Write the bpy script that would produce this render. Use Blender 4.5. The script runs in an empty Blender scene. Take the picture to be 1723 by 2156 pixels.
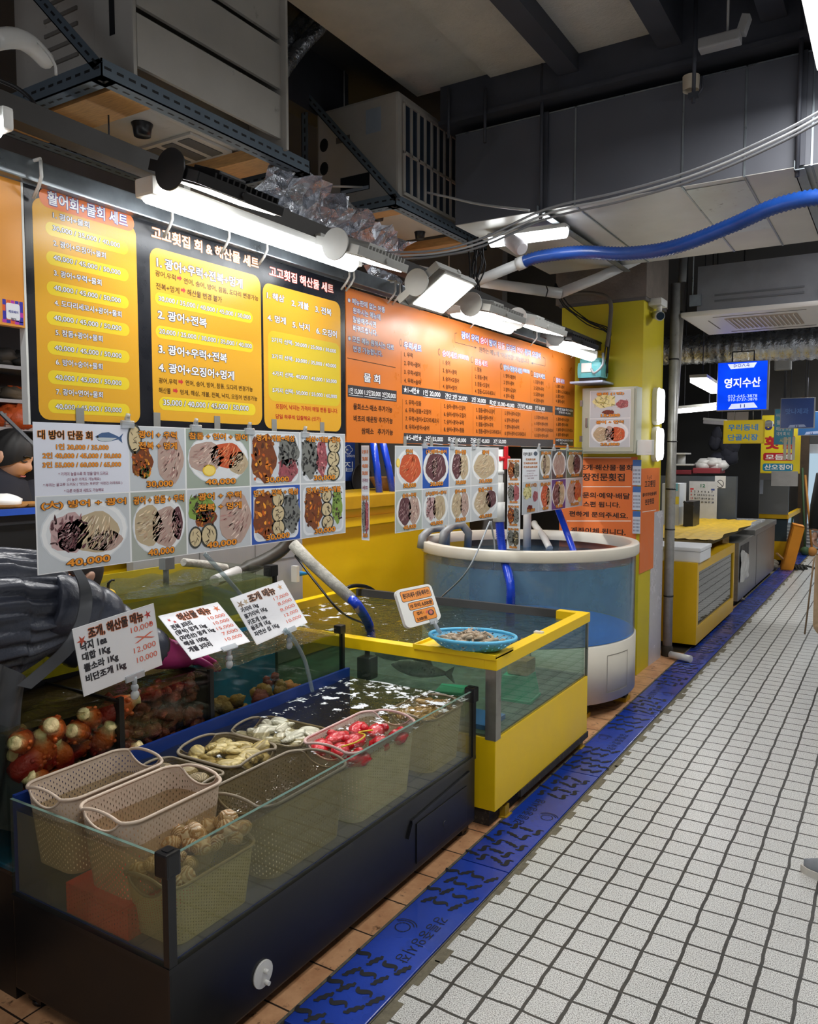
import bpy, bmesh, math, random
import numpy as np
from math import pi, sin, cos, radians, sqrt, atan2, exp
from mathutils import Vector, Matrix
random.seed(7)
SC = bpy.context.scene
COL = SC.collection
# ---------------------------------------------------------------- camera
FPX, CX, CY, CAMZ = 1680.0, 861.5, 1078.0, 1.5
YAW, PITCH = 0.5519, 0.0703
_f = Vector((-sin(YAW)*cos(PITCH), cos(YAW)*cos(PITCH), -sin(PITCH)))
_r = Vector((cos(YAW), sin(YAW), 0))
_d = -(_r.cross(_f))
CAM = Vector((0, 0, CAMZ))
cd = bpy.data.cameras.new('camera'); cam = bpy.data.objects.new('camera', cd); COL.objects.link(cam)
cam.matrix_world = Matrix(((_r.x, -_d.x, -_f.x, 0), (_r.y, -_d.y, -_f.y, 0), (_r.z, -_d.z, -_f.z, CAMZ), (0, 0, 0, 1)))
cd.sensor_fit = 'HORIZONTAL'; cd.sensor_width = 36; cd.lens = 36*FPX/1723; cd.clip_start = .02; cd.clip_end = 100
SC.camera = cam
def ray(x, y): return _r*((x-CX)/FPX)+_d*((y-CY)/FPX)+_f
def onX(x, y, X): d = ray(x, y); return CAM+d*(X/d.x)
def onY(x, y, Y): d = ray(x, y); return CAM+d*(Y/d.y)
def onZ(x, y, Z): d = ray(x, y); return CAM+d*((Z-CAMZ)/d.z)
# ---------------------------------------------------------------- render settings, world
vs = SC.view_settings
SC.display_settings.display_device = 'sRGB'
vs.view_transform = 'Standard'; vs.look = 'None'; vs.gamma = 1; vs.use_curve_mapping = False; vs.exposure = 0.0
cy = SC.cycles
cy.max_bounces = 7; cy.diffuse_bounces = 3; cy.glossy_bounces = 3; cy.transmission_bounces = 4
cy.transparent_max_bounces = 20; cy.caustics_reflective = False; cy.caustics_refractive = False
cy.use_denoising = True; cy.use_adaptive_sampling = True; cy.adaptive_threshold = 0.02
cy.sample_clamp_indirect = 4
w = bpy.data.worlds.new('world'); SC.world = w; w.use_nodes = True
bg = w.node_tree.nodes['Background']; bg.inputs[0].default_value = (.68, .70, .76, 1); bg.inputs[1].default_value = 0.50
# ---------------------------------------------------------------- materials
def lin(c):
    c = c/255.0
    return c/12.92 if c <= .04045 else ((c+.055)/1.055)**2.4
def L3(c): return (lin(c[0]), lin(c[1]), lin(c[2]))
def L4(c): return L3(c)+(1,)
MATS = {}
def newmat(name):
    m = bpy.data.materials.new(name); m.use_nodes = True
    nt = m.node_tree; nt.nodes.clear()
    out = nt.nodes.new('ShaderNodeOutputMaterial')
    return m, nt, out
def N(nt, t, **kw):
    n = nt.nodes.new('ShaderNode'+t)
    for k, v in kw.items():
        if k.startswith('_'): n.inputs[k[1:].replace('__', ' ')].default_value = v
        else: setattr(n, k, v)
    return n
def ramp(nt, fac, stops):
    r = nt.nodes.new('ShaderNodeValToRGB'); e = r.color_ramp.elements
    while len(e) < len(stops): e.new(.5)
    for i, (p, c) in enumerate(stops): e[i].position = p; e[i].color = c if len(c) == 4 else tuple(c)+(1,)
    nt.links.new(fac, r.inputs[0]); return r.outputs[0]
def noise(nt, scale, detail=3, rough=.5, vec=None, stretch=None):
    n = N(nt, 'TexNoise', _Scale=scale, _Detail=detail, _Roughness=rough)
    if vec is None: vec = N(nt, 'TexCoord').outputs['Object']
    if stretch:
        mp = N(nt, 'Mapping'); mp.inputs['Scale'].default_value = stretch; nt.links.new(vec, mp.inputs[0]); vec = mp.outputs[0]
    nt.links.new(vec, n.inputs['Vector']); return n.outputs['Fac']
def mixc(nt, fac, a, b):
    m = nt.nodes.new('ShaderNodeMix'); m.data_type = 'RGBA'
    for s, v in ((0, fac), (6, a), (7, b)):
        if hasattr(v, 'is_linked'): nt.links.new(v, m.inputs[s])
        else: m.inputs[s].default_value = v if s == 0 or len(v) == 4 else tuple(v)+(1,)
    return m.outputs[2]
def mathn(nt, op, a, b=0.0):
    m = nt.nodes.new('ShaderNodeMath'); m.operation = op
    for s, v in ((0, a), (1, b)):
        if hasattr(v, 'is_linked'): nt.links.new(v, m.inputs[s])
        else: m.inputs[s].default_value = v
    return m.outputs[0]
def bumpn(nt, h, strength, dist=.01):
    b = N(nt, 'Bump'); b.inputs['Strength'].default_value = strength; b.inputs['Distance'].default_value = dist
    nt.links.new(h, b.inputs['Height']); return b.outputs[0]
def mat(name, c, rough=.5, metal=0., var=.1, scale=9., bump=0., bscale=60., spec=.5, dirt=None, dlo=.55, stretch=None, coat=0, trans=0):
    """painted / plastic / metal surface with procedural unevenness; dirt = stain colour"""
    if name in MATS: return MATS[name]
    m, nt, out = newmat(name)
    b = N(nt, 'BsdfPrincipled'); nt.links.new(b.outputs[0], out.inputs[0])
    b.inputs['Metallic'].default_value = metal; b.inputs['Specular IOR Level'].default_value = spec
    b.inputs['Coat Weight'].default_value = coat
    c = L3(c)
    nz = noise(nt, scale, 4, .6, stretch=stretch)
    col = ramp(nt, nz, [(.3, tuple(x*(1-var) for x in c)), (.7, tuple(min(1, x*(1+var*.6)) for x in c))])
    if dirt:
        n2 = noise(nt, scale*2.3, 5, .7, stretch=stretch)
        f = ramp(nt, n2, [(dlo, (0, 0, 0)), (dlo+.12, (1, 1, 1))])
        col = mixc(nt, f, col, L3(dirt))
    nt.links.new(col, b.inputs['Base Color'])
    rr = ramp(nt, nz, [(.3, (max(0, rough-.06),)*3), (.7, (min(1, rough+.06),)*3)])
    nt.links.new(rr, b.inputs['Roughness'])
    if bump:
        nt.links.new(bumpn(nt, noise(nt, bscale, 3, .6, stretch=stretch), bump), b.inputs['Normal'])
    MATS[name] = m; return m
def emit(name, c, s):
    if name in MATS: return MATS[name]
    m, nt, out = newmat(name); e = N(nt, 'Emission'); e.inputs[0].default_value = L4(c); e.inputs[1].default_value = s
    nt.links.new(e.outputs[0], out.inputs[0]); MATS[name] = m; return m
def schlick(nt, f0, nrm=None):
    lw = N(nt, 'LayerWeight'); lw.inputs['Blend'].default_value = .5
    if nrm is not None: nt.links.new(nrm, lw.inputs['Normal'])
    return mathn(nt, 'ADD', f0, mathn(nt, 'MULTIPLY', mathn(nt, 'POWER', lw.outputs['Facing'], 5), 1-f0))
def glass(name, tint=(235, 245, 240), murk=None, mf=.0, rough=.02, ior=1.45, patch=0, strength=1.0):
    """clear panel: tinted see-through plus Fresnel gloss; murk = film of grime / cloudy water on it"""
    if name in MATS: return MATS[name]
    m, nt, out = newmat(name)
    t = N(nt, 'BsdfTransparent'); t.inputs[0].default_value = L4(tint)
    g = N(nt, 'BsdfGlossy'); g.inputs['Roughness'].default_value = rough; g.inputs[0].default_value = (strength,)*3+(1,)
    fr = schlick(nt, ((ior-1)/(ior+1))**2)
    base = t.outputs[0]
    if murk:
        d = N(nt, 'BsdfDiffuse'); d.inputs[0].default_value = L4(murk)
        mx = N(nt, 'MixShader')
        if patch:
            nz = noise(nt, patch, 4, .65)
            nt.links.new(ramp(nt, nz, [(.3, (mf*.7,)*3), (.7, (min(1, mf*1.3),)*3)]), mx.inputs[0])
        else: mx.inputs[0].default_value = mf
        nt.links.new(base, mx.inputs[1]); nt.links.new(d.outputs[0], mx.inputs[2]); base = mx.outputs[0]
    mx = N(nt, 'MixShader'); nt.links.new(fr, mx.inputs[0])
    nt.links.new(base, mx.inputs[1]); nt.links.new(g.outputs[0], mx.inputs[2]); nt.links.new(mx.outputs[0], out.inputs[0])
    MATS[name] = m; return m
def water(name, tint, murk, mf, foam=0.62, fscale=9., wav=.35, wscale=14., froth=(235, 240, 245), fdir=None):
    """rippled water surface: tinted, glossy, with drifting foam"""
    if name in MATS: return MATS[name]
    m, nt, out = newmat(name)
    t = N(nt, 'BsdfTransparent'); t.inputs[0].default_value = L4(tint)
    d = N(nt, 'BsdfDiffuse'); d.inputs[0].default_value = L4(murk)
    mx = N(nt, 'MixShader'); mx.inputs[0].default_value = mf
    nt.links.new(t.outputs[0], mx.inputs[1]); nt.links.new(d.outputs[0], mx.inputs[2])
    h = mathn(nt, 'ADD', noise(nt, wscale, 4, .6), mathn(nt, 'MULTIPLY', noise(nt, wscale*3.2, 3, .6), .35))
    nrm = bumpn(nt, h, wav, .06)
    g = N(nt, 'BsdfGlossy'); g.inputs['Roughness'].default_value = .03; nt.links.new(nrm, g.inputs['Normal'])
    fr = schlick(nt, .021, nrm)
    m2 = N(nt, 'MixShader'); nt.links.new(fr, m2.inputs[0]); nt.links.new(mx.outputs[0], m2.inputs[1]); nt.links.new(g.outputs[0], m2.inputs[2])
    fm = N(nt, 'BsdfDiffuse'); fm.inputs[0].default_value = L4(froth)
    nz = mathn(nt, 'ADD', noise(nt, fscale, 5, .65), mathn(nt, 'MULTIPLY', noise(nt, fscale*7, 3, .7), .18))
    if fdir:   # foam gathers towards one end of the tank
        gx = N(nt, 'SeparateXYZ'); nt.links.new(N(nt, 'TexCoord').outputs['Object'], gx.inputs[0])
        k = mathn(nt, 'MULTIPLY', mathn(nt, 'SUBTRACT', gx.outputs[fdir[0]], fdir[1]), fdir[2]); nz = mathn(nt, 'ADD', nz, k)
    ff = ramp(nt, nz, [(foam, (0, 0, 0)), (foam+.05, (1, 1, 1))])
    m3 = N(nt, 'MixShader'); nt.links.new(ff, m3.inputs[0]); nt.links.new(m2.outputs[0], m3.inputs[1]); nt.links.new(fm.outputs[0], m3.inputs[2])
    nt.links.new(m3.outputs[0], out.inputs[0]); MATS[name] = m; return m
# ---------------------------------------------------------------- mesh builder
class MB:
    def __init__(s): s.v = []; s.f = []; s.mi = []; s.sm = []; s.uv = {}; s.cur = 0; s.smooth = False
    def m(s, i): s.cur = i; return s
    def face(s, idx, smooth=None):
        s.f.append(tuple(idx)); s.mi.append(s.cur); s.sm.append(s.smooth if smooth is None else smooth)
    def add(s, vs_, fs, smooth=None):
        o = len(s.v); s.v += [tuple(p) for p in vs_]
        for f in fs: s.face([o+i for i in f], smooth)
        return o
    def box(s, x0, x1, y0, y1, z0, z1, M=None, bev=0.):
        if x0 > x1: x0, x1 = x1, x0
        if y0 > y1: y0, y1 = y1, y0
        if z0 > z1: z0, z1 = z1, z0
        if bev > 0:
            b = min(bev, (x1-x0)*.45, (y1-y0)*.45, (z1-z0)*.45)
            bm = bmesh.new(); bmesh.ops.create_cube(bm, size=1)
            for v in bm.verts: v.co = Vector((x0+(v.co.x+.5)*(x1-x0), y0+(v.co.y+.5)*(y1-y0), z0+(v.co.z+.5)*(z1-z0)))
            bmesh.ops.bevel(bm, geom=bm.edges[:], offset=b, segments=2, affect='EDGES', profile=.7)
            bm.verts.index_update()
            s.add([(M @ v.co if M else v.co) for v in bm.verts], [[v.index for v in f.verts] for f in bm.faces]); bm.free(); return s
        p = [Vector((x, y, z)) for z in (z0, z1) for y in (y0, y1) for x in (x0, x1)]
        if M: p = [M @ q for q in p]
        s.add(p, [(0, 2, 3, 1), (4, 5, 7, 6), (0, 1, 5, 4), (2, 6, 7, 3), (0, 4, 6, 2), (1, 3, 7, 5)], False); return s
    def bar(s, a, b, w, h, up=(0, 0, 1), bev=0.):
        """box beam from a to b, w across, h along 'up'"""
        a, b = Vector(a), Vector(b); d = b-a; L = d.length; d.normalize(); up = Vector(up)
        x = d.cross(up)
        if x.length < 1e-4: x = d.cross(Vector((1, 0, 0)))
        x.normalize(); z = x.cross(d)
        M = Matrix(((x.x, d.x, z.x, a.x), (x.y, d.y, z.y, a.y), (x.z, d.z, z.z, a.z), (0, 0, 0, 1)))
        return s.box(-w/2, w/2, 0, L, -h/2, h/2, M, bev)
    def tube(s, pts, r, n=10, caps=True, smooth=True, ribs=0):
        pts = [Vector(p) for p in pts]; rs = r if isinstance(r, (list, tuple)) else [r]*len(pts)
        t0 = (pts[1]-pts[0]).normalized(); u = t0.orthogonal().normalized(); o0 = len(s.v)
        for i, p in enumerate(pts):
            if i == 0: t = t0
            elif i == len(pts)-1: t = (pts[-1]-pts[-2]).normalized()
            else: t = ((pts[i+1]-p).normalized()+(p-pts[i-1]).normalized()).normalized()
            u = (u-t*u.dot(t))
            u = u.normalized() if u.length > 1e-6 else t.orthogonal().normalized()
            v = t.cross(u)
            for k in range(n):
                a = 2*pi*k/n; s.v.append(tuple(p+(u*cos(a)+v*sin(a))*rs[i]))
        for i in range(len(pts)-1):
            for k in range(n):
                k2 = (k+1) % n; s.face((o0+i*n+k, o0+i*n+k2, o0+(i+1)*n+k2, o0+(i+1)*n+k), smooth)
        if caps:
            s.face([o0+k for k in range(n)][::-1], False); e = o0+(len(pts)-1)*n; s.face([e+k for k in range(n)], False)
        return s
    def cyl(s, a, b, r, n=16, r2=None, smooth=True): return s.tube([a, b], [r, r if r2 is None else r2], n, True, smooth)
    def lathe(s, prof, c=(0, 0, 0), n=32, a0=0, a1=2*pi, M=None, smooth=True, sx=1, sy=1):
        o = len(s.v); full = abs(a1-a0-2*pi) < 1e-6; m = n if full else n+1
        for (r, z) in prof:
            for k in range(m):
                a = a0+(a1-a0)*k/n; p = Vector((r*cos(a)*sx, r*sin(a)*sy, z))
                if M: p = M @ p
                s.v.append((p.x+c[0], p.y+c[1], p.z+c[2]))
        for i in range(len(prof)-1):
            for k in range(n):
                k2 = (k+1) % m; s.face((o+i*m+k, o+i*m+k2, o+(i+1)*m+k2, o+(i+1)*m+k), smooth)
        return s
    def ell(s, c, r, n=10, m=7, M=None, jit=0, rnd=random):
        """lumpy ellipsoid"""
        c = Vector(c); vs_ = []; fs = []
        for i in range(m+1):
            th = pi*i/m
            for k in range(n):
                a = 2*pi*k/n; j = 1+jit*(rnd.random()-.5) if 0 < i < m else 1
                p = Vector((r[0]*sin(th)*cos(a)*j, r[1]*sin(th)*sin(a)*j, r[2]*cos(th)*j))
                vs_.append(c+(M @ p if M else p))
        for i in range(m):
            for k in range(n):
                k2 = (k+1) % n; fs.append((i*n+k, (i+1)*n+k, (i+1)*n+k2, i*n+k2))
        s.add(vs_, fs, True); return s
    def prism(s, poly, fn0, fn1):
        """poly: 2-D outline, fn0/fn1 map (u,v) to both caps"""
        n = len(poly); o = len(s.v)
        s.v += [tuple(fn0(*p)) for p in poly]+[tuple(fn1(*p)) for p in poly]
        s.face([o+i for i in range(n)][::-1], False); s.face([o+n+i for i in range(n)], False)
        for i in range(n):
            j = (i+1) % n; s.face((o+i, o+j, o+n+j, o+n+i), False)
        return s
    def grid(s, fn, nu, nv, smooth=True, uv=False, closeu=False):
        o = len(s.v); mu = nu if closeu else nu+1
        for j in range(nv+1):
            for i in range(mu):
                s.v.append(tuple(fn(i/nu, j/nv)))
        for j in range(nv):
            for i in range(nu):
                i2 = (i+1) % mu
                s.face((o+j*mu+i, o+j*mu+i2, o+(j+1)*mu+i2, o+(j+1)*mu+i), smooth)
                if uv: s.uv[len(s.f)-1] = [(i/nu, j/nv), ((i+1)/nu, j/nv), ((i+1)/nu, (j+1)/nv), (i/nu, (j+1)/nv)]
        return s
    def mesh(s, name, mats, off=None):
        me = bpy.data.meshes.new(name)
        vv = s.v if off is None else [(p[0]-off[0], p[1]-off[1], p[2]-off[2]) for p in s.v]
        me.from_pydata(vv, [], s.f)
        mats = mats if isinstance(mats, (list, tuple)) else [mats]
        for x in mats: me.materials.append(x)
        me.polygons.foreach_set('material_index', [min(i, len(mats)-1) for i in s.mi])
        me.polygons.foreach_set('use_smooth', s.sm)
        if s.uv:
            ul = me.uv_layers.new(name='UVMap')
            for fi, uvs in s.uv.items():
                for k, li in enumerate(me.polygons[fi].loop_indices): ul.data[li].uv = uvs[k]
        me.validate(); me.update(); return me
# ---------------------------------------------------------------- scene objects
def root(name, label, cat, loc, group=None, rz=0):
    o = bpy.data.objects.new(name, None); COL.objects.link(o); o.empty_display_size = .05
    o.location = loc; o.rotation_euler = (0, 0, rz); o['label'] = label; o['category'] = cat
    if group: o['group'] = group
    return o
def part(name, mb, mats, parent, label=None, local=False, stuff=False):
    """a mesh of its own under its thing; mb is in world coordinates unless local"""
    base = parent
    off = Vector((0, 0, 0))
    if not local:
        p = parent
        while p is not None: off += p.location; p = p.parent
    o = bpy.data.objects.new(name, mb.mesh(name, mats, None if local else off)); COL.objects.link(o); o.parent = parent
    if label: o['label'] = label
    if stuff: o['kind'] = 'stuff'
    return o
def solo(name, mb, mats, label, cat, loc=None, group=None, kind=None):
    o = bpy.data.objects.new(name, mb.mesh(name, mats, loc)); COL.objects.link(o)
    if loc is not None: o.location = loc
    o['label'] = label; o['category'] = cat
    if group: o['group'] = group
    if kind: o['kind'] = kind
    return o
def struct(name, mb, mats):
    o = bpy.data.objects.new(name, mb.mesh(name, mats)); COL.objects.link(o); o['kind'] = 'structure'; return o
def dup(o, loc, rz=None, label=None, scale=None, group=None):
    c = o.copy(); COL.objects.link(c); c.location = loc
    if rz is not None: c.rotation_euler = (0, 0, rz) if not isinstance(rz, tuple) else rz
    if label: c['label'] = label
    if group: c['group'] = group
    if scale: c.scale = (scale,)*3 if not isinstance(scale, tuple) else scale
    for ch in [q for q in bpy.data.objects if q.parent == o]:
        d = ch.copy(); COL.objects.link(d); d.parent = c
        for g in [q for q in bpy.data.objects if q.parent == ch]:
            e = g.copy(); COL.objects.link(e); e.parent = d
    return c
def rot(ax, a): return Matrix.Rotation(a, 4, ax)
def curve_pts(ctrl, n=24):
    """Catmull-Rom through the control points"""
    P = [Vector(p) for p in ctrl]; P = [P[0]*2-P[1]]+P+[P[-1]*2-P[-2]]; out = []
    seg = len(P)-3
    for i in range(seg):
        a, b, c, d = P[i:i+4]; k = max(2, n//seg)
        for j in range(k):
            t = j/k; out.append(.5*((2*b)+(c-a)*t+(2*a-5*b+4*c-d)*t*t+(3*b-a-3*c+d)*t**3))
    out.append(P[-2]); return out
# ---------------------------------------------------------------- printed sheets (flat colour prints)
def printmat(name, rough=.35, spec=.5, coat=0.):
    if name in MATS: return MATS[name]
    m, nt, out = newmat(name); b = N(nt, 'BsdfPrincipled'); nt.links.new(b.outputs[0], out.inputs[0])
    a = N(nt, 'VertexColor'); a.layer_name = 'Ink'
    nz = noise(nt, 300, 2); c = mixc(nt, mathn(nt, 'MULTIPLY', nz, .08), a.outputs[0], (.5, .5, .5))
    nt.links.new(c, b.inputs['Base Color']); b.inputs['Roughness'].default_value = rough; b.inputs['Specular IOR Level'].default_value = spec
    b.inputs['Coat Weight'].default_value = coat; b.inputs['Coat Roughness'].default_value = .12
    MATS[name] = m; return m
def inkglow(name, s):
    if name in MATS: return MATS[name]
    m, nt, out = newmat(name); a = N(nt, 'VertexColor'); a.layer_name = 'Ink'
    nz = noise(nt, 6, 2); e = N(nt, 'Emission'); nt.links.new(a.outputs[0], e.inputs[0])
    nt.links.new(mathn(nt, 'MULTIPLY', mathn(nt, 'ADD', nz, .5), s), e.inputs[1]); nt.links.new(e.outputs[0], out.inputs[0]); MATS[name] = m; return m
_tc = {}
def textmesh(s):
    if s in _tc: return _tc[s]
    cu = bpy.data.curves.new('t', 'FONT'); cu.body = s; cu.size = 1; cu.resolution_u = 4
    ob = bpy.data.objects.new('t', cu); me = bpy.data.meshes.new_from_object(ob); me.calc_loop_triangles()
    vs_ = np.array([(v.co.x, v.co.y) for v in me.vertices]).reshape(-1, 2); fs = [tuple(t.vertices) for t in me.loop_triangles]
    bpy.data.objects.remove(ob); bpy.data.curves.remove(cu); bpy.data.meshes.remove(me)
    _tc[s] = (vs_, fs); return _tc[s]
class Print:
    """flat artwork: polygons and letters with ink colours, stacked in hair-thin layers off a surface"""
    def __init__(s, fn, nrm, step=.00025):
        s.fn = fn; s.n = np.array(Vector(nrm).normalized()); s.vs = []; s.f = []; s.cs = []; s.nv = 0; s.lay = 1; s.step = step
        s.O = np.array(fn(0, 0), float); s.U = np.array(fn(1, 0), float)-s.O; s.V = np.array(fn(0, 1), float)-s.O
    def _put(s, pts, fs, col, lay):
        p = np.asarray(pts, float); w = s.O+p[:, :1]*s.U+p[:, 1:2]*s.V+s.n*((s.lay if lay is None else lay)*s.step)
        o = s.nv; s.vs.append(w); s.cs.append(np.tile(np.array(L4(col)), (len(p), 1))); s.nv += len(p)
        s.f += [tuple(o+i for i in t) for t in fs]
    def poly(s, pts, col, lay=None): s._put(pts, [tuple(range(len(pts)))], col, lay)
    def tri(s, pts, fs, col, lay=None): s._put(pts, fs, col, lay)
    def rect(s, x0, y0, x1, y1, col, lay=None, r=0.):
        if r: s.poly(rrect(x0, y0, x1, y1, r), col, lay)
        else: s.poly([(x0, y0), (x1, y0), (x1, y1), (x0, y1)], col, lay)
    def ell(s, cx, cy_, rx, ry, col, lay=None, a=0., n=20, wob=0.):
        s.poly([(cx+(rx*cos(t)*cos(a)-ry*sin(t)*sin(a))*(1+wob*sin(5*t+cx)), cy_+(rx*cos(t)*sin(a)+ry*sin(t)*cos(a))*(1+wob*sin(5*t+cx))) for t in [2*pi*k/n for k in range(n)]], col, lay)
    def line(s, pts, wd, col, lay=None):
        for (x0, y0), (x1, y1) in zip(pts[:-1], pts[1:]):
            L = math.hypot(x1-x0, y1-y0) or 1e-9; nx, ny = -(y1-y0)/L*wd/2, (x1-x0)/L*wd/2
            s.poly([(x0+nx, y0+ny), (x1+nx, y1+ny), (x1-nx, y1-ny), (x0-nx, y0-ny)], col, lay)
    def text(s, t, x0, y0, x1, y1, col, edge=None, bold=0., lay=None, ew=.045, vert=None):
        """letters fitted into the box (x0,y0 lower left; x1,y1 upper right) of the sheet's own axes"""
        lay = s.lay if lay is None else lay
        vs_, fs = textmesh(t)
        if not len(vs_): return
        g = max(0, bold); a0, b0 = vs_.min(0)-g; a1, b1 = vs_.max(0)+g
        k = np.array([(x1-x0)/(a1-a0), (y1-y0)/(b1-b0)]); base = np.array([x0, y0])
        def put(dx, dy, c, l): s._put(base+(vs_+np.array([dx, dy])-np.array([a0, b0]))*k, fs, c, l)
        if edge is not None:
            for i in range(7): a = 2*pi*i/7; r_ = g*.8+ew; put(r_*cos(a), r_*sin(a), edge, lay+.09*i)
        if g > .006:
            for i in range(4): a = pi/4+pi/2*i; put(g*cos(a), g*sin(a), col, lay+1+.09*i)
        else: put(0, 0, col, lay+1)
    def build(s, name, parent, m, label=None):
        off = Vector((0, 0, 0)); p = parent
        while p is not None: off += p.location; p = p.parent
        w = np.concatenate(s.vs)-np.array(off)
        me = bpy.data.meshes.new(name); me.from_pydata(w.tolist(), [], s.f)
        ca = me.color_attributes.new('Ink', 'FLOAT_COLOR', 'POINT'); ca.data.foreach_set('color', np.concatenate(s.cs).astype('f').ravel())
        me.materials.append(m); me.update()
        o = bpy.data.objects.new(name, me); COL.objects.link(o); o.parent = parent
        if label: o['label'] = label
        return o
def rrect(x0, y0, x1, y1, r, n=5):
    if x0 > x1: x0, x1 = x1, x0
    if y0 > y1: y0, y1 = y1, y0
    r = min(r, (x1-x0)/2, (y1-y0)/2); P = []
    for cx_, cy_, a in ((x1-r, y1-r, 0), (x0+r, y1-r, pi/2), (x0+r, y0+r, pi), (x1-r, y0+r, 1.5*pi)):
        for k in range(n+1): t = a+pi/2*k/n; P.append((cx_+r*cos(t), cy_+r*sin(t)))
    return P
# ================================================================ lights of the hall
def arealight(name, loc, sx, sy, power, rotm=None, col=(1, .98, .95), spread=None):
    l = bpy.data.lights.new(name, 'AREA'); l.shape = 'RECTANGLE'; l.size = sx; l.size_y = sy; l.energy = power; l.color = col
    if spread: l.spread = spread
    o = bpy.data.objects.new(name, l); COL.objects.link(o); o.location = loc
    if rotm: o.rotation_euler = rotm
    return o
# aisle lamps (the nearest one shows at the top right of the view, the rest hang further along and behind)
HALL = [(-.205, 2.95), (0.3, 0.2), (.2, 5.9), (0.2, 9.2), (0.2, 12.5)]
# ================================================================ structure
def tilemat():
    m, nt, out = newmat('speckled_tile'); b = N(nt, 'BsdfPrincipled'); nt.links.new(b.outputs[0], out.inputs[0])
    tc = N(nt, 'TexCoord').outputs['Object']; sp = N(nt, 'SeparateXYZ'); nt.links.new(tc, sp.inputs[0])
    wob = mathn(nt, 'MULTIPLY', mathn(nt, 'SUBTRACT', noise(nt, 9, 2), .5), .012)
    fx = mathn(nt, 'FRACT', mathn(nt, 'DIVIDE', mathn(nt, 'ADD', mathn(nt, 'ADD', sp.outputs[0], .8245+10*.1053), wob), .1053))
    fy = mathn(nt, 'FRACT', mathn(nt, 'DIVIDE', mathn(nt, 'ADD', mathn(nt, 'ADD', sp.outputs[1], -3.0054+60*.109), wob), .109))
    def edge(f, wd): return mathn(nt, 'LESS_THAN', mathn(nt, 'MINIMUM', f, mathn(nt, 'SUBTRACT', 1, f)), wd)
    g = mathn(nt, 'MAXIMUM', edge(fx, .05), edge(fy, .04))
    cid = N(nt, 'CombineXYZ')
    nt.links.new(mathn(nt, 'FLOOR', mathn(nt, 'DIVIDE', mathn(nt, 'ADD', sp.outputs[0], .8245+10*.1053), .1053)), cid.inputs[0])
    nt.links.new(mathn(nt, 'FLOOR', mathn(nt, 'DIVIDE', mathn(nt, 'ADD', sp.outputs[1], -3.0054+60*.109), .109)), cid.inputs[1])
    wn = N(nt, 'TexWhiteNoise'); nt.links.new(cid.outputs[0], wn.inputs['Vector'])
    spk = noise(nt, 300, 2, .6); big = noise(nt, 2.2, 4, .6)
    c = ramp(nt, spk, [(.37, L3((84, 84, 84))), (.485, L3((204, 206, 204))), (.62, L3((240, 241, 240)))])
    c = mixc(nt, mathn(nt, 'MULTIPLY', wn.outputs['Value'], .14), c, L3((178, 178, 174)))
    c = mixc(nt, mathn(nt, 'MULTIPLY', big, .10), c, L3((200, 196, 184)))
    gr = ramp(nt, noise(nt, 40, 4, .7), [(.3, L3((26, 26, 24))), (.7, L3((62, 59, 50)))])
    nt.links.new(mixc(nt, g, c, gr), b.inputs['Base Color'])
    nt.links.new(ramp(nt, mathn(nt, 'ADD', mathn(nt, 'MULTIPLY', big, .5), mathn(nt, 'MULTIPLY', g, .35)), [(.15, (.30,)*3), (.6, (.46,)*3)]), b.inputs['Roughness'])
    h = mathn(nt, 'SUBTRACT', mathn(nt, 'MULTIPLY', spk, .12), g)
    nt.links.new(bumpn(nt, h, .35, .004), b.inputs['Normal']); return m
def terramat():
    m, nt, out = newmat('terracotta_tile'); b = N(nt, 'BsdfPrincipled'); nt.links.new(b.outputs[0], out.inputs[0])
    tc = N(nt, 'TexCoord').outputs['Object']; sp = N(nt, 'SeparateXYZ'); nt.links.new(tc, sp.inputs[0])
    def edge(o, p, ph, wd):
        f = mathn(nt, 'FRACT', mathn(nt, 'DIVIDE', mathn(nt, 'ADD', sp.outputs[o], ph), p)); return mathn(nt, 'LESS_THAN', f, wd)
    g = mathn(nt, 'MAXIMUM', edge(1, .2, 10.02, .03), edge(0, .2, 11.345, .03))
    c = ramp(nt, noise(nt, 12, 5, .6), [(.3, L3((186, 132, 92))), (.7, L3((222, 172, 128)))])
    c = mixc(nt, ramp(nt, noise(nt, 26, 5, .7), [(.58, (0,)*3), (.68, (1,)*3)]), c, L3((96, 66, 44)))
    nt.links.new(mixc(nt, g, c, L3((52, 40, 32))), b.inputs['Base Color']); b.inputs['Roughness'].default_value = .42
    nt.links.new(bumpn(nt, g, -.4, .004), b.inputs['Normal']); return m
M_tile = tilemat(); M_terra = terramat()
M_mortar = mat('mortar', (118, 112, 94), .9, var=.35, scale=30, bump=.6, bscale=70)
M_darkfloor = mat('wet_floor', (58, 54, 48), .35, var=.4, scale=6)
M_blackedge = mat('black_rubber', (26, 25, 24), .6)
mb = MB()
mb.m(0).box(-1.128, 3.6, -2.5, 17, -.05, 0)
mb.m(1).box(-1.142, -1.128, -2.5, 17, -.05, -.001)
for k in range(70):   # ragged mortar between the drain covers and the first tiles
    y = .8+k*.109*1.6+random.uniform(-.05, .05); mb.m(1).box(-1.128, -1.128+random.uniform(.008, .03), y, y+random.uniform(.05, .13), -.01, .0012)
mb.m(2).box(-2.75, -1.355, -2.5, 6.2, -.05, 0); mb.m(2).box(-2.75, -1.355, 8.25, 8.5, -.05, 0)
mb.m(3).box(-5, -2.75, -2.5, 17, -.05, 0); mb.m(3).box(-2.75, -1.355, 6.2, 8.25, -.05, -.004); mb.m(1).box(-2.75, -1.355, 8.5, 17, -.05, 0)
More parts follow.
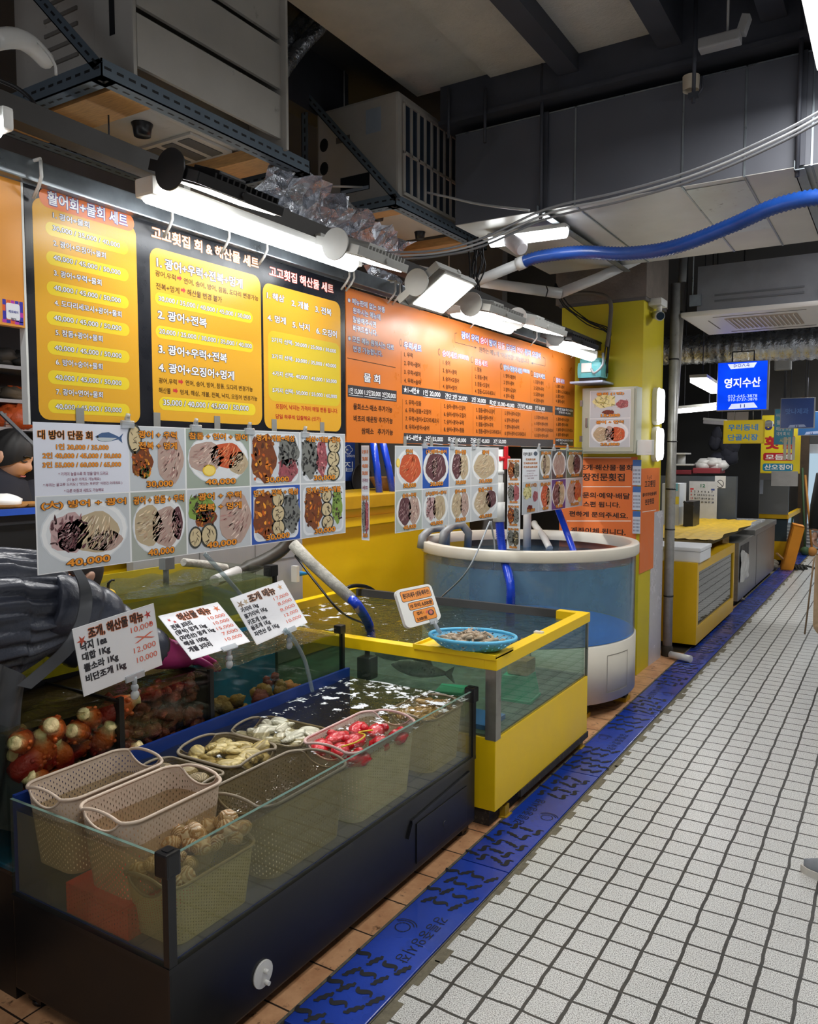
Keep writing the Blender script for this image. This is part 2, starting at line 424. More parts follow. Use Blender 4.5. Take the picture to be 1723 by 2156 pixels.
mb.m(3).box(-1.355, -1.142, -2.5, 17, -.06, -.03)
struct('floor', mb, [M_tile, M_mortar, M_terra, M_darkfloor])
mb = MB(); mb.box(-1.352, -1.343, -.5, 15, -.03, .004); mb.box(-1.146, -1.142, -.5, 15, -.03, .002)
struct('trim_gutter', mb, mat('gutter_cement', (96, 92, 80), .9, var=.4, scale=40, bump=.5))
# ceiling: dark deck above, boards lying on steel ribs, one cross beam
M_deck = mat('ceiling_deck', (54, 55, 60), .9, var=.2, scale=3)
M_board = mat('ceiling_board', (182, 178, 170), .9, var=.12, scale=5, bump=.5, bscale=38, dirt=(126, 110, 96), dlo=.66)
M_steel_dark = mat('dark_steel', (66, 68, 76), .6, .3, var=.2, scale=8)
mb = MB(); mb.m(0).box(-5, 3.6, -2.5, 17, 3.62, 3.7)
xs = [onZ(812, 154, 3.4).x, onZ(1106, 225, 3.4).x, onZ(1236, 190, 3.4).x, onZ(1274, 185, 3.4).x, onZ(1419, 136, 3.4).x]
mb.m(1).box(xs[0], xs[1]-.006, -2.5, 3.75, 3.40, 3.45); mb.m(1).box(xs[1]+.006, xs[2], -2.5, 3.75, 3.38, 3.45); mb.m(1).box(xs[3], xs[4], -2.5, 3.75, 3.38, 3.45)
mb.m(1).box(.1, 1.6, -2.5, 3.75, 3.38, 3.45)
struct('ceiling', mb, [M_deck, M_board])
mb = MB()
mb.box(-2.1, 3.6, 3.72, 3.9, 3.22, 3.62); mb.box(-2.1, 3.6, 3.70, 3.92, 3.2, 3.222)
for x in (xs[2]+.06, xs[4]+.08, xs[4]+.5, xs[0]-.5): mb.box(x-.05, x+.05, -2.5, 3.75, 3.3, 3.62)
struct('trim_beam', mb, M_steel_dark)
# pillar, end walls, side walls
M_yel = mat('yellow_paint', (253, 210, 6), .42, var=.05, scale=4)
M_yelwall = mat('yellow_wall_paint', (206, 188, 22), .5, var=.06, scale=5, dirt=(150, 138, 30), dlo=.72)
M_conc = mat('bare_concrete', (124, 114, 106), .9, var=.2, scale=10, bump=.4)
mb = MB(); mb.m(0).box(-2.06, -1.49, 5.39, 5.92, .0, 2.55); mb.m(1).box(-2.1, -1.47, 5.37, 5.94, 2.55, 3.62); mb.m(2).box(-2.075, -1.475, 5.375, 5.93, 2.53, 2.575)
struct('wall_pillar', mb, [M_yelwall, M_conc, mat('pillar_cap', (96, 92, 90), .7)])
M_wallL = mat('back_wall', (92, 92, 96), .8, var=.25, scale=2)
mb = MB(); mb.box(-4.7, -4.6, -2.5, 17, -.05, 3.62); struct('wall_left', mb, M_wallL)
mb = MB(); mb.box(-5, 3.6, 15.6, 15.7, -.05, 3.62); struct('wall_back', mb, mat('end_wall', (150, 150, 152), .8, var=.25, scale=1.2))
mb = MB(); mb.box(3.5, 3.6, -2.5, 17, -.05, 3.62); struct('wall_right', mb, mat('side_wall', (176, 174, 168), .8, var=.2, scale=1.2))
mb = MB(); mb.box(-4.65, -2.9, 6.2, 6.3, 0, 3.6); mb.box(-4.65, -3.2, 8.4, 8.5, 0, 3.6); struct('wall_partition', mb, mat('partition_wall', (112, 112, 112), .85, var=.2, scale=2))
# ================================================================ blue drain covers
M_blue = mat('blue_cast_plate', (32, 66, 172), .26, var=.28, scale=2.6, dirt=(40, 58, 120), dlo=.6, bump=.08, bscale=60, coat=.25)
M_slot = mat('dark_slot', (12, 14, 24), .6)
def motif(mb, cx_, cy_, kind, a, s):
    """wave-shaped slot: a ribbon of varying width"""
    n = 12; pts = []
    for i in range(n+1):
        t = i/n*2-1
        if kind == 0: p = (t*.5, .2*sin(t*pi))
        else: p = (t*.55, .13*abs(sin(t*pi*1.5))-.06+.05*t)
        pts.append(p)
    wd = .17 if kind == 0 else .15; up = []; dn = []
    for i, p in enumerate(pts):
        q = pts[min(n, i+1)]; r_ = pts[max(0, i-1)]; dx, dy = q[0]-r_[0], q[1]-r_[1]; L = math.hypot(dx, dy); k = wd*(.35+.65*sin(pi*min(1, max(0, i/n*1.1)))) if kind == 0 else wd*(.5+.5*sin(pi*i/n))
        up.append((p[0]-dy/L*k, p[1]+dx/L*k)); dn.append((p[0]+dy/L*k, p[1]-dx/L*k))
    o = len(mb.v)
    for u, d in zip(up, dn):
        for q in (u, d):
            x, y = q[0]*s, q[1]*s; mb.v.append((cx_+x*cos(a)-y*sin(a), cy_+x*sin(a)+y*cos(a), .0062))
    for i in range(n): mb.face((o+2*i, o+2*i+1, o+2*i+3, o+2*i+2), False)
LBL = ['blue cast drain cover beside the near end of the black tank', 'blue drain cover running past the wide end of the black tank', 'blue drain cover along the foot of the yellow fish tank',
       'blue drain cover in front of the round white tank', 'blue drain cover in front of the leaning white board', 'blue drain cover at the near end of the yellow glass cabinet', 'blue drain cover at the far end of the yellow glass cabinet',
       'blue drain cover alongside the steel freezer front', 'blue drain cover near the stones below the freezer', 'blue drain cover by the dust mop', 'blue drain cover beside the orange crate', 'farthest blue drain cover of the gutter row']
txt = [textmesh(c) for c in '강릉중앙시장']
for k in range(12):
    y0 = 1.545+(k-.0)*1.005; y1 = y0+1.0; yc = (y0+y1)/2
    r = root('drain_cover', LBL[k], 'drain cover', (-1.245, yc, 0), 'blue drain covers along the aisle')
    mb = MB(); mb.box(-1.341, -1.148, y0, y1, -.02, .005, bev=.003); part('plate', mb, M_blue, r)
    mb = MB(); rr = random.Random(k); flip = k % 2
    ys = [y0+.05+i*.072 for i in range(13)]
    for i, y in enumerate(ys):
        for j in range(4):
            x = -1.322+j*.048+(.02 if i % 2 else 0)*.9+rr.uniform(-.004, .004)
            if x > -1.163: continue
            if .34 < (y-y0) < .64 and (j in ((0, 1, 2, 3))):
                continue
            motif(mb, x, y+rr.uniform(-.01, .01), (i+j+k) % 2, (radians(55) if (i+j) % 2 else radians(-20))+rr.uniform(-.2, .2), .056)
    sgn = 1 if flip else -1
    part('slot_pattern', mb, M_slot, r); mb = MB()
    for q, (vs_, fs) in enumerate(txt):   # market name cast along the plate
        o = len(mb.v); yy = yc+sgn*(q-2.5)*.045
        for (u, v) in vs_:
            du, dv = (u-.46)*.046, (v-.38)*.05
            mb.v.append((-1.245-sgn*.035-sgn*dv*1.0, yy+sgn*du, .0062))
        for f in fs: mb.face([o+i for i in f])
    part('cast_lettering', mb, M_slot, r); mb = MB()
    for rad in (.022, .034, .043):
        a0, a1 = (0, 2*pi) if rad < .03 else (.5, 2.6)
        mb2 = 14
        for i in range(mb2):
            ta, tb = a0+(a1-a0)*i/mb2, a0+(a1-a0)*(i+.8)/mb2; cxx, cyy = -1.245+sgn*.05, yc-sgn*.02
            q = [(cxx+(rad+d)*cos(t), cyy+(rad+d)*sin(t), .0062) for t, d in ((ta, 0), (ta, .004), (tb, .004), (tb, 0))]; mb.add(q, [(0, 1, 2, 3)])
    part('cast_emblem', mb, M_slot, r)
# ================================================================ tanks along the aisle
M_black = mat('black_tank_paint', (19, 20, 22), .38, var=.2, scale=5, dirt=(34, 36, 42), dlo=.7)
M_blackpl = mat('black_plastic', (22, 23, 26), .35)
M_glass = glass('tank_glass', (244, 247, 244), strength=.55)
M_glassg = glass('tank_glass_grimy', (243, 246, 242), (180, 178, 160), .05, patch=7, strength=.55)
M_gedge = mat('glass_edge', (120, 150, 140), .15, var=.05)
M_bluewall = mat('blue_liner', (16, 50, 124), .4, var=.12, scale=5)
M_white = mat('white_plastic', (226, 226, 222), .4, var=.04)
M_seal = mat('black_sealant', (18, 19, 22), .45)
M_stain = mat('stained_steel', (150, 148, 140), .32, .7, var=.2, scale=12)
def gpan(parent, x0, x1, y0, y1, z0, z1, m=None, name='glass_panel'):
    mb = MB(); mb.box(x0, x1, y0, y1, z0, z1); return part(name, mb, m or M_glass, parent)
# ---- low black display tank
FX0, FX1, FY0, FY1 = -2.015, -1.40, 1.215, 2.775
GZ0, GZ1 = .312, .576; WL = .546
T1 = root('display_tank', 'low black-based glass tank holding beige baskets of shellfish, nearest the aisle', 'fish tank', (-1.7, 2, 0))
mb = MB(); mb.box(FX0, FX1, FY0, FY1, .045, .306, bev=.006); part('base_cabinet', mb, M_black, T1)
mb = MB(); mb.box(FX0, FX1+.004, FY0-.004, FY1, .30, .314); part('bottom_rail', mb, M_blackpl, T1)
mb = MB()   # recessed access panel on the far half of the aisle side
mb.box(FX1, FX1+.004, 2.32, 2.70, .07, .215, bev=.002); mb.bar((FX1+.003, 2.26, .185), (FX1+.003, 2.285, .23), .006, .012, (1, 0, 0)); mb.bar((FX1+.003, 2.285, .235), (FX1+.003, 2.72, .262), .012, .008, (1, 0, 0)); mb.cyl((FX1+.001, 2.52, .135), (FX1+.006, 2.52, .135), .012)
part('access_panel', mb, M_blackpl, T1)
for x in (FX0+.05, FX1-.05):
    for y in (FY0+.05, FY1-.04):
        mb = MB(); mb.cyl((x, y, 0), (x, y, .012), .03); mb.box(x-.028, x+.028, y-.028, y+.028, .01, .05); part('foot', mb, M_blackpl, T1)
p = onX(552, 2050, FX1); mb = MB(); mb.cyl((FX1, p.y, p.z), (FX1+.006, p.y, p.z), .036, 28); mb.cyl((FX1, p.y+.004, p.z+.008), (FX1+.02, p.y+.004, p.z+.008), .006); mb.cyl((FX1, p.y+.006, p.z-.024), (FX1+.02, p.y+.006, p.z-.024), .006)
part('drain_cap', mb, M_white, T1, 'round white plastic drain cap')
gpan(T1, FX1-.010, FX1-.002, FY0+.004, FY1-.004, GZ0, GZ1, M_glassg)
gpan(T1, FX0, FX1-.010, FY0+.002, FY0+.010, GZ0, GZ1, M_glassg)
gpan(T1, FX0, FX1-.010, FY1-.012, FY1-.004, GZ0, GZ1)
mb = MB(); mb.box(FX0-.003, FX0+.012, FY0+.012, FY1-.012, GZ0, .584); part('back_panel', mb, M_bluewall, T1)
mb = MB(); mb.box(FX0+.012, FX1-.0125, FY0+.0125, FY1-.0125, .300, .318); part('tank_floor', mb, M_bluewall, T1)
for y in (FY0, FY1-.022):
    mb = MB(); mb.box(FX1-.016, FX1+.003, y-.002, y+.022, GZ0, GZ1-.02); part('corner_post', mb, M_blackpl, T1)
    mb = MB(); mb.box(FX1-.034, FX1+.009, y-.009, y+.034, GZ1-.045, GZ1+.014, bev=.006); mb.box(FX1-.022, FX1-.002, y+.003, y+.023, GZ1+.012, GZ1+.016); part('corner_cap', mb, M_blackpl, T1)
mb = MB(); mb.box(FX1-.0105, FX1-.0015, FY0, FY1, GZ1, GZ1+.001); mb.box(FX0, FX1, FY0+.002, FY0+.0105, GZ1, GZ1+.001); part('polished_edge', mb, M_gedge, T1)
def waterbody(name, label, x0, x1, y0, y1, z0, z1, ms, mside, amp=.004, nx=40, ny=60, sides='abcd'):
    mb = MB(); rr = random.Random(hash(label) % 1000)
    ph = [(rr.uniform(8, 40), rr.uniform(8, 40), rr.uniform(0, 6)) for _ in range(7)]
    def h(x, y): return z1+amp*sum(sin(a*x+b*y+c) for a, b, c in ph)/3
    mb.m(0).grid(lambda u, v: (x0+(x1-x0)*u, y0+(y1-y0)*v, h(x0+(x1-x0)*u, y0+(y1-y0)*v)), nx, ny)
    mb.m(1)
    zt = z1-amp
    if 'a' in sides: mb.add([(x1, y0, z0), (x1, y1, z0), (x1, y1, zt), (x1, y0, zt)], [(0, 1, 2, 3)])
    if 'b' in sides: mb.add([(x0, y0, z0), (x1, y0, z0), (x1, y0, zt), (x0, y0, zt)], [(0, 1, 2, 3)])
    if 'c' in sides: mb.add([(x0, y1, z0), (x1, y1, z0), (x1, y1, zt), (x0, y1, zt)], [(0, 3, 2, 1)])
    return solo(name, mb, [ms, mside], label, 'water', (x0, y0, z0), None, 'stuff')
waterbody('tank_water', 'brownish foamy water filling the low black-based tank around the baskets', FX0+.014, FX1-.012, FY0+.012, FY1-.014, .32, WL,
          water('front_water', (236, 230, 212), (92, 86, 66), .10, foam=.735, fscale=19, wav=.20, wscale=13, fdir=(1, .75, .16)),
          glass('front_water_side', (252, 246, 228), (226, 206, 150), .20, patch=6, ior=1.02), amp=.0025)
# ---- baskets
def holes(name, c, nu, nv, tr=(0, 0, 0), two=None, rough=.45):
    """moulded plastic with rows of small drop-shaped openings"""
    if name in MATS: return MATS[name]
    m, nt, out = newmat(name); b = N(nt, 'BsdfPrincipled'); b.inputs['Roughness'].default_value = rough
    nz = noise(nt, 14, 3); nt.links.new(ramp(nt, nz, [(.3, tuple(x*.9 for x in L3(c))), (.7, L3(c))]), b.inputs['Base Color'])
    uv = N(nt, 'UVMap'); uv.uv_map = 'UVMap'; sp = N(nt, 'SeparateXYZ'); nt.links.new(uv.outputs[0], sp.inputs[0])
    fu = mathn(nt, 'FRACT', mathn(nt, 'MULTIPLY', sp.outputs[0], nu)); cu = mathn(nt, 'FLOOR', mathn(nt, 'MULTIPLY', sp.outputs[0], nu))
    sh = mathn(nt, 'MULTIPLY', mathn(nt, 'MODULO', cu, 2), .5)
    fv = mathn(nt, 'FRACT', mathn(nt, 'ADD', mathn(nt, 'MULTIPLY', sp.outputs[1], nv), sh))
    du = mathn(nt, 'MULTIPLY', mathn(nt, 'SUBTRACT', fu, .5), 1.25); dv = mathn(nt, 'SUBTRACT', fv, .5)
    r2 = mathn(nt, 'ADD', mathn(nt, 'MULTIPLY', du, du), mathn(nt, 'MULTIPLY', dv, dv))
    wide = mathn(nt, 'ADD', .035, mathn(nt, 'MULTIPLY', dv, .05))
    hole = mathn(nt, 'LESS_THAN', r2, wide)
    inr = mathn(nt, 'MULTIPLY', mathn(nt, 'GREATER_THAN', sp.outputs[1], .04), mathn(nt, 'LESS_THAN', sp.outputs[1], .93))
    hole = mathn(nt, 'MULTIPLY', hole, inr)
    t = N(nt, 'BsdfTransparent'); mx = N(nt, 'MixShader'); nt.links.new(hole, mx.inputs[0]); nt.links.new(b.outputs[0], mx.inputs[1]); nt.links.new(t.outputs[0], mx.inputs[2])
    nt.links.new(bumpn(nt, mathn(nt, 'MINIMUM', r2, .14), .8, .004), b.inputs['Normal'])
    nt.links.new(mx.outputs[0], out.inputs[0]); MATS[name] = m; return m
def basket(label, x0, x1, y0, y1, z0, z1, mwall, mrim, taper=.86, handle=.024, rim_r=.0045, tilt=(0, 0), group=None, wz=None):
    cx_, cy_ = (x0+x1)/2, (y0+y1)/2; hx, hy = (x1-x0)/2, (y1-y0)/2; rc = min(hx, hy)*.45
    def per(t):   # rounded rectangle, t in 0..1
        P = PER; k = t*len(P); i = int(k) % len(P); f = k-int(k); a, b = P[i], P[(i+1) % len(P)]; return (a[0]+(b[0]-a[0])*f, a[1]+(b[1]-a[1])*f)
    raw = rrect(-hx, -hy, hx, hy, rc, 8); PER = []
    # equal steps round the edge
    L = [0]; cl = raw+[raw[0]]
    for a, b in zip(cl[:-1], cl[1:]): L.append(L[-1]+math.dist(a, b))
    n = 96; j = 0
    for k in range(n):
        d = L[-1]*k/n
        while L[j+1] < d: j += 1
        f = (d-L[j])/(L[j+1]-L[j]); PER.append((cl[j][0]+(cl[j+1][0]-cl[j][0])*f, cl[j][1]+(cl[j+1][1]-cl[j][1])*f))
    long_y = hy > hx
    def hd(q):   # 1 at the middle of the short ends
        a, b, h = (q[0], q[1], (hx, hy)) if long_y else (q[1], q[0], (hy, hx))
        if abs(b) < h[1]*.72: return 0
        return max(0, cos(min(1, abs(a)/(h[0]*.66))*pi/2))**.6
    def ti(x, y): return tilt[0]*x+tilt[1]*y
    r = root('basket', label, 'basket', (cx_, cy_, z0), group)
    mb = MB()
    def wall(u, v):
        q = PER[int(round(u*n)) % n]; s = taper+(1-taper)*v; top = z1-handle*1.5*hd(q)
        return (cx_+q[0]*s, cy_+q[1]*s, z0+(top-z0)*v+ti(q[0], q[1]))
    mb.grid(wall, n, 6, True, True, True); bw = part('basket_wall', mb, mwall, r)
    mb = MB(); q = [(cx_+a*taper, cy_+b*taper, z0+.004+ti(a, b)) for a, b in PER]; mb.add(q, [tuple(range(n))]); part('basket_floor', mb, mrim, r)
    mb = MB(); ring = [(cx_+a*1.015, cy_+b*1.015, z1+handle*.55*hd((a, b))+ti(a, b)) for a, b in PER]; mb.tube(ring+ring[:2], rim_r, 8, False); part('rim', mb, mrim, r)
    if handle:
        for sgn in (-1, 1):
            e = [q for q in PER if hd(q) > 0 and (q[1] if long_y else q[0])*sgn > 0]; e.sort(key=lambda q: q[0] if long_y else q[1])
            mb = MB(); mb.tube([(cx_+a, cy_+b, z1-handle*1.5*hd((a, b))+ti(a, b)) for a, b in e], rim_r*.7, 6); part('handle_edge', mb, mrim, bw)
    return r
BEI = (208, 188, 168); M_bei = mat('beige_plastic', BEI, .42, var=.05); M_tau = mat('taupe_plastic', (146, 134, 114), .42, var=.1); M_pnk = mat('pink_plastic', (214, 182, 176), .4, var=.05)
H_bei = holes('beige_mesh_plastic', BEI, 108, 13); H_tau = holes('taupe_mesh_plastic', (150, 138, 114), 100, 14); H_wht = holes('white_mesh_plastic', (222, 220, 204), 80, 24); H_tau2 = holes('grey_mesh_plastic', (204, 194, 156), 96, 18)
basket('empty beige mesh basket against the blue back wall of the low tank', -1.99, -1.79, 1.235, 1.565, .40, .612, H_bei, M_bei)
basket('empty beige mesh basket half out of the water, beside the front corner basket of clams', -1.765, -1.555, 1.235, 1.565, .385, .608, H_bei, M_bei)
basket('sunken taupe basket of round clams in the near aisle corner of the low tank', -1.61, -1.418, 1.245, 1.545, .325, .478, H_tau2, M_tau)
basket('taupe basket without visible shells at the middle of the aisle glass', -1.645, -1.42, 1.575, 1.965, .33, .55, H_tau, M_tau)
basket('taupe basket filled with yellowish clams in the middle of the low tank', -1.955, -1.69, 1.725, 1.95, .35, .553, H_tau, M_tau)
basket('taupe basket filled with pale whitish clams near the back of the low tank', -1.97, -1.665, 1.985, 2.19, .35, .54, H_tau, M_tau)
basket('pinkish basket with white mesh sides holding bright red sea creatures', -1.645, -1.42, 1.985, 2.375, .325, .566, H_wht, M_pnk)
basket('grey basket of small brown clams at the far aisle corner of the low tank', -1.625, -1.42, 2.455, 2.73, .33, .535, H_tau2, M_tau)
basket('small taupe basket with three knobbly oysters beside the empty beige basket', -1.955, -1.70, 1.585, 1.71, .38, .545, H_tau, M_tau, handle=.012)
# red crate under the beige basket
mb = MB(); mb.box(-1.80, -1.56, 1.23, 1.44, .32, .40)
solo('crate', mb, holes('red_mesh_plastic', (226, 26, 36), 60, 9), 'red plastic crate standing on the floor of the low tank below the beige baskets', 'crate')
o_ = [q for q in bpy.data.objects if q.name == 'crate'][0]
ul = o_.data.uv_layers.new(name='UVMap')
for pl in o_.data.polygons:
    for li in pl.loop_indices:
        v = o_.data.vertices[o_.data.loops[li].vertex_index].co; ul.data[li].uv = ((v.x+v.y)*1.6, (v.z-.32)/.085*.85+.06)
# ---- shells
def shellmat(name, c1, c2, c3, bands=60, rough=.4):
    if name in MATS: return MATS[name]
    m, nt, out = newmat(name); b = N(nt, 'BsdfPrincipled'); nt.links.new(b.outputs[0], out.inputs[0]); b.inputs['Roughness'].default_value = rough
    wv = N(nt, 'TexWave', _Scale=bands, _Distortion=3.0, _Detail=3.0); wv.wave_type = 'RINGS'; nt.links.new(N(nt, 'TexCoord').outputs['Object'], wv.inputs[0])
    oi = N(nt, 'ObjectInfo'); c = ramp(nt, wv.outputs['Fac'], [(.2, L3(c1)), (.6, L3(c2))])
    c = mixc(nt, mathn(nt, 'MULTIPLY', oi.outputs['Random'], .75), c, L3(c3)); nt.links.new(c, b.inputs['Base Color'])
    nt.links.new(bumpn(nt, wv.outputs['Fac'], .5, .003), b.inputs['Normal']); MATS[name] = m; return m
def clam_mesh(name, a, b, c, m, seed, hinge=.35):
    rr = random.Random(seed); mb = MB(); n, k = 16, 8; vs_ = []; fs = []
    for i in range(k+1):
        th = pi*i/k
        for j in range(n):
            ph = 2*pi*j/n; x = sin(th)*cos(ph); y = sin(th)*sin(ph); z = cos(th)
            x2 = x*(1-.25*y) ; z2 = abs(z)**.8*(1 if z > 0 else -1)*(1-.35*max(0, y))
            seam = .06*exp(-(z*9)**2)
            vs_.append((a*x2*(1+seam), b*(y+hinge*.3*exp(-(x*2.5)**2)*(y < 0)*-1)*(1+seam), c*z2))
    for i in range(k):
        for j in range(n): j2 = (j+1) % n; fs.append((i*n+j, (i+1)*n+j, (i+1)*n+j2, i*n+j2))
    mb.add(vs_, fs, True); return mb.mesh(name, m)
def scatter(name, label, cat, group, meshes, region, count, zr, seed, size=(.85, 1.15), flat=.5):
    rr = random.Random(seed); x0, x1, y0, y1 = region; done = []
    for i in range(count):
        for tr in range(40):
            x, y = rr.uniform(x0, x1), rr.uniform(y0, y1)
            if all((x-a)**2+(y-b)**2 > (.022)**2 for a, b in done) or tr == 39: break
        done.append((x, y))
        o = bpy.data.objects.new(name, rr.choice(meshes)); COL.objects.link(o)
        o.location = (x, y, rr.uniform(*zr)); o.rotation_euler = (rr.uniform(-flat, flat), rr.uniform(-flat, flat), rr.uniform(0, 6.28)); s = rr.uniform(*size); o.scale = (s, s, s)
        o['label'] = label; o['category'] = cat; o['group'] = group
mt = shellmat('tan_shell', (206, 176, 128), (150, 116, 70), (186, 160, 110))
mo = shellmat('olive_shell', (186, 164, 96), (130, 112, 62), (214, 196, 136), 40)
mp_ = shellmat('pale_shell', (224, 218, 196), (170, 164, 140), (196, 196, 176), 40)
mc_ = shellmat('cream_shell', (232, 218, 196), (176, 130, 84), (206, 176, 130), 70)
mox = shellmat('oyster_shell', (170, 150, 112), (96, 84, 62), (196, 180, 140), 90, .7)
scatter('clam', 'yellowish clam lying in the taupe basket at the middle of the low tank', 'clam', 'yellowish clams in the middle basket', [clam_mesh('clam_shell', .034, .024, .013, mo, i) for i in range(3)], (-1.92, -1.725, 1.755, 1.92), 34, (.522, .546), 3)
scatter('clam', 'pale whitish clam lying in the taupe basket at the back of the low tank', 'clam', 'pale clams in the back basket', [clam_mesh('pale_clam_shell', .036, .024, .012, mp_, i) for i in range(3)], (-1.935, -1.70, 2.015, 2.16), 34, (.516, .546), 4)
scatter('clam', 'small brown clam lying in the grey basket at the far corner of the low tank', 'clam', 'brown clams in the far corner basket', [clam_mesh('brown_clam_shell', .026, .02, .011, mt, i) for i in range(3)], (-1.59, -1.445, 2.49, 2.70), 34, (.515, .535), 5)
scatter('clam', 'round cream clam lying in the sunken basket at the near aisle corner', 'clam', 'round clams in the near corner basket', [clam_mesh('cream_clam_shell', .027, .024, .019, mc_, i) for i in range(3)], (-1.585, -1.44, 1.27, 1.52), 30, (.47, .53), 6, flat=1)
for i, (x, y) in enumerate([(-1.90, 1.64), (-1.83, 1.66), (-1.755, 1.65)]):
    o = bpy.data.objects.new('oyster', clam_mesh('oyster_body', .042, .03, .016, mox, i)); COL.objects.link(o); o.location = (x, y, .538); o.rotation_euler = (.2, .1*i, 1.1*i)
    o['label'] = ['knobbly grey-brown oyster nearest the blue wall in the small taupe basket', 'knobbly grey-brown oyster in the middle of the small taupe basket', 'knobbly grey-brown oyster nearest the aisle in the small taupe basket'][i]; o['category'] = 'oyster'
M_red = mat('red_sea_creature', (206, 14, 34), .22, var=.35, scale=22, bump=.5, bscale=60, coat=.5)
rr = random.Random(11)
for i in range(9):
    mb = MB(); x, y = -1.60+.075*(i % 3)+rr.uniform(-.012, .012), 2.04+.115*(i//3)+rr.uniform(-.02, .02)
    mb.ell((0, 0, 0), (.05, .034, .024), 14, 9, rot('Z', rr.uniform(.8, 2.2)), .25, rr); mb.ell((.03*cos(i), .03*sin(i), .012), (.018, .016, .014), 10, 6, None, .2, rr)
    o = solo('sea_creature', mb, M_red, 'glossy bright red sea creature lying in the pinkish basket', 'seafood', None, 'red sea creatures in the pinkish basket'); o.location = (x, y, .538)
mb = MB(); mb.tube(curve_pts([(-1.50, 2.02, .566), (-1.475, 2.07, .572), (-1.49, 2.14, .57), (-1.53, 2.16, .566), (-1.50, 2.2, .568)], 20), .0028, 6)
solo('rubber_band', mb, mat('yellow_rubber', (232, 206, 60), .4), 'thin yellow band curling over the red sea creatures', 'band')
# ---- three-bay shellfish tank behind the low one
RX0, RX1, RY0, RY1, RZ0, RZ1, RWL = -2.42, -2.03, 1.225, 2.755, .36, .765, .738
T2 = root('shellfish_tank', 'long glass tank in three bays of sea squirts and rocks, carrying white price cards', 'fish tank', (-2.22, 2, 0))
mb = MB(); mb.box(RX0, RX1, RY0, RY1, .0, .352); part('stand', mb, M_black, T2)
gpan(T2, RX1-.010, RX1, RY0, RY1, RZ0-.01, RZ1, M_glass)
gpan(T2, RX0, RX1-.01, RY1-.010, RY1, RZ0-.01, RZ1, M_glassg); gpan(T2, RX0, RX1-.01, RY0, RY0+.01, RZ0-.01, RZ1)
gpan(T2, RX0, RX0+.008, RY0+.01, RY1-.01, RZ0, RZ1+.02)
for y in (1.597, 1.978):
    mb = MB(); mb.box(RX0+.01, RX1-.011, y-.004, y+.004, RZ0, RZ1-.02); mb.box(RX1-.014, RX1+.001, y-.009, y+.009, RZ0, RZ1-.012); part('divider', mb, M_seal, T2)
mb = MB(); mb.box(RX1-.014, RX1+.004, RY1-.012, RY1+.004, RZ0, RZ1-.01); mb.box(RX1-.03, RX1+.007, RY1-.03, RY1+.008, RZ1-.03, RZ1+.006, bev=.004); part('corner_post', mb, M_blackpl, T2)
mb = MB(); mb.box(RX0+.008, RX0+.011, 1.985, RY1-.012, RZ0, RZ1-.01); mb.box(RX0+.01, RX1-.012, RY0+.01, RY1-.012, RZ0-.005, RZ0+.006); part('back_panel', mb, mat('teal_backing', (44, 138, 180), .5, var=.3, scale=7), T2)
mb = MB(); mb.box(RX0+.008, RX0+.011, RY0+.012, 1.975, RZ0, RZ1-.01); part('back_panel', mb, mat('dark_backing', (24, 26, 32), .5), T2, 'dark backing of the two near bays')
waterbody('tank_water', 'dark rippling water of the three-bay tank under the white price cards', RX0+.012, RX1-.013, RY0+.012, RY1-.013, RZ0+.01, RWL,
          water('rear_water', (214, 204, 176), (128, 108, 62), .26, foam=.80, fscale=24, wav=.5, wscale=16), glass('rear_water_side', (232, 238, 232), (84, 92, 84), .02, patch=8, ior=1.02), amp=.005)
# sea squirts: plump red tubes with pale horned ends
def squirt_mat(name, c0, c1, c2):
    if name in MATS: return MATS[name]
    m, nt, out = newmat(name); b = N(nt, 'BsdfPrincipled'); nt.links.new(b.outputs[0], out.inputs[0]); b.inputs['Roughness'].default_value = .35
    sp = N(nt, 'SeparateXYZ'); nt.links.new(N(nt, 'TexCoord').outputs['Object'], sp.inputs[0])
    f = mathn(nt, 'ADD', mathn(nt, 'MULTIPLY', sp.outputs[2], 8), mathn(nt, 'MULTIPLY', noise(nt, 30, 4), .35))
    nt.links.new(ramp(nt, f, [(.10, L3(c0)), (.50, L3(c1)), (.78, L3(c2))]), b.inputs['Base Color']); nt.links.new(bumpn(nt, noise(nt, 90, 3), .5), b.inputs['Normal']); MATS[name] = m; return m
ms_ = squirt_mat('sea_squirt_skin', (176, 30, 22), (240, 110, 36), (255, 230, 170))
sq = []
for i in range(3):
    rr = random.Random(i); mb = MB(); mb.lathe([(0, -.06), (.028, -.052), (.04, -.02), (.042, .01), (.036, .036), (.026, .052), (.02, .066), (.024, .078), (.012, .084), (0, .08)], n=14)
    for k in range(12): a = rr.uniform(0, 6.28); z = rr.uniform(-.03, .04); mb.ell((.039*cos(a), .039*sin(a), z), (.008, .008, .008), 6, 4)
    sq.append(mb.mesh('sea_squirt_body', ms_))
rr = random.Random(5)
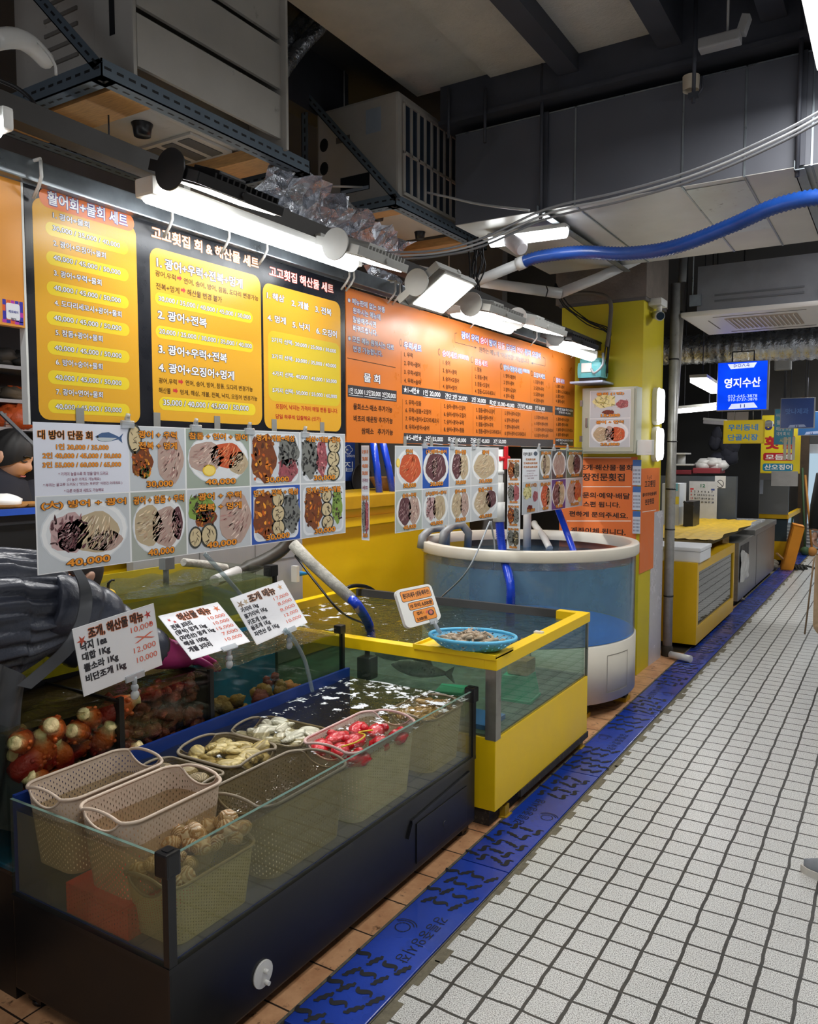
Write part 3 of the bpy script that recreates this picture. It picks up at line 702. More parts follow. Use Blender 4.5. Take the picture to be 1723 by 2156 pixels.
for i in range(26):
    o = bpy.data.objects.new('sea_squirt', sq[i % 3]); COL.objects.link(o)
    y = 1.265+.3*((i*7) % 26)/25; x = -2.075-.06*(i//9)-rr.uniform(0, .02); z = .46+.068*((i*5) % 4)+rr.uniform(-.015, .015)
    o.location = (x, y, min(z, .68)); o.rotation_euler = (rr.uniform(-1.2, 1.2), rr.uniform(.5, 1.9), rr.uniform(-.9, .9)); s = rr.uniform(.78, 1.0); o.scale = (s, s, s*1.05)
    if i < 12: q = onX(*((60, 1605), (92, 1585), (130, 1592), (165, 1540), (215, 1562), (256, 1588), (125, 1640), (190, 1502), (242, 1492), (110, 1530), (45, 1560), (80, 1645))[i], -2.085); o.location = (q.x, q.y, min(q.z, .70)); o.rotation_euler = (rr.uniform(-1.1, 1.1), rr.uniform(.3, 1.3), rr.uniform(-.6, .6))
    o['label'] = 'red sea squirt with a pale horned tip in the near bay of the glass tank'; o['category'] = 'sea squirt'; o['group'] = 'red sea squirts in the near bay'
M_weed = mat('rust_sea_growth', (126, 50, 28), .45, var=.6, scale=26, bump=.8, bscale=80, dirt=(168, 118, 60), dlo=.58)
mb = MB(); rr = random.Random(9)
for i in range(260):
    y = rr.uniform(1.615, 1.96); x = -2.058-abs(rr.gauss(0, .05)); z = rr.uniform(.375, .73)
    mb.ell((x, y, z), (rr.uniform(.012, .03), rr.uniform(.012, .03), rr.uniform(.012, .028)), 7, 5, rot('X', rr.uniform(0, 3)), .5, rr)
solo('sea_growth', mb, M_weed, 'rust-brown mass of shells and sea growth filling the middle bay of the glass tank', 'sea growth', None, None, 'stuff')
M_rock = [mat('tan_coral', (176, 116, 66), .7, var=.4, scale=30, bump=.8), mat('maroon_coral', (112, 44, 36), .7, var=.4, scale=30, bump=.8), mat('ochre_coral', (140, 104, 40), .7, var=.4, scale=30, bump=.8)]
for i, (px_, py_, r_, mi) in enumerate([(498, 1520, .045, 0), (545, 1490, .06, 1), (570, 1455, .05, 2), (555, 1500, .055, 0), (575, 1432, .028, 1), (600, 1462, .045, 0), (520, 1505, .05, 2), (480, 1490, .05, 2)]):
    p = onX(px_, py_, -2.13); mb = MB(); rr = random.Random(i)
    for k in range(9): mb.ell((p.x+rr.uniform(-r_, r_)*.7, p.y+rr.uniform(-r_, r_), max(p.z+rr.uniform(-r_, r_)*.8, .40)), (r_*.55, r_*.55, r_*.5), 8, 6, None, .5, rr)
    solo('coral_lump', mb, M_rock[mi], ['tan coral lump by the divider on the floor of the far bay', 'maroon coral lump in the far bay, under the tall stub', 'ochre coral lump in the far bay behind the tan ones', 'tan coral lump in front of the maroon one in the far bay',
         'small upright maroon stub, topmost of the corals in the far bay', 'tan coral lump farthest along the far bay floor', 'ochre coral lump between the divider and the maroon one', 'ochre growth hugging the divider of the far bay'][i], 'coral')
# ---- tall tank behind
TX0, TX1, TY0, TY1, TZ1, TWL = -2.93, -2.45, 1.62, 2.80, .985, .955
T3 = root('tall_fish_tank', 'tall glass tank of greenish water behind the price cards, with a black rear corner', 'fish tank', (-2.7, 2.2, 0))
mb = MB(); mb.box(TX0, TX1, TY0, TY1, 0, .40); part('stand', mb, M_yel, T3)
gpan(T3, TX1-.01, TX1, TY0, TY1, .40, TZ1); gpan(T3, TX0, TX1-.01, TY1-.01, TY1, .40, TZ1, M_glassg); gpan(T3, TX0, TX1-.01, TY0, TY0+.01, .40, TZ1)
mb = MB(); mb.box(TX0, TX0+.008, TY0, TY1, .40, TZ1+.0); part('back_panel', mb, mat('olive_yellow_backing', (196, 176, 40), .5, var=.15, scale=4), T3)
mb = MB(); mb.box(TX1-.012, TX1+.004, TY1-.012, TY1+.004, .4, TZ1-.01); mb.box(TX1-.04, TX1+.008, TY1-.04, TY1+.01, TZ1-.04, TZ1+.012, bev=.005); part('corner_post', mb, M_blackpl, T3)
waterbody('tank_water', 'greenish rippling water filling the tall tank below the photo menu', TX0+.01, TX1-.013, TY0+.012, TY1-.013, .42, TWL,
          water('tall_water', (214, 222, 196), (110, 118, 90), .30, foam=.78, fscale=20, wav=.7, wscale=14), glass('tall_water_side', (236, 244, 226), (150, 168, 130), .38, patch=6, ior=1.02), amp=.010)
p = onZ(228, 1254, .965)
r = root('float', 'small round yellow float with a black stem on the tall tank water', 'float', (p.x, p.y, .95))
mb = MB()
mb.grid(lambda u, v: (p.x+.026*(1+.1*cos(8*2*pi*u))*sin(pi*v)*cos(2*pi*u), p.y+.026*(1+.1*cos(8*2*pi*u))*sin(pi*v)*sin(2*pi*u), .97-.022*cos(pi*v)), 40, 10, True, False, True); part('float_ball', mb, mat('bright_yellow_plastic', (240, 196, 20), .35), r)
mb = MB(); mb.tube([(p.x, p.y, .99), (p.x+.002, p.y, 1.012), (p.x+.006, p.y+.012, 1.024), (p.x+.01, p.y+.022, 1.022)], [.006, .005, .004, .005], 8); part('stem', mb, M_blackpl, r)
# pipes over the tall tank
M_pvc = mat('white_pvc', (214, 214, 212), .35, var=.05); M_gpvc = mat('grey_pvc', (150, 156, 160), .4); M_hoseb = mat('blue_hose', (14, 62, 196), .3, var=.1, coat=.3); M_foilsl = mat('white_wrapped_sleeve', (188, 186, 176), .7, var=.3, scale=40, bump=.5, dirt=(120, 104, 64), dlo=.64)
M_dirtpipe = mat('grimy_black_pipe', (52, 50, 42), .5, var=.5, scale=30); M_clear = glass('clear_hose', (214, 224, 226), (200, 214, 220), .22)
def ribtube(mb, pts, r, pitch=.009, amp=.10, n=12):
    P = [Vector(q) for q in pts]; L = 0; out = []; rs = []
    D = [0]
    for a, b in zip(P[:-1], P[1:]): D.append(D[-1]+(b-a).length)
    k = max(2, int(D[-1]/pitch*2)); j = 0
    for i in range(k+1):
        d = D[-1]*i/k
        while j < len(D)-2 and D[j+1] < d: j += 1
        f = (d-D[j])/max(1e-9, D[j+1]-D[j]); out.append(P[j].lerp(P[j+1], f)); rs.append(r*(1+(amp if i % 2 else -amp)))
    mb.tube(out, rs, n); return mb
A = lambda x, y, X: tuple(onX(x, y, X))
mb = MB(); ribtube(mb, [A(386, 1184, -2.6), A(430, 1188, -2.62), A(476, 1196, -2.65)], .017, .008, .08); solo('corrugated_pipe', mb, M_foilsl, 'short white corrugated pipe just under the photo menu, over the tall tank', 'pipe')
mb = MB(); mb.tube(curve_pts([A(455, 1222, -2.55), A(500, 1203, -2.62), A(545, 1186, -2.66), A(590, 1160, -2.68), A(610, 1135, -2.68), A(612, 1110, -2.66)], 20), [.022]*6+[.034]*15, 12)
r = root('drain_pipe', 'grimy pipe elbow, white at its low end, dipping into the tall tank', 'pipe', A(545, 1186, -2.66)); part('elbow', mb, M_dirtpipe, r)
mb = MB(); mb.tube([A(452, 1223, -2.54), A(500, 1203, -2.61)], .025, 12); part('nozzle', mb, M_pvc, r, 'white lower end of the pipe')
mb = MB(); mb.box(-2.66, -2.62, 2.3, 2.35, 1.02, 1.07); mb.cyl((-2.64, 2.32, .94), (-2.64, 2.32, 1.1), .012); solo('hose_valve', mb, M_gpvc, 'grey hose valve block beside the pipe elbow above the tall tank', 'valve')
mb = MB(); mb.tube(curve_pts([A(430, 1165, -2.3), A(475, 1215, -2.25), A(515, 1262, -2.2), A(560, 1320, -2.1)], 14), .009, 10); solo('clear_hose', mb, M_clear, 'clear straight hose running from the photo menu down behind the highest price card', 'hose')
mb = MB(); mb.tube(curve_pts([A(600, 1325, -1.99), A(618, 1345, -1.98), A(640, 1385, -1.97), A(650, 1420, -1.96), A(658, 1456, -1.95)], 18), .008, 10); solo('clear_hose', mb, M_clear, 'clear curved hose pouring from below the highest price card into the low tank', 'hose')
# grey tiled block and yellow counter behind
M_gtile = mat('grey_wall_tile', (172, 176, 182), .35, var=.05)
mb = MB(); mb.box(-2.99, -2.945, 2.4, 3.60, 0, 1.235)
mb.m(1).box(-2.945, -2.943, 2.4, 3.6, .92, .925)
for y in (2.8, 3.2): mb.m(1).box(-2.945, -2.943, y, y+.004, 0, 1.23)
struct('wall_tiled', mb, [M_gtile, mat('tile_joint', (120, 122, 124), .8)])
r = root('counter', 'long yellow metal counter with stepped ledges behind the tanks', 'counter', (-3.3, 4.0, 0))
mb = MB(); mb.box(-3.6, -3.04, 2.1, 5.9, 0, 1.156); part('counter_front', mb, M_yel, r)
mb = MB(); mb.box(-3.62, -3.0, 2.1, 5.95, 1.155, 1.24, bev=.004); part('counter_top', mb, mat('dark_yellow_paint', (204, 160, 14), .4), r)
mb = MB(); mb.box(-3.6, -3.02, 2.1, 5.92, 1.04, 1.10); part('ledge', mb, M_yel, r)
# ---- yellow framed tank
YX0, YX1, YY0, YY1 = -2.83, -1.335, 2.825, 3.925
T4 = root('yellow_fish_tank', 'big yellow-framed glass fish tank with a shrimp basket on its corner shelf', 'fish tank', (-2.1, 3.4, 0))
mb = MB(); mb.box(YX0, YX1, YY0, YY1, .075, .372, bev=.004); part('base_panel', mb, M_yel, T4)
mb = MB(); mb.box(YX0+.03, YX1-.035, YY0+.02, YY1-.02, 0.0, .078); mb.box(YX1-.012, YX1+.004, YY0+.25, YY1+.012, .045, .076); part('plinth', mb, mat('grimy_plinth', (52, 46, 40), .8, var=.4, scale=20, dirt=(90, 80, 66)), T4)
for y in (YY0+.14, YY1-.05):
    mb = MB(); mb.box(YX1-.05, YX1-.01, y-.02, y+.02, 0, .05); mb.box(YX1-.06, YX1, y-.03, y+.03, 0, .008); part('foot', mb, mat('yellow_black_foot', (176, 140, 20), .6), T4)
gpan(T4, YX1-.012, YX1-.004, YY0+.004, YY1-.004, .372, .66, M_glass); gpan(T4, YX0, YX1-.012, YY0+.004, YY0+.012, .372, .66, M_glassg)
gpan(T4, YX0, YX1-.012, YY1-.012, YY1-.004, .372, .69)
mb = MB(); mb.box(YX1-.045, YX1+.002, YY0-.002, YY0+.045, .365, .66); part('corner_post', mb, M_stain, T4); mb = MB(); mb.box(YX1-.012, YX1+.001, YY1-.014, YY1, .372, .66); part('corner_post', mb, M_stain, T4)
mb = MB(); mb.box(YX1-.05, YX1+.006, YY0-.006, YY1+.008, .652, .700, bev=.003); mb.box(YX0, YX1-.05, YY0-.006, YY0+.05, .652, .700, bev=.003); mb.box(YX1-.16, YX1-.05, YY1-.045, YY1+.008, .652, .700, bev=.003); mb.box(YX0-.006, YX0+.05, YY0+.05, YY1+.008, .652, .700, bev=.003); part('top_frame', mb, M_yel, T4)
mb = MB(); mb.box(YX0, YX1-.16, YY1-.02, YY1+.006, .655, .698); part('back_edge', mb, mat('grey_edge_strip', (70, 70, 72), .5), T4)
mb = MB(); q = [onZ(849, 1367, .708), onZ(901, 1348, .708), onZ(1083, 1366, .708), onZ(1022, 1397, .708)]
x0 = min(a.x for a in q); x1 = YX1+.004; mb.box(q[0].x, x1, YY0-.012, q[2].y, .700, .706); mb.box(q[0].x, x1, YY0-.014, YY0-.004, .694, .716, bev=.002); mb.box(q[0].x, q[0].x+.008, YY0-.01, q[2].y, .700, .716); mb.box(x1-.006, x1, YY0-.01, q[2].y, .700, .714); part('corner_shelf', mb, M_yel, T4)
mb = MB(); p = onZ(1135, 1333, .7); mb.box(p.x-.02, p.x+.02, p.y-.014, p.y+.014, .699, .709, bev=.002); part('clip', mb, M_white, T4, 'small white clip on the yellow rim')
waterbody('tank_water', 'murky water with floating foam filling the yellow-framed tank', YX0+.01, YX1-.015, YY0+.015, YY1-.014, .38, .655,
          water('yellow_tank_water', (222, 230, 216), (84, 88, 66), .20, foam=.66, fscale=11, wav=.32, wscale=11, fdir=(0, .1, -.12)), glass('yellow_water_side', (228, 246, 240), (140, 176, 164), .09, patch=5, ior=1.02), amp=.004)
mb = MB(); mb.box(YX0+.01, YX1-.014, YY0+.013, YY1-.014, .372, .380); solo('gravel_bed', mb, mat('dark_bed', (96, 110, 100), .8, var=.4, scale=20, dirt=(60, 120, 170), dlo=.62), 'dark floor lining of the yellow-framed tank', 'tank lining')
M_teal = mat('green_crate_plastic', (30, 186, 142), .45, var=.1)
def crate(cx_, cy_, cz, label, rz=.3):
    r = root('green_crate', label, 'crate', (cx_, cy_, cz), None, rz); mb = MB()
    mb.lathe([(.11, 0), (.085, .115), (.08, .118), (0, .118)], n=4, a0=pi/4, a1=pi/4+2*pi, smooth=False); part('shell', mb, M_teal, r, local=True)
    mb = MB(); mb.lathe([(.115, 0), (.115, .012), (.105, .014)], n=4, a0=pi/4, a1=pi/4+2*pi, smooth=False); part('lip', mb, M_teal, r, local=True)
crate(-1.47, 3.36, .381, 'upturned green crate under the brick inside the yellow-framed tank', .1); crate(-1.62, 2.98, .381, 'upturned green crate nearest the steel corner inside the yellow-framed tank', .25)
p = (-1.46, 3.36)
mb = MB(); mb.box(p[0]-.05, p[0]+.05, p[1]-.05, p[1]+.055, .500, .570, bev=.012)
for dx in (-.02, .02): mb.cyl((p[0]+dx, p[1], .5705), (p[0]+dx, p[1], .5712), .012)
solo('brick', mb, mat('pale_brick', (222, 190, 150), .9, var=.2, scale=30, bump=.6), 'pale brick with two holes standing on the green crate in the yellow-framed tank', 'brick')
mb = MB(); mb.tube([(p[0]-.002, p[1], .57), (p[0], p[1]+.01, .66)], .008, 8); solo('bamboo_stick', mb, mat('dull_bamboo', (120, 96, 60), .7), 'thin brown stick standing on the brick in the yellow-framed tank', 'stick')
mb = MB(); mb.box(-1.66, -1.40, 2.88, 3.06, .3805, .40)
solo('blue_tray', mb, mat('blue_tray_plastic', (28, 118, 208), .4, var=.1), 'bright blue tray lying on the floor of the yellow-framed tank by the steel corner', 'tray')
M_fish = mat('grey_fish_skin', (150, 158, 150), .35, var=.35, scale=20, dirt=(40, 46, 44), dlo=.55)
def fish(x, y, z, s, rz, label):
    r = root('fish', label, 'fish', (x, y, z), None, rz); mb = MB()
    prof = [(-.5, .012), (-.46, .04), (-.36, .085), (-.2, .12), (0, .125), (.2, .09), (.35, .045), (.42, .025)]
    n = 12; o = len(mb.v)
    for (u, h) in prof:
        for k in range(n): a = 2*pi*k/n; mb.v.append((u*s, .5*h*s*cos(a), h*s*sin(a)))
    for i in range(len(prof)-1):
        for k in range(n): k2 = (k+1) % n; mb.face((o+i*n+k, o+(i+1)*n+k, o+(i+1)*n+k2, o+i*n+k2), True)
    mb.face([o+k for k in range(n)]); part('body', mb, M_fish, r, local=True)
    mb = MB(); mb.prism([(.4, .02), (.55, .12), (.5, 0), (.55, -.12), (.4, -.02)], lambda u, v: (u*s, -.004, v*s), lambda u, v: (u*s, .004, v*s)); part('tail_fin', mb, M_fish, r, local=True)
    mb = MB(); mb.prism([(-.15, .1), (-.05, .18), (.15, .16), (.2, .08)], lambda u, v: (u*s, -.003, v*s), lambda u, v: (u*s, .003, v*s)); part('dorsal_fin', mb, M_fish, r, local=True)
p = onY(880, 1412, 2.87); fish(p.x, 2.895, p.z, .30, .0, 'grey fish swimming close to the near glass of the yellow-framed tank, tail to the aisle')
fish(-2.0, 3.2, .55, .28, .5, 'grey fish in the middle of the yellow-framed tank behind the first one'); fish(-1.62, 3.6, .56, .26, -.4, 'grey fish deeper in the yellow-framed tank, near the far glass')
mb = MB(); mb.box(-2.05, -1.98, 2.88, 2.95, .5, .6, bev=.01); mb.cyl((-2.015, 2.915, .6), (-2.015, 2.915, .66), .012); solo('pump', mb, M_blackpl, 'small black pump hanging in the near left of the yellow-framed tank', 'pump')
# shrimp basket on the corner shelf
p = onZ(995, 1362, .715)
r = root('shrimp_basket', 'oval sky-blue plastic basket heaped with shrimp on the yellow corner shelf', 'basket', (p.x, p.y, .708), None, .25)
MBL = (96, 190, 232); Hb = holes('skyblue_mesh_plastic', MBL, 34, 3.2); Mb = mat('skyblue_plastic', MBL, .35, var=.05)
mb = MB(); n = 96
mb.grid(lambda u, v: ((.105+.055*v**.7)*1.12*cos(2*pi*u), (.07+.05*v**.7)*1.1*sin(2*pi*u), .004+.048*v), n, 5, True, True, True); part('basket_wall', mb, Hb, r, local=True)
mb = MB(); mb.add([(.105*1.12*cos(2*pi*k/32), .077*sin(2*pi*k/32), .004) for k in range(32)], [tuple(range(32))]); part('basket_floor', mb, Mb, r, local=True)
mb = MB(); ring = [(.160*1.12*cos(2*pi*k/64), .12*1.1*sin(2*pi*k/64), .053) for k in range(66)]; mb.tube(ring, .0075, 8, False); part('rim', mb, Mb, r, local=True)
M_shr = mat('raw_shrimp', (176, 158, 134), .25, var=.25, scale=60, coat=.4, dirt=(110, 84, 62), dlo=.62)
def shrimp_mesh(i):
    rr = random.Random(i); mb = MB(); c = curve_pts([(-.035, 0, 0), (-.015, .014, .002), (.01, .014, 0), (.028, 0, -.002), (.034, -.014, 0)], 16)
    mb.tube(c, [.004]+[.0085-.0003*k+(.0008 if k % 2 else 0) for k in range(len(c)-2)]+[.003], 8); mb.prism([(.03, -.012), (.045, -.028), (.03, -.03)], lambda u, v: (u, v, -.001), lambda u, v: (u, v, .001))
    for k in range(2): mb.tube([(-.034, 0, .002), (-.055, -.01+.02*k, .008), (-.075, -.02+.05*k, .002)], .0007, 4)
    return mb.mesh('shrimp_body', M_shr)
SH = [shrimp_mesh(i) for i in range(3)]; rr = random.Random(3)
for i in range(46):
    a = rr.uniform(0, 6.28); q = sqrt(rr.random())*.115; o = bpy.data.objects.new('shrimp', SH[i % 3]); COL.objects.link(o)
    lx, ly = q*cos(a)*1.05, q*sin(a)*.68; h = .735+.022*(1-(q/.125)**2)+rr.uniform(0, .006)
    o.location = (p.x+lx*cos(.25)-ly*sin(.25), p.y+lx*sin(.25)+ly*cos(.25), h); o.rotation_euler = (rr.uniform(-.4, .4), rr.uniform(-.4, .4), rr.uniform(0, 6.28))
    o['label'] = 'raw grey shrimp heaped in the sky-blue basket'; o['category'] = 'shrimp'; o['group'] = 'shrimp in the sky-blue basket'
# hoses into the yellow tank
mb = MB(); mb.tube([A(618, 1146, -2.3), A(655, 1185, -2.2), A(700, 1226, -2.1), A(741, 1262, -2.02)], .026, 12)
r = root('inlet_hose', 'blue ribbed hose with a white wrapped sleeve diving into the yellow-framed tank', 'hose', A(700, 1226, -2.1)); part('sleeve', mb, M_foilsl, r, 'grubby white wrapped sleeve')
mb = MB(); q = onZ(778, 1318, .65); ribtube(mb, curve_pts([A(736, 1258, -2.03), A(755, 1278, -2.0), tuple(q), (q.x+.03, q.y-.02, .56)], 30), .021, .010); part('blue_hose', mb, M_hoseb, r)
mb = MB(); mb.tube(curve_pts([A(622, 1170, -2.28), A(668, 1230, -2.1), A(720, 1290, -2.0), tuple(onZ(765, 1312, .66))], 20), .005, 6); solo('black_cable', mb, M_blackpl, 'thin black cable drooping beside the white-sleeved hose into the yellow-framed tank', 'cable')
mb = MB(); mb.tube(curve_pts([A(715, 1250, -2.75), A(735, 1236, -2.75), A(757, 1233, -2.75), A(778, 1238, -2.75), A(795, 1250, -2.75)], 20), .012, 8); solo('black_cable', mb, M_blackpl, 'thick black cable arching over the back rim of the yellow-framed tank', 'cable')
r = root('tap', 'white and blue tap on the edge of the yellow counter', 'tap', A(625, 1212, -2.9)); a = onX(622, 1208, -2.9)
mb = MB(); mb.box(a.x-.02, a.x+.02, a.y-.012, a.y+.012, a.z-.045, a.z+.045); part('tap_body', mb, M_white, r); mb = MB(); mb.tube([(a.x, a.y+.01, a.z), (a.x+.01, a.y+.1, a.z-.01)], [.02, .006], 8); part('handle', mb, mat('blue_tap_plastic', (30, 140, 210), .4), r)
# ---- round tank
RC = (-2.005, 4.70); RR = .684
T5 = root('round_tank', 'round tank with a white rim, clear wall and white skirt beside the yellow pillar', 'fish tank', (RC[0], RC[1], 0))
M_cream = mat('cream_fibreglass', (222, 216, 202), .35, var=.05, scale=4)
mb = MB(); mb.lathe([(RR-.03, .09), (RR-.012, .088), (RR-.012, .418), (RR-.03, .422)], (RC[0], RC[1], 0), 96); part('skirt', mb, M_cream, T5)
mb = MB(); mb.lathe([(RR-.05, .905), (RR-.05, .968), (RR-.044, .972), (RR-.004, .972), (RR, .966), (RR, .912), (RR-.006, .905), (RR-.05, .905)], (RC[0], RC[1], 0), 96); part('rim', mb, M_cream, T5)
mb = MB(); mb.lathe([(RR-.02, .42), (RR-.02, .908)], (RC[0], RC[1], 0), 96); part('clear_wall', mb, glass('acrylic_wall', (236, 242, 246), (170, 180, 200), .12, strength=.6), T5)
mb = MB(); mb.lathe([(0, .425), (RR-.024, .425)], (RC[0], RC[1], 0), 64); part('tank_floor', mb, mat('bright_blue_floor', (8, 132, 226), .4, var=.05), T5)
mb = MB()
a0 = atan2(onX(1340, 1400, -1.37).y-RC[1], -1.37-RC[0])
for (u0, u1, z0, z1) in ((-.30, .02, .355, .36), (-.30, .02, .14, .145), (-.302, -.296, .14, .36), (.014, .02, .14, .36)):
    mb.lathe([(RR-.0105, z0), (RR-.0105, z1)], (RC[0], RC[1], 0), 12, -.12+u0, -.12+u1)
part('access_panel', mb, mat('panel_gap', (150, 144, 132), .6), T5)
for k in range(8):
    a = k*pi/4-.62; x, y = RC[0]+(RR-.09)*cos(a), RC[1]+(RR-.09)*sin(a); mb = MB(); mb.m(0).box(x-.035, x+.035, y-.035, y+.035, .02, .092); mb.m(1).box(x-.045, x+.045, y-.045, y+.045, 0, .024); part('foot', mb, [mat('rusty_foot', (58, 50, 40), .8, var=.4, scale=30), mat('yellow_pad', (206, 160, 20), .6)], T5)
mb = MB(); mb.m(1).lathe([(RR-.026, .43), (RR-.026, .858)], (RC[0], RC[1], 0), 96)
mb.m(0)
mb.grid(lambda u, v: (RC[0]+(RR-.027)*v*cos(2*pi*u), RC[1]+(RR-.027)*v*sin(2*pi*u), .86+.003*sin(20*v*cos(2*pi*u)+9*v*sin(6*u))), 64, 16, True, False, True)
solo('tank_water', mb, [water('round_water', (206, 222, 228), (84, 98, 102), .22, foam=.82, fscale=18, wav=.5, wscale=13), glass('round_water_side', (210, 234, 248), (120, 168, 194), .44, patch=3, ior=1.02)], 'blue-grey water filling the round tank', 'water', None, None, 'stuff')
mb = MB(); p = onZ(1110, 1152, .86); mb.cyl((p.x, p.y, .80), (p.x, p.y, 1.32), .028, 20); solo('standpipe', mb, M_pvc, 'upright white standpipe rising out of the round tank water', 'pipe')
a, b = onX(1128, 1108, -2.25), onX(1158, 1146, -2.05)
mb = MB(); mb.tube(curve_pts([(a.x-.06, a.y+.12, a.z+.01), tuple(a), tuple(a.lerp(b, .5)), (b.x, b.y, .86)], 16), .024, 12); solo('inlet_pipe', mb, M_pvc, 'short white angled pipe spouting into the round tank beside the standpipe', 'pipe')
q = onZ(1208, 1160, .86)
mb = MB(); ribtube(mb, curve_pts([A(1166, 1045, -1.99), A(1180, 1085, -1.97), A(1195, 1125, -1.93), tuple(q), (q.x+.03, q.y, .78)], 30), .022, .012, .05)
solo('blue_hose', mb, M_hoseb, 'straight blue hose slanting into the round tank from the photo sheets', 'hose')
for (xa, lbl, off) in ((915, 'grey elbow pipe hooked over the near left rim of the round tank', 0), (960, 'grey elbow pipe hooked over the round tank rim, second from the left', .02)):
    p0, p1, p2, p3 = onZ(xa-28, 1135, .985), onZ(xa-8, 1120, 1.0), onZ(xa+14, 1118, 1.0), onZ(xa+24, 1148, .89)
    mb = MB(); mb.tube([(p0.x, p0.y, .93+off), (p0.x+.01, p0.y, 1.0+off), (p1.x, p1.y, 1.02+off), (p2.x, p2.y, 1.02+off), (p2.x+.04, p2.y+.01, .99), (p3.x, p3.y, .83)], .027, 12); solo('elbow_pipe', mb, M_gpvc, lbl, 'pipe')
# tall white PVC riser with a red valve and a blue hose into the yellow tank
vx = -1.93; q = onZ(1075, 1282, .655)
a, b = onX(1052, 935, vx), onX(1062, 1085, vx)
r = root('valve_riser', 'white PVC riser with a red lever valve between the photo sheets, blue hose below', 'pipe', (vx, a.y, b.z))
mb = MB(); mb.cyl((vx, a.y, 1.535), (vx, a.y, b.z), .022, 16); mb.cyl((vx, a.y, b.z+.19), (vx, a.y, b.z+.06), .027, 16); mb.cyl((vx, a.y, b.z+.08), (vx, a.y, b.z-.03), .034, 16); mb.cyl((vx, a.y, b.z+.26), (vx, a.y, b.z+.24), .028, 16); part('pipe', mb, M_pvc, r)
v_ = onX(1065, 966, vx+.03); mb = MB(); mb.box(v_.x-.008, v_.x+.008, v_.y-.012, v_.y+.02, v_.z-.06, v_.z+.07, rot('Z', 0), .006); mb.tube([(v_.x-.02, v_.y-.04, v_.z), (v_.x, v_.y+.04, v_.z+.004)], .014, 8); part('valve_lever', mb, mat('red_valve_plastic', (206, 20, 34), .35), r)
mb = MB(); ribtube(mb, curve_pts([(vx, a.y, b.z), (vx+.02, a.y+.01, b.z-.2), (q.x, q.y-.005, .80), (q.x, q.y, .655), (q.x, q.y, .56)], 40), .024, .011); part('blue_hose', mb, M_hoseb, r)
for i, (x0, y0, x1, y1, x2, y2) in enumerate(((1032, 1098, 985, 1200, 925, 1262), (1034, 1098, 1042, 1170, 1022, 1270))):
    e = onZ(x2, y2, .66); mb = MB(); mb.tube(curve_pts([A(x0, y0, -1.93), A(x1, y1, -1.95), tuple(e)], 16), .005, 6)
    solo('air_tube', mb, mat('grey_tube', (140, 146, 152), .4), ['thin grey air tube slanting left from the photo sheet into the yellow-framed tank', 'thin grey air tube dropping almost straight from the photo sheet into the yellow-framed tank'][i], 'tube')
# ================================================================ menu boards
BX = -1.95
BOARDM = printmat('board_print', .24, .35, .0); SHEETM = printmat('laminated_print', .22, .5, .2); PAPERM = printmat('paper_print', .45)
CROP = {'c4': (0, 370, .2551), 'c5': (300, 370, .26698), 'c6': (700, 560, .31341), 'c7': (0, 870, .23216), 'c8': (380, 880, .23216), 'd1': (720, 900, .23216), 'd2': (1080, 780, .20313), 'px': (0, 0, 1)}
class XPrint(Print):
    """print on an aisle-facing plane (x = const); coordinates come from the plane's own y/z via onX"""
    def __init__(s, X, crop='px', step=.00025):
        s.X = X; s.crop = crop; super().__init__(lambda y, z: (s.X, y, z), (1, 0, 0), step)
    def P(s, x, y): ox, oy, k = CROP[s.crop]; p = onX(ox+x*k, oy+y*k, s.X); return (p.y, p.z)
    def T(s, t, xl, yb, xr, h, col, edge=None, bold=.02, ew=.05, lay=None):
        y0, z0 = s.P(xl, yb); z1 = s.P(xl, yb-h)[1]; y1 = s.P(xr, yb)[0]
        s.text(t, y0, z0, y1, z1, col, edge, bold, lay, ew)
    def R(s, xl, yt, xr, yb, col, lay=None, r=0.):
        y0, z1 = s.P(xl, yt); z0 = s.P(xl, yb)[1]; y1 = s.P(xr, yb)[0]; s.rect(y0, z0, y1, z1, col, lay, r)
WH, NV, OR, DK = (246, 246, 250), (26, 30, 70), (236, 150, 40), (52, 30, 10)
# --- black board with three yellow panels
y0, y1 = onX(58, 700, BX).y, onX(727, 700, BX).y; z0, z1 = 1.582, 2.20
B1 = root('menu_board', 'black menu board with three rounded yellow panels of set menus', 'menu board', (BX-.012, (y0+y1)/2, z0))
mb = MB(); mb.box(BX-.024, BX, y0, y1, z0, z1); B1b = part('board', mb, mat('black_board', (22, 24, 32), .28, var=.1), B1)
mb = MB(); mb.box(BX-.024, BX+.001, y0-.006, y0, z0, z1); part('edge_strip', mb, M_white, B1)
P = XPrint(BX, 'c4'); YP = (232, 172, 40); PILL = (243, 214, 44)
P.R(262, 160, 1158, 2008, YP, 1, .03); P.R(318, 82, 1103, 240, (244, 132, 72), 2, .05)
P.T('활어회+물회 세트', 392, 235, 1048, 115, WH, (70, 70, 150), .028, .05, 3)
its = ['1. 광어+물회', '2. 광어+오징어+물회', '3. 광어+우럭+물회', '4. 도다리세꼬시+광어+물회', '5. 참돔+광어+물회', '6. 방어+숭어+물회', '7. 광어+연어+물회']
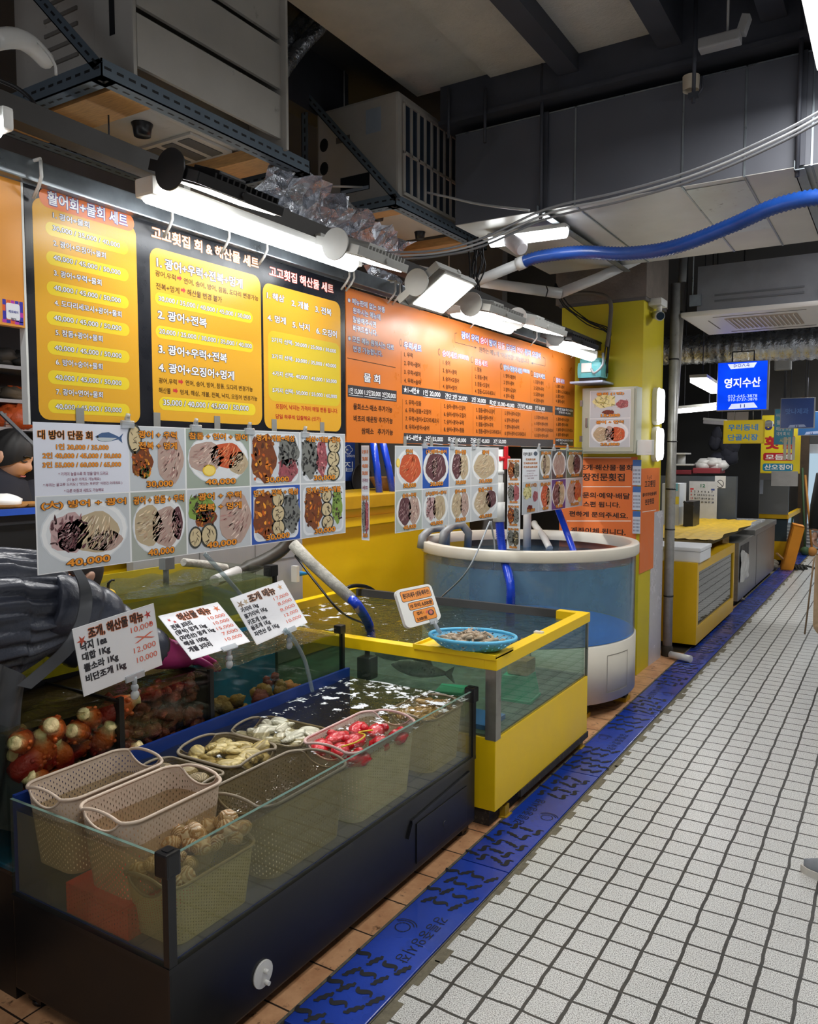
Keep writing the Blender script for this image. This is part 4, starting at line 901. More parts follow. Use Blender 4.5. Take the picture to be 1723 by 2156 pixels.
for i, (t, (xl, yb, xr), (pl, pt, pr)) in enumerate(zip(its, [(435, 350, 735), (440, 580, 870), (445, 826, 835), (450, 1073, 1000), (457, 1318, 845), (460, 1562, 845), (463, 1808, 848)], [(372, 368, 1053), (378, 611, 1058), (382, 861, 1060), (382, 1109, 1067), (388, 1356, 1068), (393, 1600, 1068), (395, 1842, 1070)])):
    P.T(t, xl, yb, xr, 55, WH, NV, .02, .05, 3); P.R(pl, pt, pr, pt+114, PILL, 2, .05)
    P.T('30,000 / 35,000 / 40,000' if i == 0 else '40,000 / 45,000 / 50,000', pl+62, pt+88, pr-68, 48, WH, NV, .015, .05, 4)
P.crop = 'c5'
P.R(55, 552, 945, 1925, YP, 1, .035); P.R(948, 836, 1567, 1992, YP, 1, .035)
P.T('고고횟집 회 & 해산물 세트', 70, 492, 912, 100, (255, 250, 240), (250, 160, 90), .02, .04, 3)
P.T('고고횟집 해산물 세트', 1000, 790, 1505, 82, (255, 250, 240), (232, 90, 70), .02, .05, 3)
for t, xl, yb, xr, h in (('1. 광어+우럭+전복+멍게', 110, 722, 787, 88), ('2. 광어+전복', 120, 1130, 506, 80), ('3. 광어+우럭+전복', 125, 1402, 666, 80), ('4. 광어+오징어+멍게', 127, 1548, 722, 80)): P.T(t, xl, yb, xr, h, WH, NV, .035, .05, 3)
OL = (84, 58, 6)
for t, xl, yb, xr, h in (('광어,우럭', 100, 792, 262, 50), ('연어, 숭어, 방어, 참돔, 도다리 변경가능', 325, 852, 912, 48), ('전복+멍게', 105, 892, 290, 52), ('해산물 변경 불가', 352, 942, 625, 50), ('광어,우럭', 128, 1637, 270, 46), ('연어, 숭어, 방어, 참동, 도다리 변경가능', 340, 1655, 868, 46), ('해산물', 128, 1713, 222, 46), ('멍게, 해삼, 개불, 전복, 낙지, 오징어 변경가능', 297, 1728, 905, 44)): P.T(t, xl, yb, xr, h, OL, None, .012, lay=3)
for x, y in ((272, 805), (302, 900), (283, 1622), (241, 1692)):
    a = [P.P(x+u*38, y+v*42+u*6) for u, v in ((0, -.25), (.55, -.25), (.55, -.55), (1, 0), (.55, .55), (.55, .25), (0, .25))]; P.poly(a, (214, 60, 56), 3)
for (pl, pt, pr, hh, t, xl, yb, xr, h) in ((98, 912, 868, 98, '30,000 / 35,000 / 40,000 / 45,000 / 50,000', 125, 990, 850, 44), (103, 1175, 873, 100, '20,000 / 25,000 / 30,000 / 35,000 / 40,000', 130, 1248, 860, 44), (130, 1740, 892, 105, '35,000 / 40,000 / 45,000 / 50,000', 163, 1815, 835, 52)):
    P.R(pl, pt, pr, pt+hh, PILL, 2, .05); P.T(t, xl, yb, xr, h, WH, NV, .015, .05, 4)
for t, xl, yb, xr in (('1. 해삼', 980, 968, 1118), ('2. 개불', 1175, 1030, 1310), ('3. 전복', 1362, 1078, 1490), ('4. 멍게', 985, 1145, 1130), ('5. 낙지', 1182, 1200, 1318), ('6. 오징어', 1370, 1248, 1532)): P.T(t, xl, yb, xr, 58, WH, NV, .03, .05, 3)
P.R(988, 1215, 1558, 1772, (222, 194, 44), 2, .03)
for t, xl, yb, xr in (('2가지 선택- 20,000 / 25,000 / 30,000', 1017, 1312, 1525), ('3가지 선택- 30,000 / 35,000 / 40,000', 1020, 1443, 1527), ('4가지 선택- 40,000 / 45,000 / 50,000', 1023, 1578, 1530), ('5가지 선택- 50,000 / 55,000 / 60,000', 1025, 1710, 1532)): P.T(t, xl, yb, xr, 42, WH, NV, .02, .05, 3)
P.T('오징어, 낙지는 가격이 매일 변동 됩니다.', 1050, 1840, 1540, 44, (206, 40, 30), None, .02, lay=3); P.T('당일 하루씩 입찰해요 (싯가)', 1050, 1922, 1405, 44, (206, 40, 30), None, .02, lay=3)
P.build('menu_print', B1b, BOARDM)
# --- orange board
y0, y1 = onX(728, 700, BX).y, onX(1211, 800, BX).y; z0 = 1.556
B2 = root('menu_board', 'long orange menu board with black price bands and lists of fish sets', 'menu board', (BX-.012, (y0+y1)/2, z0))
mb = MB(); mb.box(BX-.024, BX, y0+.003, y1, z0, 2.185); B2b = part('board', mb, mat('orange_board', (226, 124, 44), .32, var=.03), B2)
P = XPrint(BX, 'c6'); BR = (74, 40, 12); BL = (60, 84, 180); PU = (90, 80, 150)
for t, xl, yb, xr in (('※ 메뉴판에 없는 어종', 103, 248, 352), ('원하시는 메뉴에', 138, 318, 322), ('말씀해주시면', 138, 378, 292), ('바꿔드립니다.', 138, 436, 300), ('※ 모든 메뉴 원하시는 대로', 105, 505, 412), ('변경 가능합니다.', 140, 575, 335)): P.T(t, xl, yb, xr, 42, WH, PU, .02, .07, 3)
P.line([P.P(100, 618), P.P(425, 683)], .003, BR, 2)
P.T('물 회', 210, 778, 320, 62, WH, NV, .03, .05, 3)
BAND = (56, 54, 60)
P.R(103, 797, 432, 878, BAND, 1); P.R(468, 800, 1482, 860, BAND, 1); P.R(1496, 942, 1620, 1000, BAND, 1); P.R(480, 1122, 1484, 1190, BAND, 1); P.R(1498, 1158, 1620, 1205, BAND, 1)
for t, xl, yb, xr, h in (('1인15,000', 110, 858, 205, 44), ('1.5인20,000', 215, 870, 325, 42), ('2인30,000', 334, 885, 425, 42), ('★1~4번★', 478, 850, 585, 45), ('1인 20,000', 610, 872, 725, 44), ('간단 2인 25,000', 757, 893, 905, 40), ('2인 30,000', 935, 915, 1030, 38), ('특2인 35,000~40,000', 1055, 937, 1222, 38), ('간단3인 45,000', 1243, 955, 1342, 34), ('3인 50,000', 1362, 968, 1428, 32), ('★5~8번★', 490, 1172, 600, 42), ('2인 35,000', 625, 1180, 742, 40), ('특2인 40,000', 775, 1186, 898, 38), ('간단3인 45,000', 928, 1190, 1055, 36), ('3인 50,000', 1082, 1194, 1167, 34), ('1~4번 2인 35,000 특2인 40,000', 1500, 968, 1616, 20), ('간단3인 45,000', 1520, 990, 1600, 16), ('5~8번 특2인 45,000 3인 45,000', 1502, 1178, 1616, 18), ('3인 50,000', 1530, 1198, 1580, 14)):
    P.T(t, xl, yb, xr, h, WH, None, .025, lay=3)
    if t[0] != '★' and h > 30: P.line([P.P(xl, yb+7), P.P(xr, yb+7+(xr-xl)*.11)], .002, WH, 3)
for t, xl, yb, xr in (('물회소스·채소 추가가능', 140, 965, 402), ('비조리 매운탕 추가가능', 142, 1045, 405), ('쌈채소   추가가능', 195, 1130, 407)): P.T(t, xl, yb, xr, 44, BR, None, .03, lay=3)
heads = [('우럭세트', 480, 555, 598, 50, (60, 90, 170), 460, 515), ('숭어세트', 738, 607, 838, 46, (214, 40, 120), 718, 578), ('참돔세트', 957, 662, 1043, 42, (224, 60, 110), 939, 630), ('방어·대방어세트', 1150, 700, 1275, 40, (40, 120, 200), 1135, 675), ('오징어세트', 1352, 747, 1430, 36, (40, 70, 140), 1340, 722), ('물회세트', 1502, 782, 1560, 32, (170, 80, 160), 1491, 762)]
for t, xl, yb, xr, h, c, rx, ry in heads:
    P.T(t, xl, yb, xr, h, WH, c, .02, .075, 3); a = P.P(rx, ry); P.ell(a[0], a[1], .011*(1+(rx-460)/1600), .018, (120, 70, 30), 2); P.ell(a[0], a[1], .007*(1+(rx-460)/1600), .012, (226, 124, 44), 3)
P.T('(계절한정)', 842, 622, 915, 34, WH, (214, 80, 160), .02, .08, 3); P.T('(겨울한정)', 1278, 716, 1325, 28, WH, (80, 150, 230), .02, .08, 3)
lists = [(482, [(610, 540), (668, 590), (728, 592), (785, 594)], ['우럭', '우럭+광어', '우럭+방어', '우럭+숭어'], 36, 1), (742, [(662, 790), (717, 834), (772, 850), (824, 836)], ['숭어', '숭어+광어', '숭어+오징어', '숭어+방어'], 34, 1), (958, [(706, 1002), (757, 1040), (806, 1053), (854, 1093)], ['참돔', '참돔+광어', '참돔+오징어', '참돔+도다리세꼬시'], 32, 1),
  (1151, [(750, 1230), (795, 1220), (842, 1232), (884, 1222)], ['방어·대방어', '방어+광어', '방어+오징어', '방어+참돔'], 30, 1), (1353, [(790, 1418), (832, 1420), (873, 1420), (914, 1420)], ['오징어+광어', '오징어+우럭', '오징어+숭어', '오징어+방어'], 28, 1), (1502, [(818, 1557), (852, 1595), (885, 1557), (918, 1558)], ['물회+광어', '물회+도다리세꼬시', '물회+방어', '물회+숭어'], 25, 1),
  (491, [(932, 597), (985, 662), (1042, 715), (1098, 650)], ['우럭+참돔', '우럭+참돔+오징어', '우럭+광어+도다리세꼬시', '우럭+방어+숭어'], 36, 5), (749, [(957, 893), (1010, 897), (1062, 883), (1113, 885)], ['숭어+광어+오징어', '숭어+방어+오징어', '숭어+광어+우럭', '숭어+광어+참돔'], 34, 5), (966, [(982, 1090), (1030, 1078), (1078, 1080), (1124, 1132)], ['참돔+광어+오징어', '참돔+광어+연어', '참돔+광어+우럭', '참돔+광어+도다리세꼬시'], 32, 5),
  (1158, [(1002, 1263), (1048, 1253), (1094, 1255), (1138, 1298)], ['방어+광어+오징어', '방어+광어+숭어', '방어+광어+우럭', '방어+광어+도다리세꼬시'], 30, 5), (1358, [(1028, 1447), (1070, 1447), (1110, 1483), (1150, 1450)], ['오징어+광어+우럭', '오징어+광어+연어', '오징어+광어+도다리세꼬시', '오징어+방어+숭어'], 26, 5), (1505, [(1040, 1590), (1075, 1583), (1110, 1617), (1144, 1585)], ['물회+광어+오징어', '물회+광어+우럭', '물회+광어+도다리세꼬시', '물회+광어+숭어'], 24, 5)]
for xl, pos, ts, h, n0 in lists:
    for i, ((yb, xr), t) in enumerate(zip(pos, ts)): P.T('%d. %s' % (n0+i, t), xl, yb, xr, h, BR, None, .02, lay=3)
    P.line([P.P(xl-20, pos[0][0]-38), P.P(xl-20, pos[3][0]+4)], .0022, (150, 84, 40), 2)
x = 866
for t, c, wd in (('광어', (60, 90, 190), 55), ('우럭', (50, 70, 170), 52), ('숭어', (220, 40, 120), 50), ('방어', (40, 100, 200), 48), ('참돔', (224, 90, 120), 46), ('도다리', (110, 80, 180), 62), ('연어', (230, 100, 130), 42), ('쥐치', (40, 110, 210), 40), ('오징어', (80, 100, 180), 58)):
    yb = 487+(x-866)*.262; P.T(t, x, yb, x+wd, 50-(x-866)*.018, WH, c, .02, .08, 3); x += wd+10
P.T('원하는 메뉴에 "어종변경" 가능합니다', 985, 578, 1322, 38, BR, None, .02, lay=3)
P.line([P.P(838, 450), P.P(823, 452), P.P(823, 512), P.P(965, 548)], .003, BR, 2); P.line([P.P(1412, 610), P.P(1430, 622), P.P(1430, 672), P.P(1340, 652)], .003, BR, 2)
P.poly([P.P(970, 550), P.P(955, 538), P.P(958, 556)], BR, 2); P.poly([P.P(1335, 650), P.P(1350, 646), P.P(1348, 664)], BR, 2)
P.build('menu_print', B2b, BOARDM)
# --- neighbouring board, cut by the frame's edge
y1 = onX(53, 500, BX).y; zb = onX(50, 690, BX).z
B3 = root('menu_board', 'plain orange-yellow board at the far left, with a square payment sticker', 'menu board', (BX-.012, 1.0, zb))
mb = MB(); mb.box(BX-.024, BX, .55, y1, zb, 2.2); part('board', mb, mat('amber_board', (236, 158, 62), .32, var=.05), B3)
P = XPrint(BX, 'c4')
for i, c in enumerate([(60, 50, 170), (236, 100, 50), (190, 60, 170), (60, 50, 170), (60, 50, 170)]):
    P.R(18+i*35, 1015+i*6, 53+i*35, 1180+i*8, c, 1); P.R(18+i*35, 1180+i*6, 53+i*35, 1208+i*6, [(190, 60, 170), (60, 50, 170), (236, 100, 50)][i % 3], 1)
P.R(18, 1060, 45, 1110, (236, 100, 50), 2); P.R(165, 1130, 192, 1170, (190, 60, 170), 2)
P.R(47, 1045, 165, 1180, (240, 240, 246), 3, .006); P.T('제로페이', 68, 1130, 148, 24, (40, 60, 160), None, .02, lay=4); P.T('zero', 88, 1186, 132, 14, (40, 40, 60), None, .02, lay=4)
P.R(0, 1010, 6, 1205, (130, 200, 180), 3)
P.build('payment_sticker', B3, SHEETM)
# ================================================================ dish photographs (printed)
FLESH = {'pink': [(214, 184, 172), (196, 156, 146), (226, 204, 190), (178, 134, 128)], 'salmon': [(232, 100, 54), (244, 130, 78), (214, 78, 40), (250, 164, 116)], 'dark': [(112, 66, 74), (150, 104, 108), (92, 48, 58), (196, 164, 164)], 'cream': [(222, 200, 164), (206, 180, 146), (234, 218, 192), (188, 158, 130)], 'orange': [(226, 124, 30), (240, 154, 44), (190, 86, 20), (120, 60, 24)],
  'black': [(52, 52, 54), (78, 80, 80), (34, 34, 38), (120, 122, 118)], 'abalone': [(206, 186, 144), (88, 84, 72)], 'worm': [(190, 110, 116), (210, 140, 140), (160, 80, 90)], 'leaf': [(96, 128, 48), (70, 40, 44), (130, 160, 70)], 'noodle': [(214, 206, 132), (196, 190, 100), (226, 220, 160)], 'sauce': [(120, 44, 30)]}
def slices(P, cx_, cy_, rx, ry, pal, rr, n=26, ang=.6):
    C = FLESH[pal]; P.ell(cx_, cy_, rx, ry, tuple(int(q*.86) for q in C[0]), 4, wob=.05); n = int(n*2.4)
    for i in range(n):
        for _ in range(9):
            u, v = rr.uniform(-1, 1), rr.uniform(-1, 1)
            if u*u+v*v < .8: break
        k_ = rr.uniform(.82, 1.08); P.ell(cx_+u*rx*.85, cy_+v*ry*.88, rx*rr.uniform(.12, .22), ry*rr.uniform(.022, .04), tuple(min(255, int(q*k_)) for q in rr.choice(C)), 5+(i % 3), ang+rr.uniform(-.18, .18)+u*.5, 8)
def blobs(P, cx_, cy_, rx, ry, pal, rr, n=22):
    C = FLESH[pal]; P.ell(cx_, cy_, rx, ry, C[-1], 4, wob=.1)
    for i in range(int(n*2.2)):
        u, v = rr.uniform(-.85, .85), rr.uniform(-.85, .85); k_ = rr.uniform(.6, 1.12)
        P.ell(cx_+u*rx, cy_+v*ry, rx*rr.uniform(.08, .24), ry*rr.uniform(.04, .09), tuple(min(255, int(q*k_)) for q in rr.choice(C)), 5+(i % 3), rr.uniform(0, 3), 8, .15)
def abal(P, cx_, cy_, r, rr, k=1.0):
    P.ell(cx_, cy_, r, r*1.15*k, (60, 62, 58), 6); P.ell(cx_, cy_, r*.82, r*.95*k, (208, 190, 150), 7, n=14)
    for i in range(7): P.ell(cx_+rr.uniform(-.5, .5)*r, cy_+rr.uniform(-.6, .6)*r*k, r*.3, r*.05, (90, 78, 60), 8, rr.uniform(0, 3), 6)
def dish(P, y0, z0, y1, z1, parts_, title, price, bgc=(196, 202, 208), plate='round', seed=0):
    rr = random.Random(seed); W, H = y1-y0, z1-z0; U = lambda u: y0+u*W; V = lambda v: z0+v*H
    P.rect(y0, z0, y1, z1, (238, 240, 242), 1); P.rect(U(.012), V(.012), U(.988), V(.988), bgc, 2)
    if plate == 'round':
        P.ell(U(.5), V(.5), W*.47, H*.44, (214, 220, 226), 3); P.ell(U(.5), V(.5), W*.455, H*.425, (236, 238, 240), 3.4); P.ell(U(.5), V(.5), W*.41, H*.37, (222, 226, 230), 3.7)
    elif plate == 'box': P.poly(rrect(U(.05), V(.05), U(.95), V(.95), W*.1), (226, 230, 236), 3); P.poly(rrect(U(.09), V(.09), U(.91), V(.91), W*.08), (206, 212, 220), 3.5)
    for k, cx_, cy_, rx, ry, pal in parts_:
        if k == 's': slices(P, U(cx_), V(cy_), W*rx, H*ry, pal, rr, 30, rr.uniform(.3, 1.2))
        elif k == 'b': blobs(P, U(cx_), V(cy_), W*rx, H*ry, pal, rr)
        elif k == 'a': abal(P, U(cx_), V(cy_), W*rx, rr, ry*H/(rx*W))
        elif k == 'l': P.ell(U(cx_), V(cy_), W*rx, H*ry, (240, 200, 60), 7); P.ell(U(cx_), V(cy_), W*rx*.8, H*ry*.8, (250, 222, 110), 8)
    for i, t in enumerate(title):
        wd = min(.9, .085*len(t)+.08); v = .93-.17*i; P.text(t, U(.5-wd/2), V(v-.115), U(.5+wd/2), V(v), (240, 150, 36), (60, 34, 8), .03, 10, .05)
    if price: P.text(price, U(.28), V(.045), U(.75), V(.155), (240, 150, 36), (60, 34, 8), .03, 10, .05)
def clipmesh():
    mb = MB(); mb.box(-.004, .006, -.022, .022, -.012, .004, bev=.002); mb.cyl((.001, -.022, .006), (.001, .022, .006), .005, 8); mb.box(-.003, .005, -.008, .008, .004, .02, bev=.002); mb.cyl((.001, 0, .018), (.001, .004, .03), .007, 8); return mb
CLIPM = glass('clear_plastic', (222, 228, 232), (226, 230, 234), .4)
_clip = clipmesh().mesh('clip_body', CLIPM)
M_tape = mat('grey_tape', (158, 158, 154), .3, .2); M_hook = mat('steel_hook', (120, 118, 112), .35, .8)
def clip(p, label, grp):
    o = bpy.data.objects.new('clip', _clip); COL.objects.link(o); o.location = p; o['label'] = label; o['category'] = 'clip'; o['group'] = grp
def tab(p, label, grp):
    r = root('hook_tab', label, 'hook', p, grp); mb = MB(); mb.box(0, .0015, -.013, .013, -.005, .048); tb = part('tab', mb, M_tape, r, local=True)
    mb = MB(); mb.tube([(.003, .006, .0), (.006, .006, -.012), (.008, -.002, -.02), (.009, -.008, -.016)], .0015, 6); part('hook', mb, M_hook, tb, local=True)
# --- first photo menu, five columns under the black board
SX = -1.925
P = XPrint(SX, 'px'); bx = [72, 272, 391, 527, 632, 727]; Ys = [onX(x+.1, 1000, SX).y for x in bx]
zt = onX(72, 888, SX).z; zm = onX(73, 1045, SX).z; zb = onX(76, 1212, SX).z
M1 = root('photo_menu', 'wide photo menu of ten pictures hanging under the black board', 'photo menu', (SX, (Ys[0]+Ys[-1])/2, zb))
mb = MB()
for a, b in zip(Ys[:-1], Ys[1:]): mb.box(SX-.0012, SX, a+.0005, b-.0005, zb, zt)
M1b = part('laminated_sheet', mb, mat('laminate', (232, 234, 238), .2), M1)
P.rect(Ys[0], zm, Ys[1], zt, (222, 226, 240), 1); P.crop = 'c7'
P.T('대 방어 단품 회', 340, 235, 838, 85, (24, 16, 12), (240, 150, 50), .035, .05, 3)
c = [P.P(x, y) for x, y in ((863, 212), (920, 178), (985, 172), (1050, 200), (1080, 216), (1118, 180), (1100, 225), (1110, 272), (1072, 238), (1010, 252), (950, 262), (890, 248))]
P.poly(c, (66, 96, 140), 2); P.poly([P.P(x, y) for x, y in ((870, 222), (930, 220), (1060, 226), (1010, 250), (950, 260), (895, 246))], (190, 200, 206), 3); P.ell(*P.P(885, 214), .0025, .004, (20, 20, 24), 4)
for t, xl, yb, xr in (('1인 30,000 / 35,000', 508, 335, 985), ('2인 40,000 / 45,000 / 50,000', 385, 415, 1098), ('3인 55,000 / 60,000 / 65,000', 385, 500, 1098)): P.T(t, xl, yb, xr, 60, (240, 150, 36), (90, 50, 10), .03, .04, 3)
for t, xl, yb, xr in (('* 가격이 높을수록 회 양을 많이 드려요', 528, 570, 980), ('(더 높은 가격도 가능해요)', 606, 622, 910), ('* 부위는 골고루 드려요 ( "맛있는 부위만" 이런건 어려워요 )', 390, 672, 1108), ('* 다른 어종과 세트도 가능해요', 580, 724, 940)): P.T(t, xl, yb, xr, 34, (150, 84, 110), None, .01, lay=3)
D = lambda c, r, *a, **k: dish(P, Ys[c], zb if r else zm, Ys[c+1], zm if r else zt, *a, **k)
D(0, 1, [('b', .32, .5, .2, .26, 'dark'), ('s', .6, .48, .26, .28, 'cream'), ('s', .7, .35, .2, .14, 'pink'), ('s', .33, .45, .13, .2, 'dark')], ['(大) 방어 + 광어'], '40,000', seed=1)
D(1, 0, [('a', .1, .8, .12, .2, ''), ('b', .22, .45, .18, .25, 'orange'), ('b', .26, .3, .1, .1, 'leaf'), ('s', .72, .5, .24, .4, 'pink')], ['광어 + 우럭', '전복 + 멍게'], '30,000', plate='', seed=2)
D(1, 1, [('s', .3, .5, .24, .3, 'cream'), ('s', .62, .46, .26, .3, 'pink'), ('s', .82, .5, .1, .25, 'dark')], ['광어 + 참돔 + 우럭'], '40,000', bgc=(170, 176, 168), seed=3)
D(2, 0, [('s', .3, .52, .26, .26, 'pink'), ('s', .62, .55, .26, .22, 'salmon'), ('s', .8, .42, .16, .2, 'cream'), ('l', .34, .3, .1, .1, '')], ['참돔 + 연어 + 광어'], '40,000', bgc=(160, 172, 160), seed=4)
D(2, 1, [('b', .22, .7, .2, .22, 'leaf'), ('b', .28, .55, .16, .18, 'orange'), ('a', .12, .25, .1, .15, ''), ('a', .32, .26, .13, .17, ''), ('s', .74, .5, .26, .42, 'pink')], ['광어 + 우럭', '전복 + 멍게'], '40,000', plate='', seed=5)
D(3, 0, [('b', .26, .5, .24, .44, 'orange'), ('b', .76, .62, .22, .3, 'black'), ('b', .74, .28, .2, .22, 'worm')], ['멍게+개불+해삼'], '30,000', plate='box', seed=6)
D(3, 1, [('b', .26, .5, .22, .4, 'orange'), ('b', .8, .5, .18, .36, 'black'), ('a', .53, .76, .13, .14, ''), ('a', .53, .5, .14, .15, ''), ('a', .53, .25, .14, .14, '')], ['멍게 + 전복 + 해삼'], '30,000', bgc=(40, 84, 176), plate='box', seed=7)
D(4, 0, [('b', .2, .5, .18, .4, 'black'), ('b', .46, .5, .12, .36, 'worm'), ('a', .74, .76, .15, .16, ''), ('a', .72, .48, .15, .16, ''), ('a', .72, .2, .15, .15, '')], ['해삼+개불+전복'], '30,000', plate='box', seed=8)
D(4, 1, [('b', .28, .52, .2, .36, 'orange'), ('b', .8, .55, .12, .34, 'leaf'), ('a', .56, .76, .12, .13, ''), ('a', .56, .5, .13, .13, ''), ('a', .58, .25, .14, .13, '')], ['멍게+전복+개불'], '30,000', plate='box', seed=9)
P.build('photo_print', M1b, SHEETM)
for i, x in enumerate((268, 412, 525, 642)): q = onX(x, 893+(x-268)*.058, SX); clip((SX, q.y, q.z), 'clear plastic clip gripping the top edge of the wide photo menu', 'clips on the wide photo menu')
for i, x in enumerate((168, 330, 457, 577, 678)): q = onX(x, 884+(x-168)*.062, BX); tab((BX+.001, q.y, zt-.004), 'grey tape tab with a small hook holding up the wide photo menu', 'hook tabs above the wide photo menu')
# --- second photo menu, four columns
P = XPrint(SX, 'd1'); Ys = [P.P(x, 500)[0] for x in (483, 728, 972, 1170, 1420)]; zt = P.P(485, 165)[1]; zm = P.P(478, 577)[1]; zb = P.P(475, 962)[1]
M2 = root('photo_menu', 'photo menu of eight raw fish plates under the orange board, beside the red valve', 'photo menu', (SX, (Ys[0]+Ys[-1])/2, zb))
mb = MB(); mb.box(SX-.0012, SX, Ys[0], Ys[-1], zb, zt); M2b = part('laminated_sheet', mb, MATS['laminate'], M2)
D = lambda c, r, *a, **k: dish(P, Ys[c], zb if r else zm, Ys[c+1], zm if r else zt, *a, **k)
D(0, 0, [('s', .55, .5, .4, .33, 'salmon'), ('l', .1, .62, .07, .1, '')], ['연어'], '30,000', seed=11); D(1, 0, [('s', .5, .5, .38, .34, 'dark'), ('s', .45, .5, .1, .25, 'pink')], ['(大)방어+숭어'], '30,000', bgc=(30, 84, 176), seed=12)
D(2, 0, [('s', .35, .52, .22, .32, 'dark'), ('s', .65, .5, .22, .32, 'cream')], ['광어+참돔'], '30,000', seed=13); D(3, 0, [('s', .48, .5, .38, .33, 'cream')], ['광어'], '30,000', bgc=(200, 204, 206), seed=14)
D(0, 1, [('s', .35, .5, .24, .34, 'dark'), ('s', .68, .5, .22, .34, 'pink')], ['숭어+우럭'], '40,000', bgc=(176, 186, 182), seed=15); D(1, 1, [('b', .32, .5, .18, .3, 'dark'), ('s', .62, .5, .24, .32, 'cream')], ['(大)방어+광어'], '40,000', seed=16)
D(2, 1, [('s', .36, .5, .24, .34, 'cream'), ('s', .7, .5, .2, .34, 'pink')], ['광어+우럭'], '30,000', seed=17); D(3, 1, [('s', .42, .5, .3, .34, 'cream'), ('s', .72, .58, .2, .25, 'dark')], ['참돔+우럭'], '40,000', seed=18)
P.build('photo_print', M2b, SHEETM)
for x in (750, 1000, 1195): a = P.P(x, 190+(x-750)*.01); clip((SX, a[0], zt+.001), 'clear plastic clip gripping the eight-plate photo menu', 'clips on the eight-plate photo menu')
for x in (612, 852, 1076, 1272): a = P.P(x, 140); tab((BX+.001, a[0], zt-.004), 'grey tape tab with a small hook holding up the eight-plate photo menu', 'hook tabs above the eight-plate photo menu')
# --- third photo menu
S3 = -1.85
P = XPrint(S3, 'd2'); Ys = [P.P(x, 1100)[0] for x in (100, 272, 403, 552, 726)]; zt = P.P(105, 812)[1]; zm = P.P(102, 1152)[1]; zb = P.P(100, 1498)[1]
M3 = root('photo_menu', 'small photo menu hanging in front of the orange notice by the pillar', 'photo menu', (S3, (Ys[0]+Ys[-1])/2, zb))
mb = MB(); mb.box(S3-.0012, S3, Ys[0], Ys[-1], zb, zt); M3b = part('laminated_sheet', mb, MATS['laminate'], M3)
D = lambda c, r, *a, **k: dish(P, Ys[c], zb if r else zm, Ys[c+1], zm if r else zt, *a, **k)
P.rect(Ys[0], zm, Ys[1], zt, (226, 230, 236), 1)
P.T('대 방어 단품 회', 108, 885, 200, 38, (30, 24, 20), None, .03, lay=3); P.ell(*P.P(236, 862), .03, .013, (70, 84, 104), 3)
for t, xl, yb, xr in (('1인 30,000 35,000', 135, 935, 235), ('2인 40,000 45,000 50,000', 112, 975, 255), ('3인 55,000 60,000 65,000', 112, 1015, 255)): P.T(t, xl, yb, xr, 26, (216, 130, 40), (90, 50, 10), .03, .03, 3)
for t, xl, yb, xr in (('* 가격이 높을수록 회 양을 많이', 138, 1050, 232), ('(더 높은 가격도)', 150, 1076, 218), ('* 부위는 골고루 드려요', 112, 1102, 255), ('* 세트도 가능해요', 148, 1126, 218)): P.T(t, xl, yb, xr, 14, (150, 90, 110), None, .01, lay=3)
D(1, 0, [('s', .5, .5, .36, .34, 'cream'), ('s', .4, .5, .12, .3, 'pink')], ['광어+참돔+우럭'], '40,000', bgc=(120, 130, 130), seed=21); D(2, 0, [('s', .5, .5, .4, .38, 'pink')], ['숭어'], '30,000', bgc=(60, 66, 76), seed=22); D(3, 0, [('s', .3, .5, .2, .34, 'cream'), ('s', .6, .5, .22, .34, 'dark')], ['광어+방어+숭어'], '30,000', bgc=(90, 110, 90), seed=23)
D(0, 1, [('b', .3, .66, .25, .2, 'noodle'), ('b', .78, .52, .16, .16, 'worm'), ('b', .45, .18, .16, .09, 'sauce')], ['물회 (1인)'], '15,000', plate='', seed=24); D(1, 1, [('s', .5, .5, .34, .36, 'salmon'), ('s', .75, .45, .16, .3, 'cream')], ['참돔+연어+광어'], '40,000', seed=25); D(2, 1, [('s', .35, .5, .26, .38, 'dark'), ('s', .66, .5, .24, .38, 'cream')], ['광어+숭어'], '30,000', bgc=(70, 50, 130), seed=26); D(3, 1, [('s', .32, .5, .24, .38, 'pink'), ('s', .68, .55, .24, .34, 'salmon'), ('l', .8, .24, .1, .08, '')], ['광어+연어'], '30,000', seed=27)
P.build('photo_print', M3b, SHEETM)
mb = MB(); mb.tube([(S3-.004, Ys[0]-.02, zt+.012), (S3-.004, Ys[-1]+.02, zt+.012)], .003, 6); part('hanging_wire', mb, M_hook, M3)
for x in (270, 425, 565): a = P.P(x, 815); clip((S3, a[0], zt+.001), 'clear plastic clip gripping the small photo menu by the pillar', 'clips on the small photo menu')
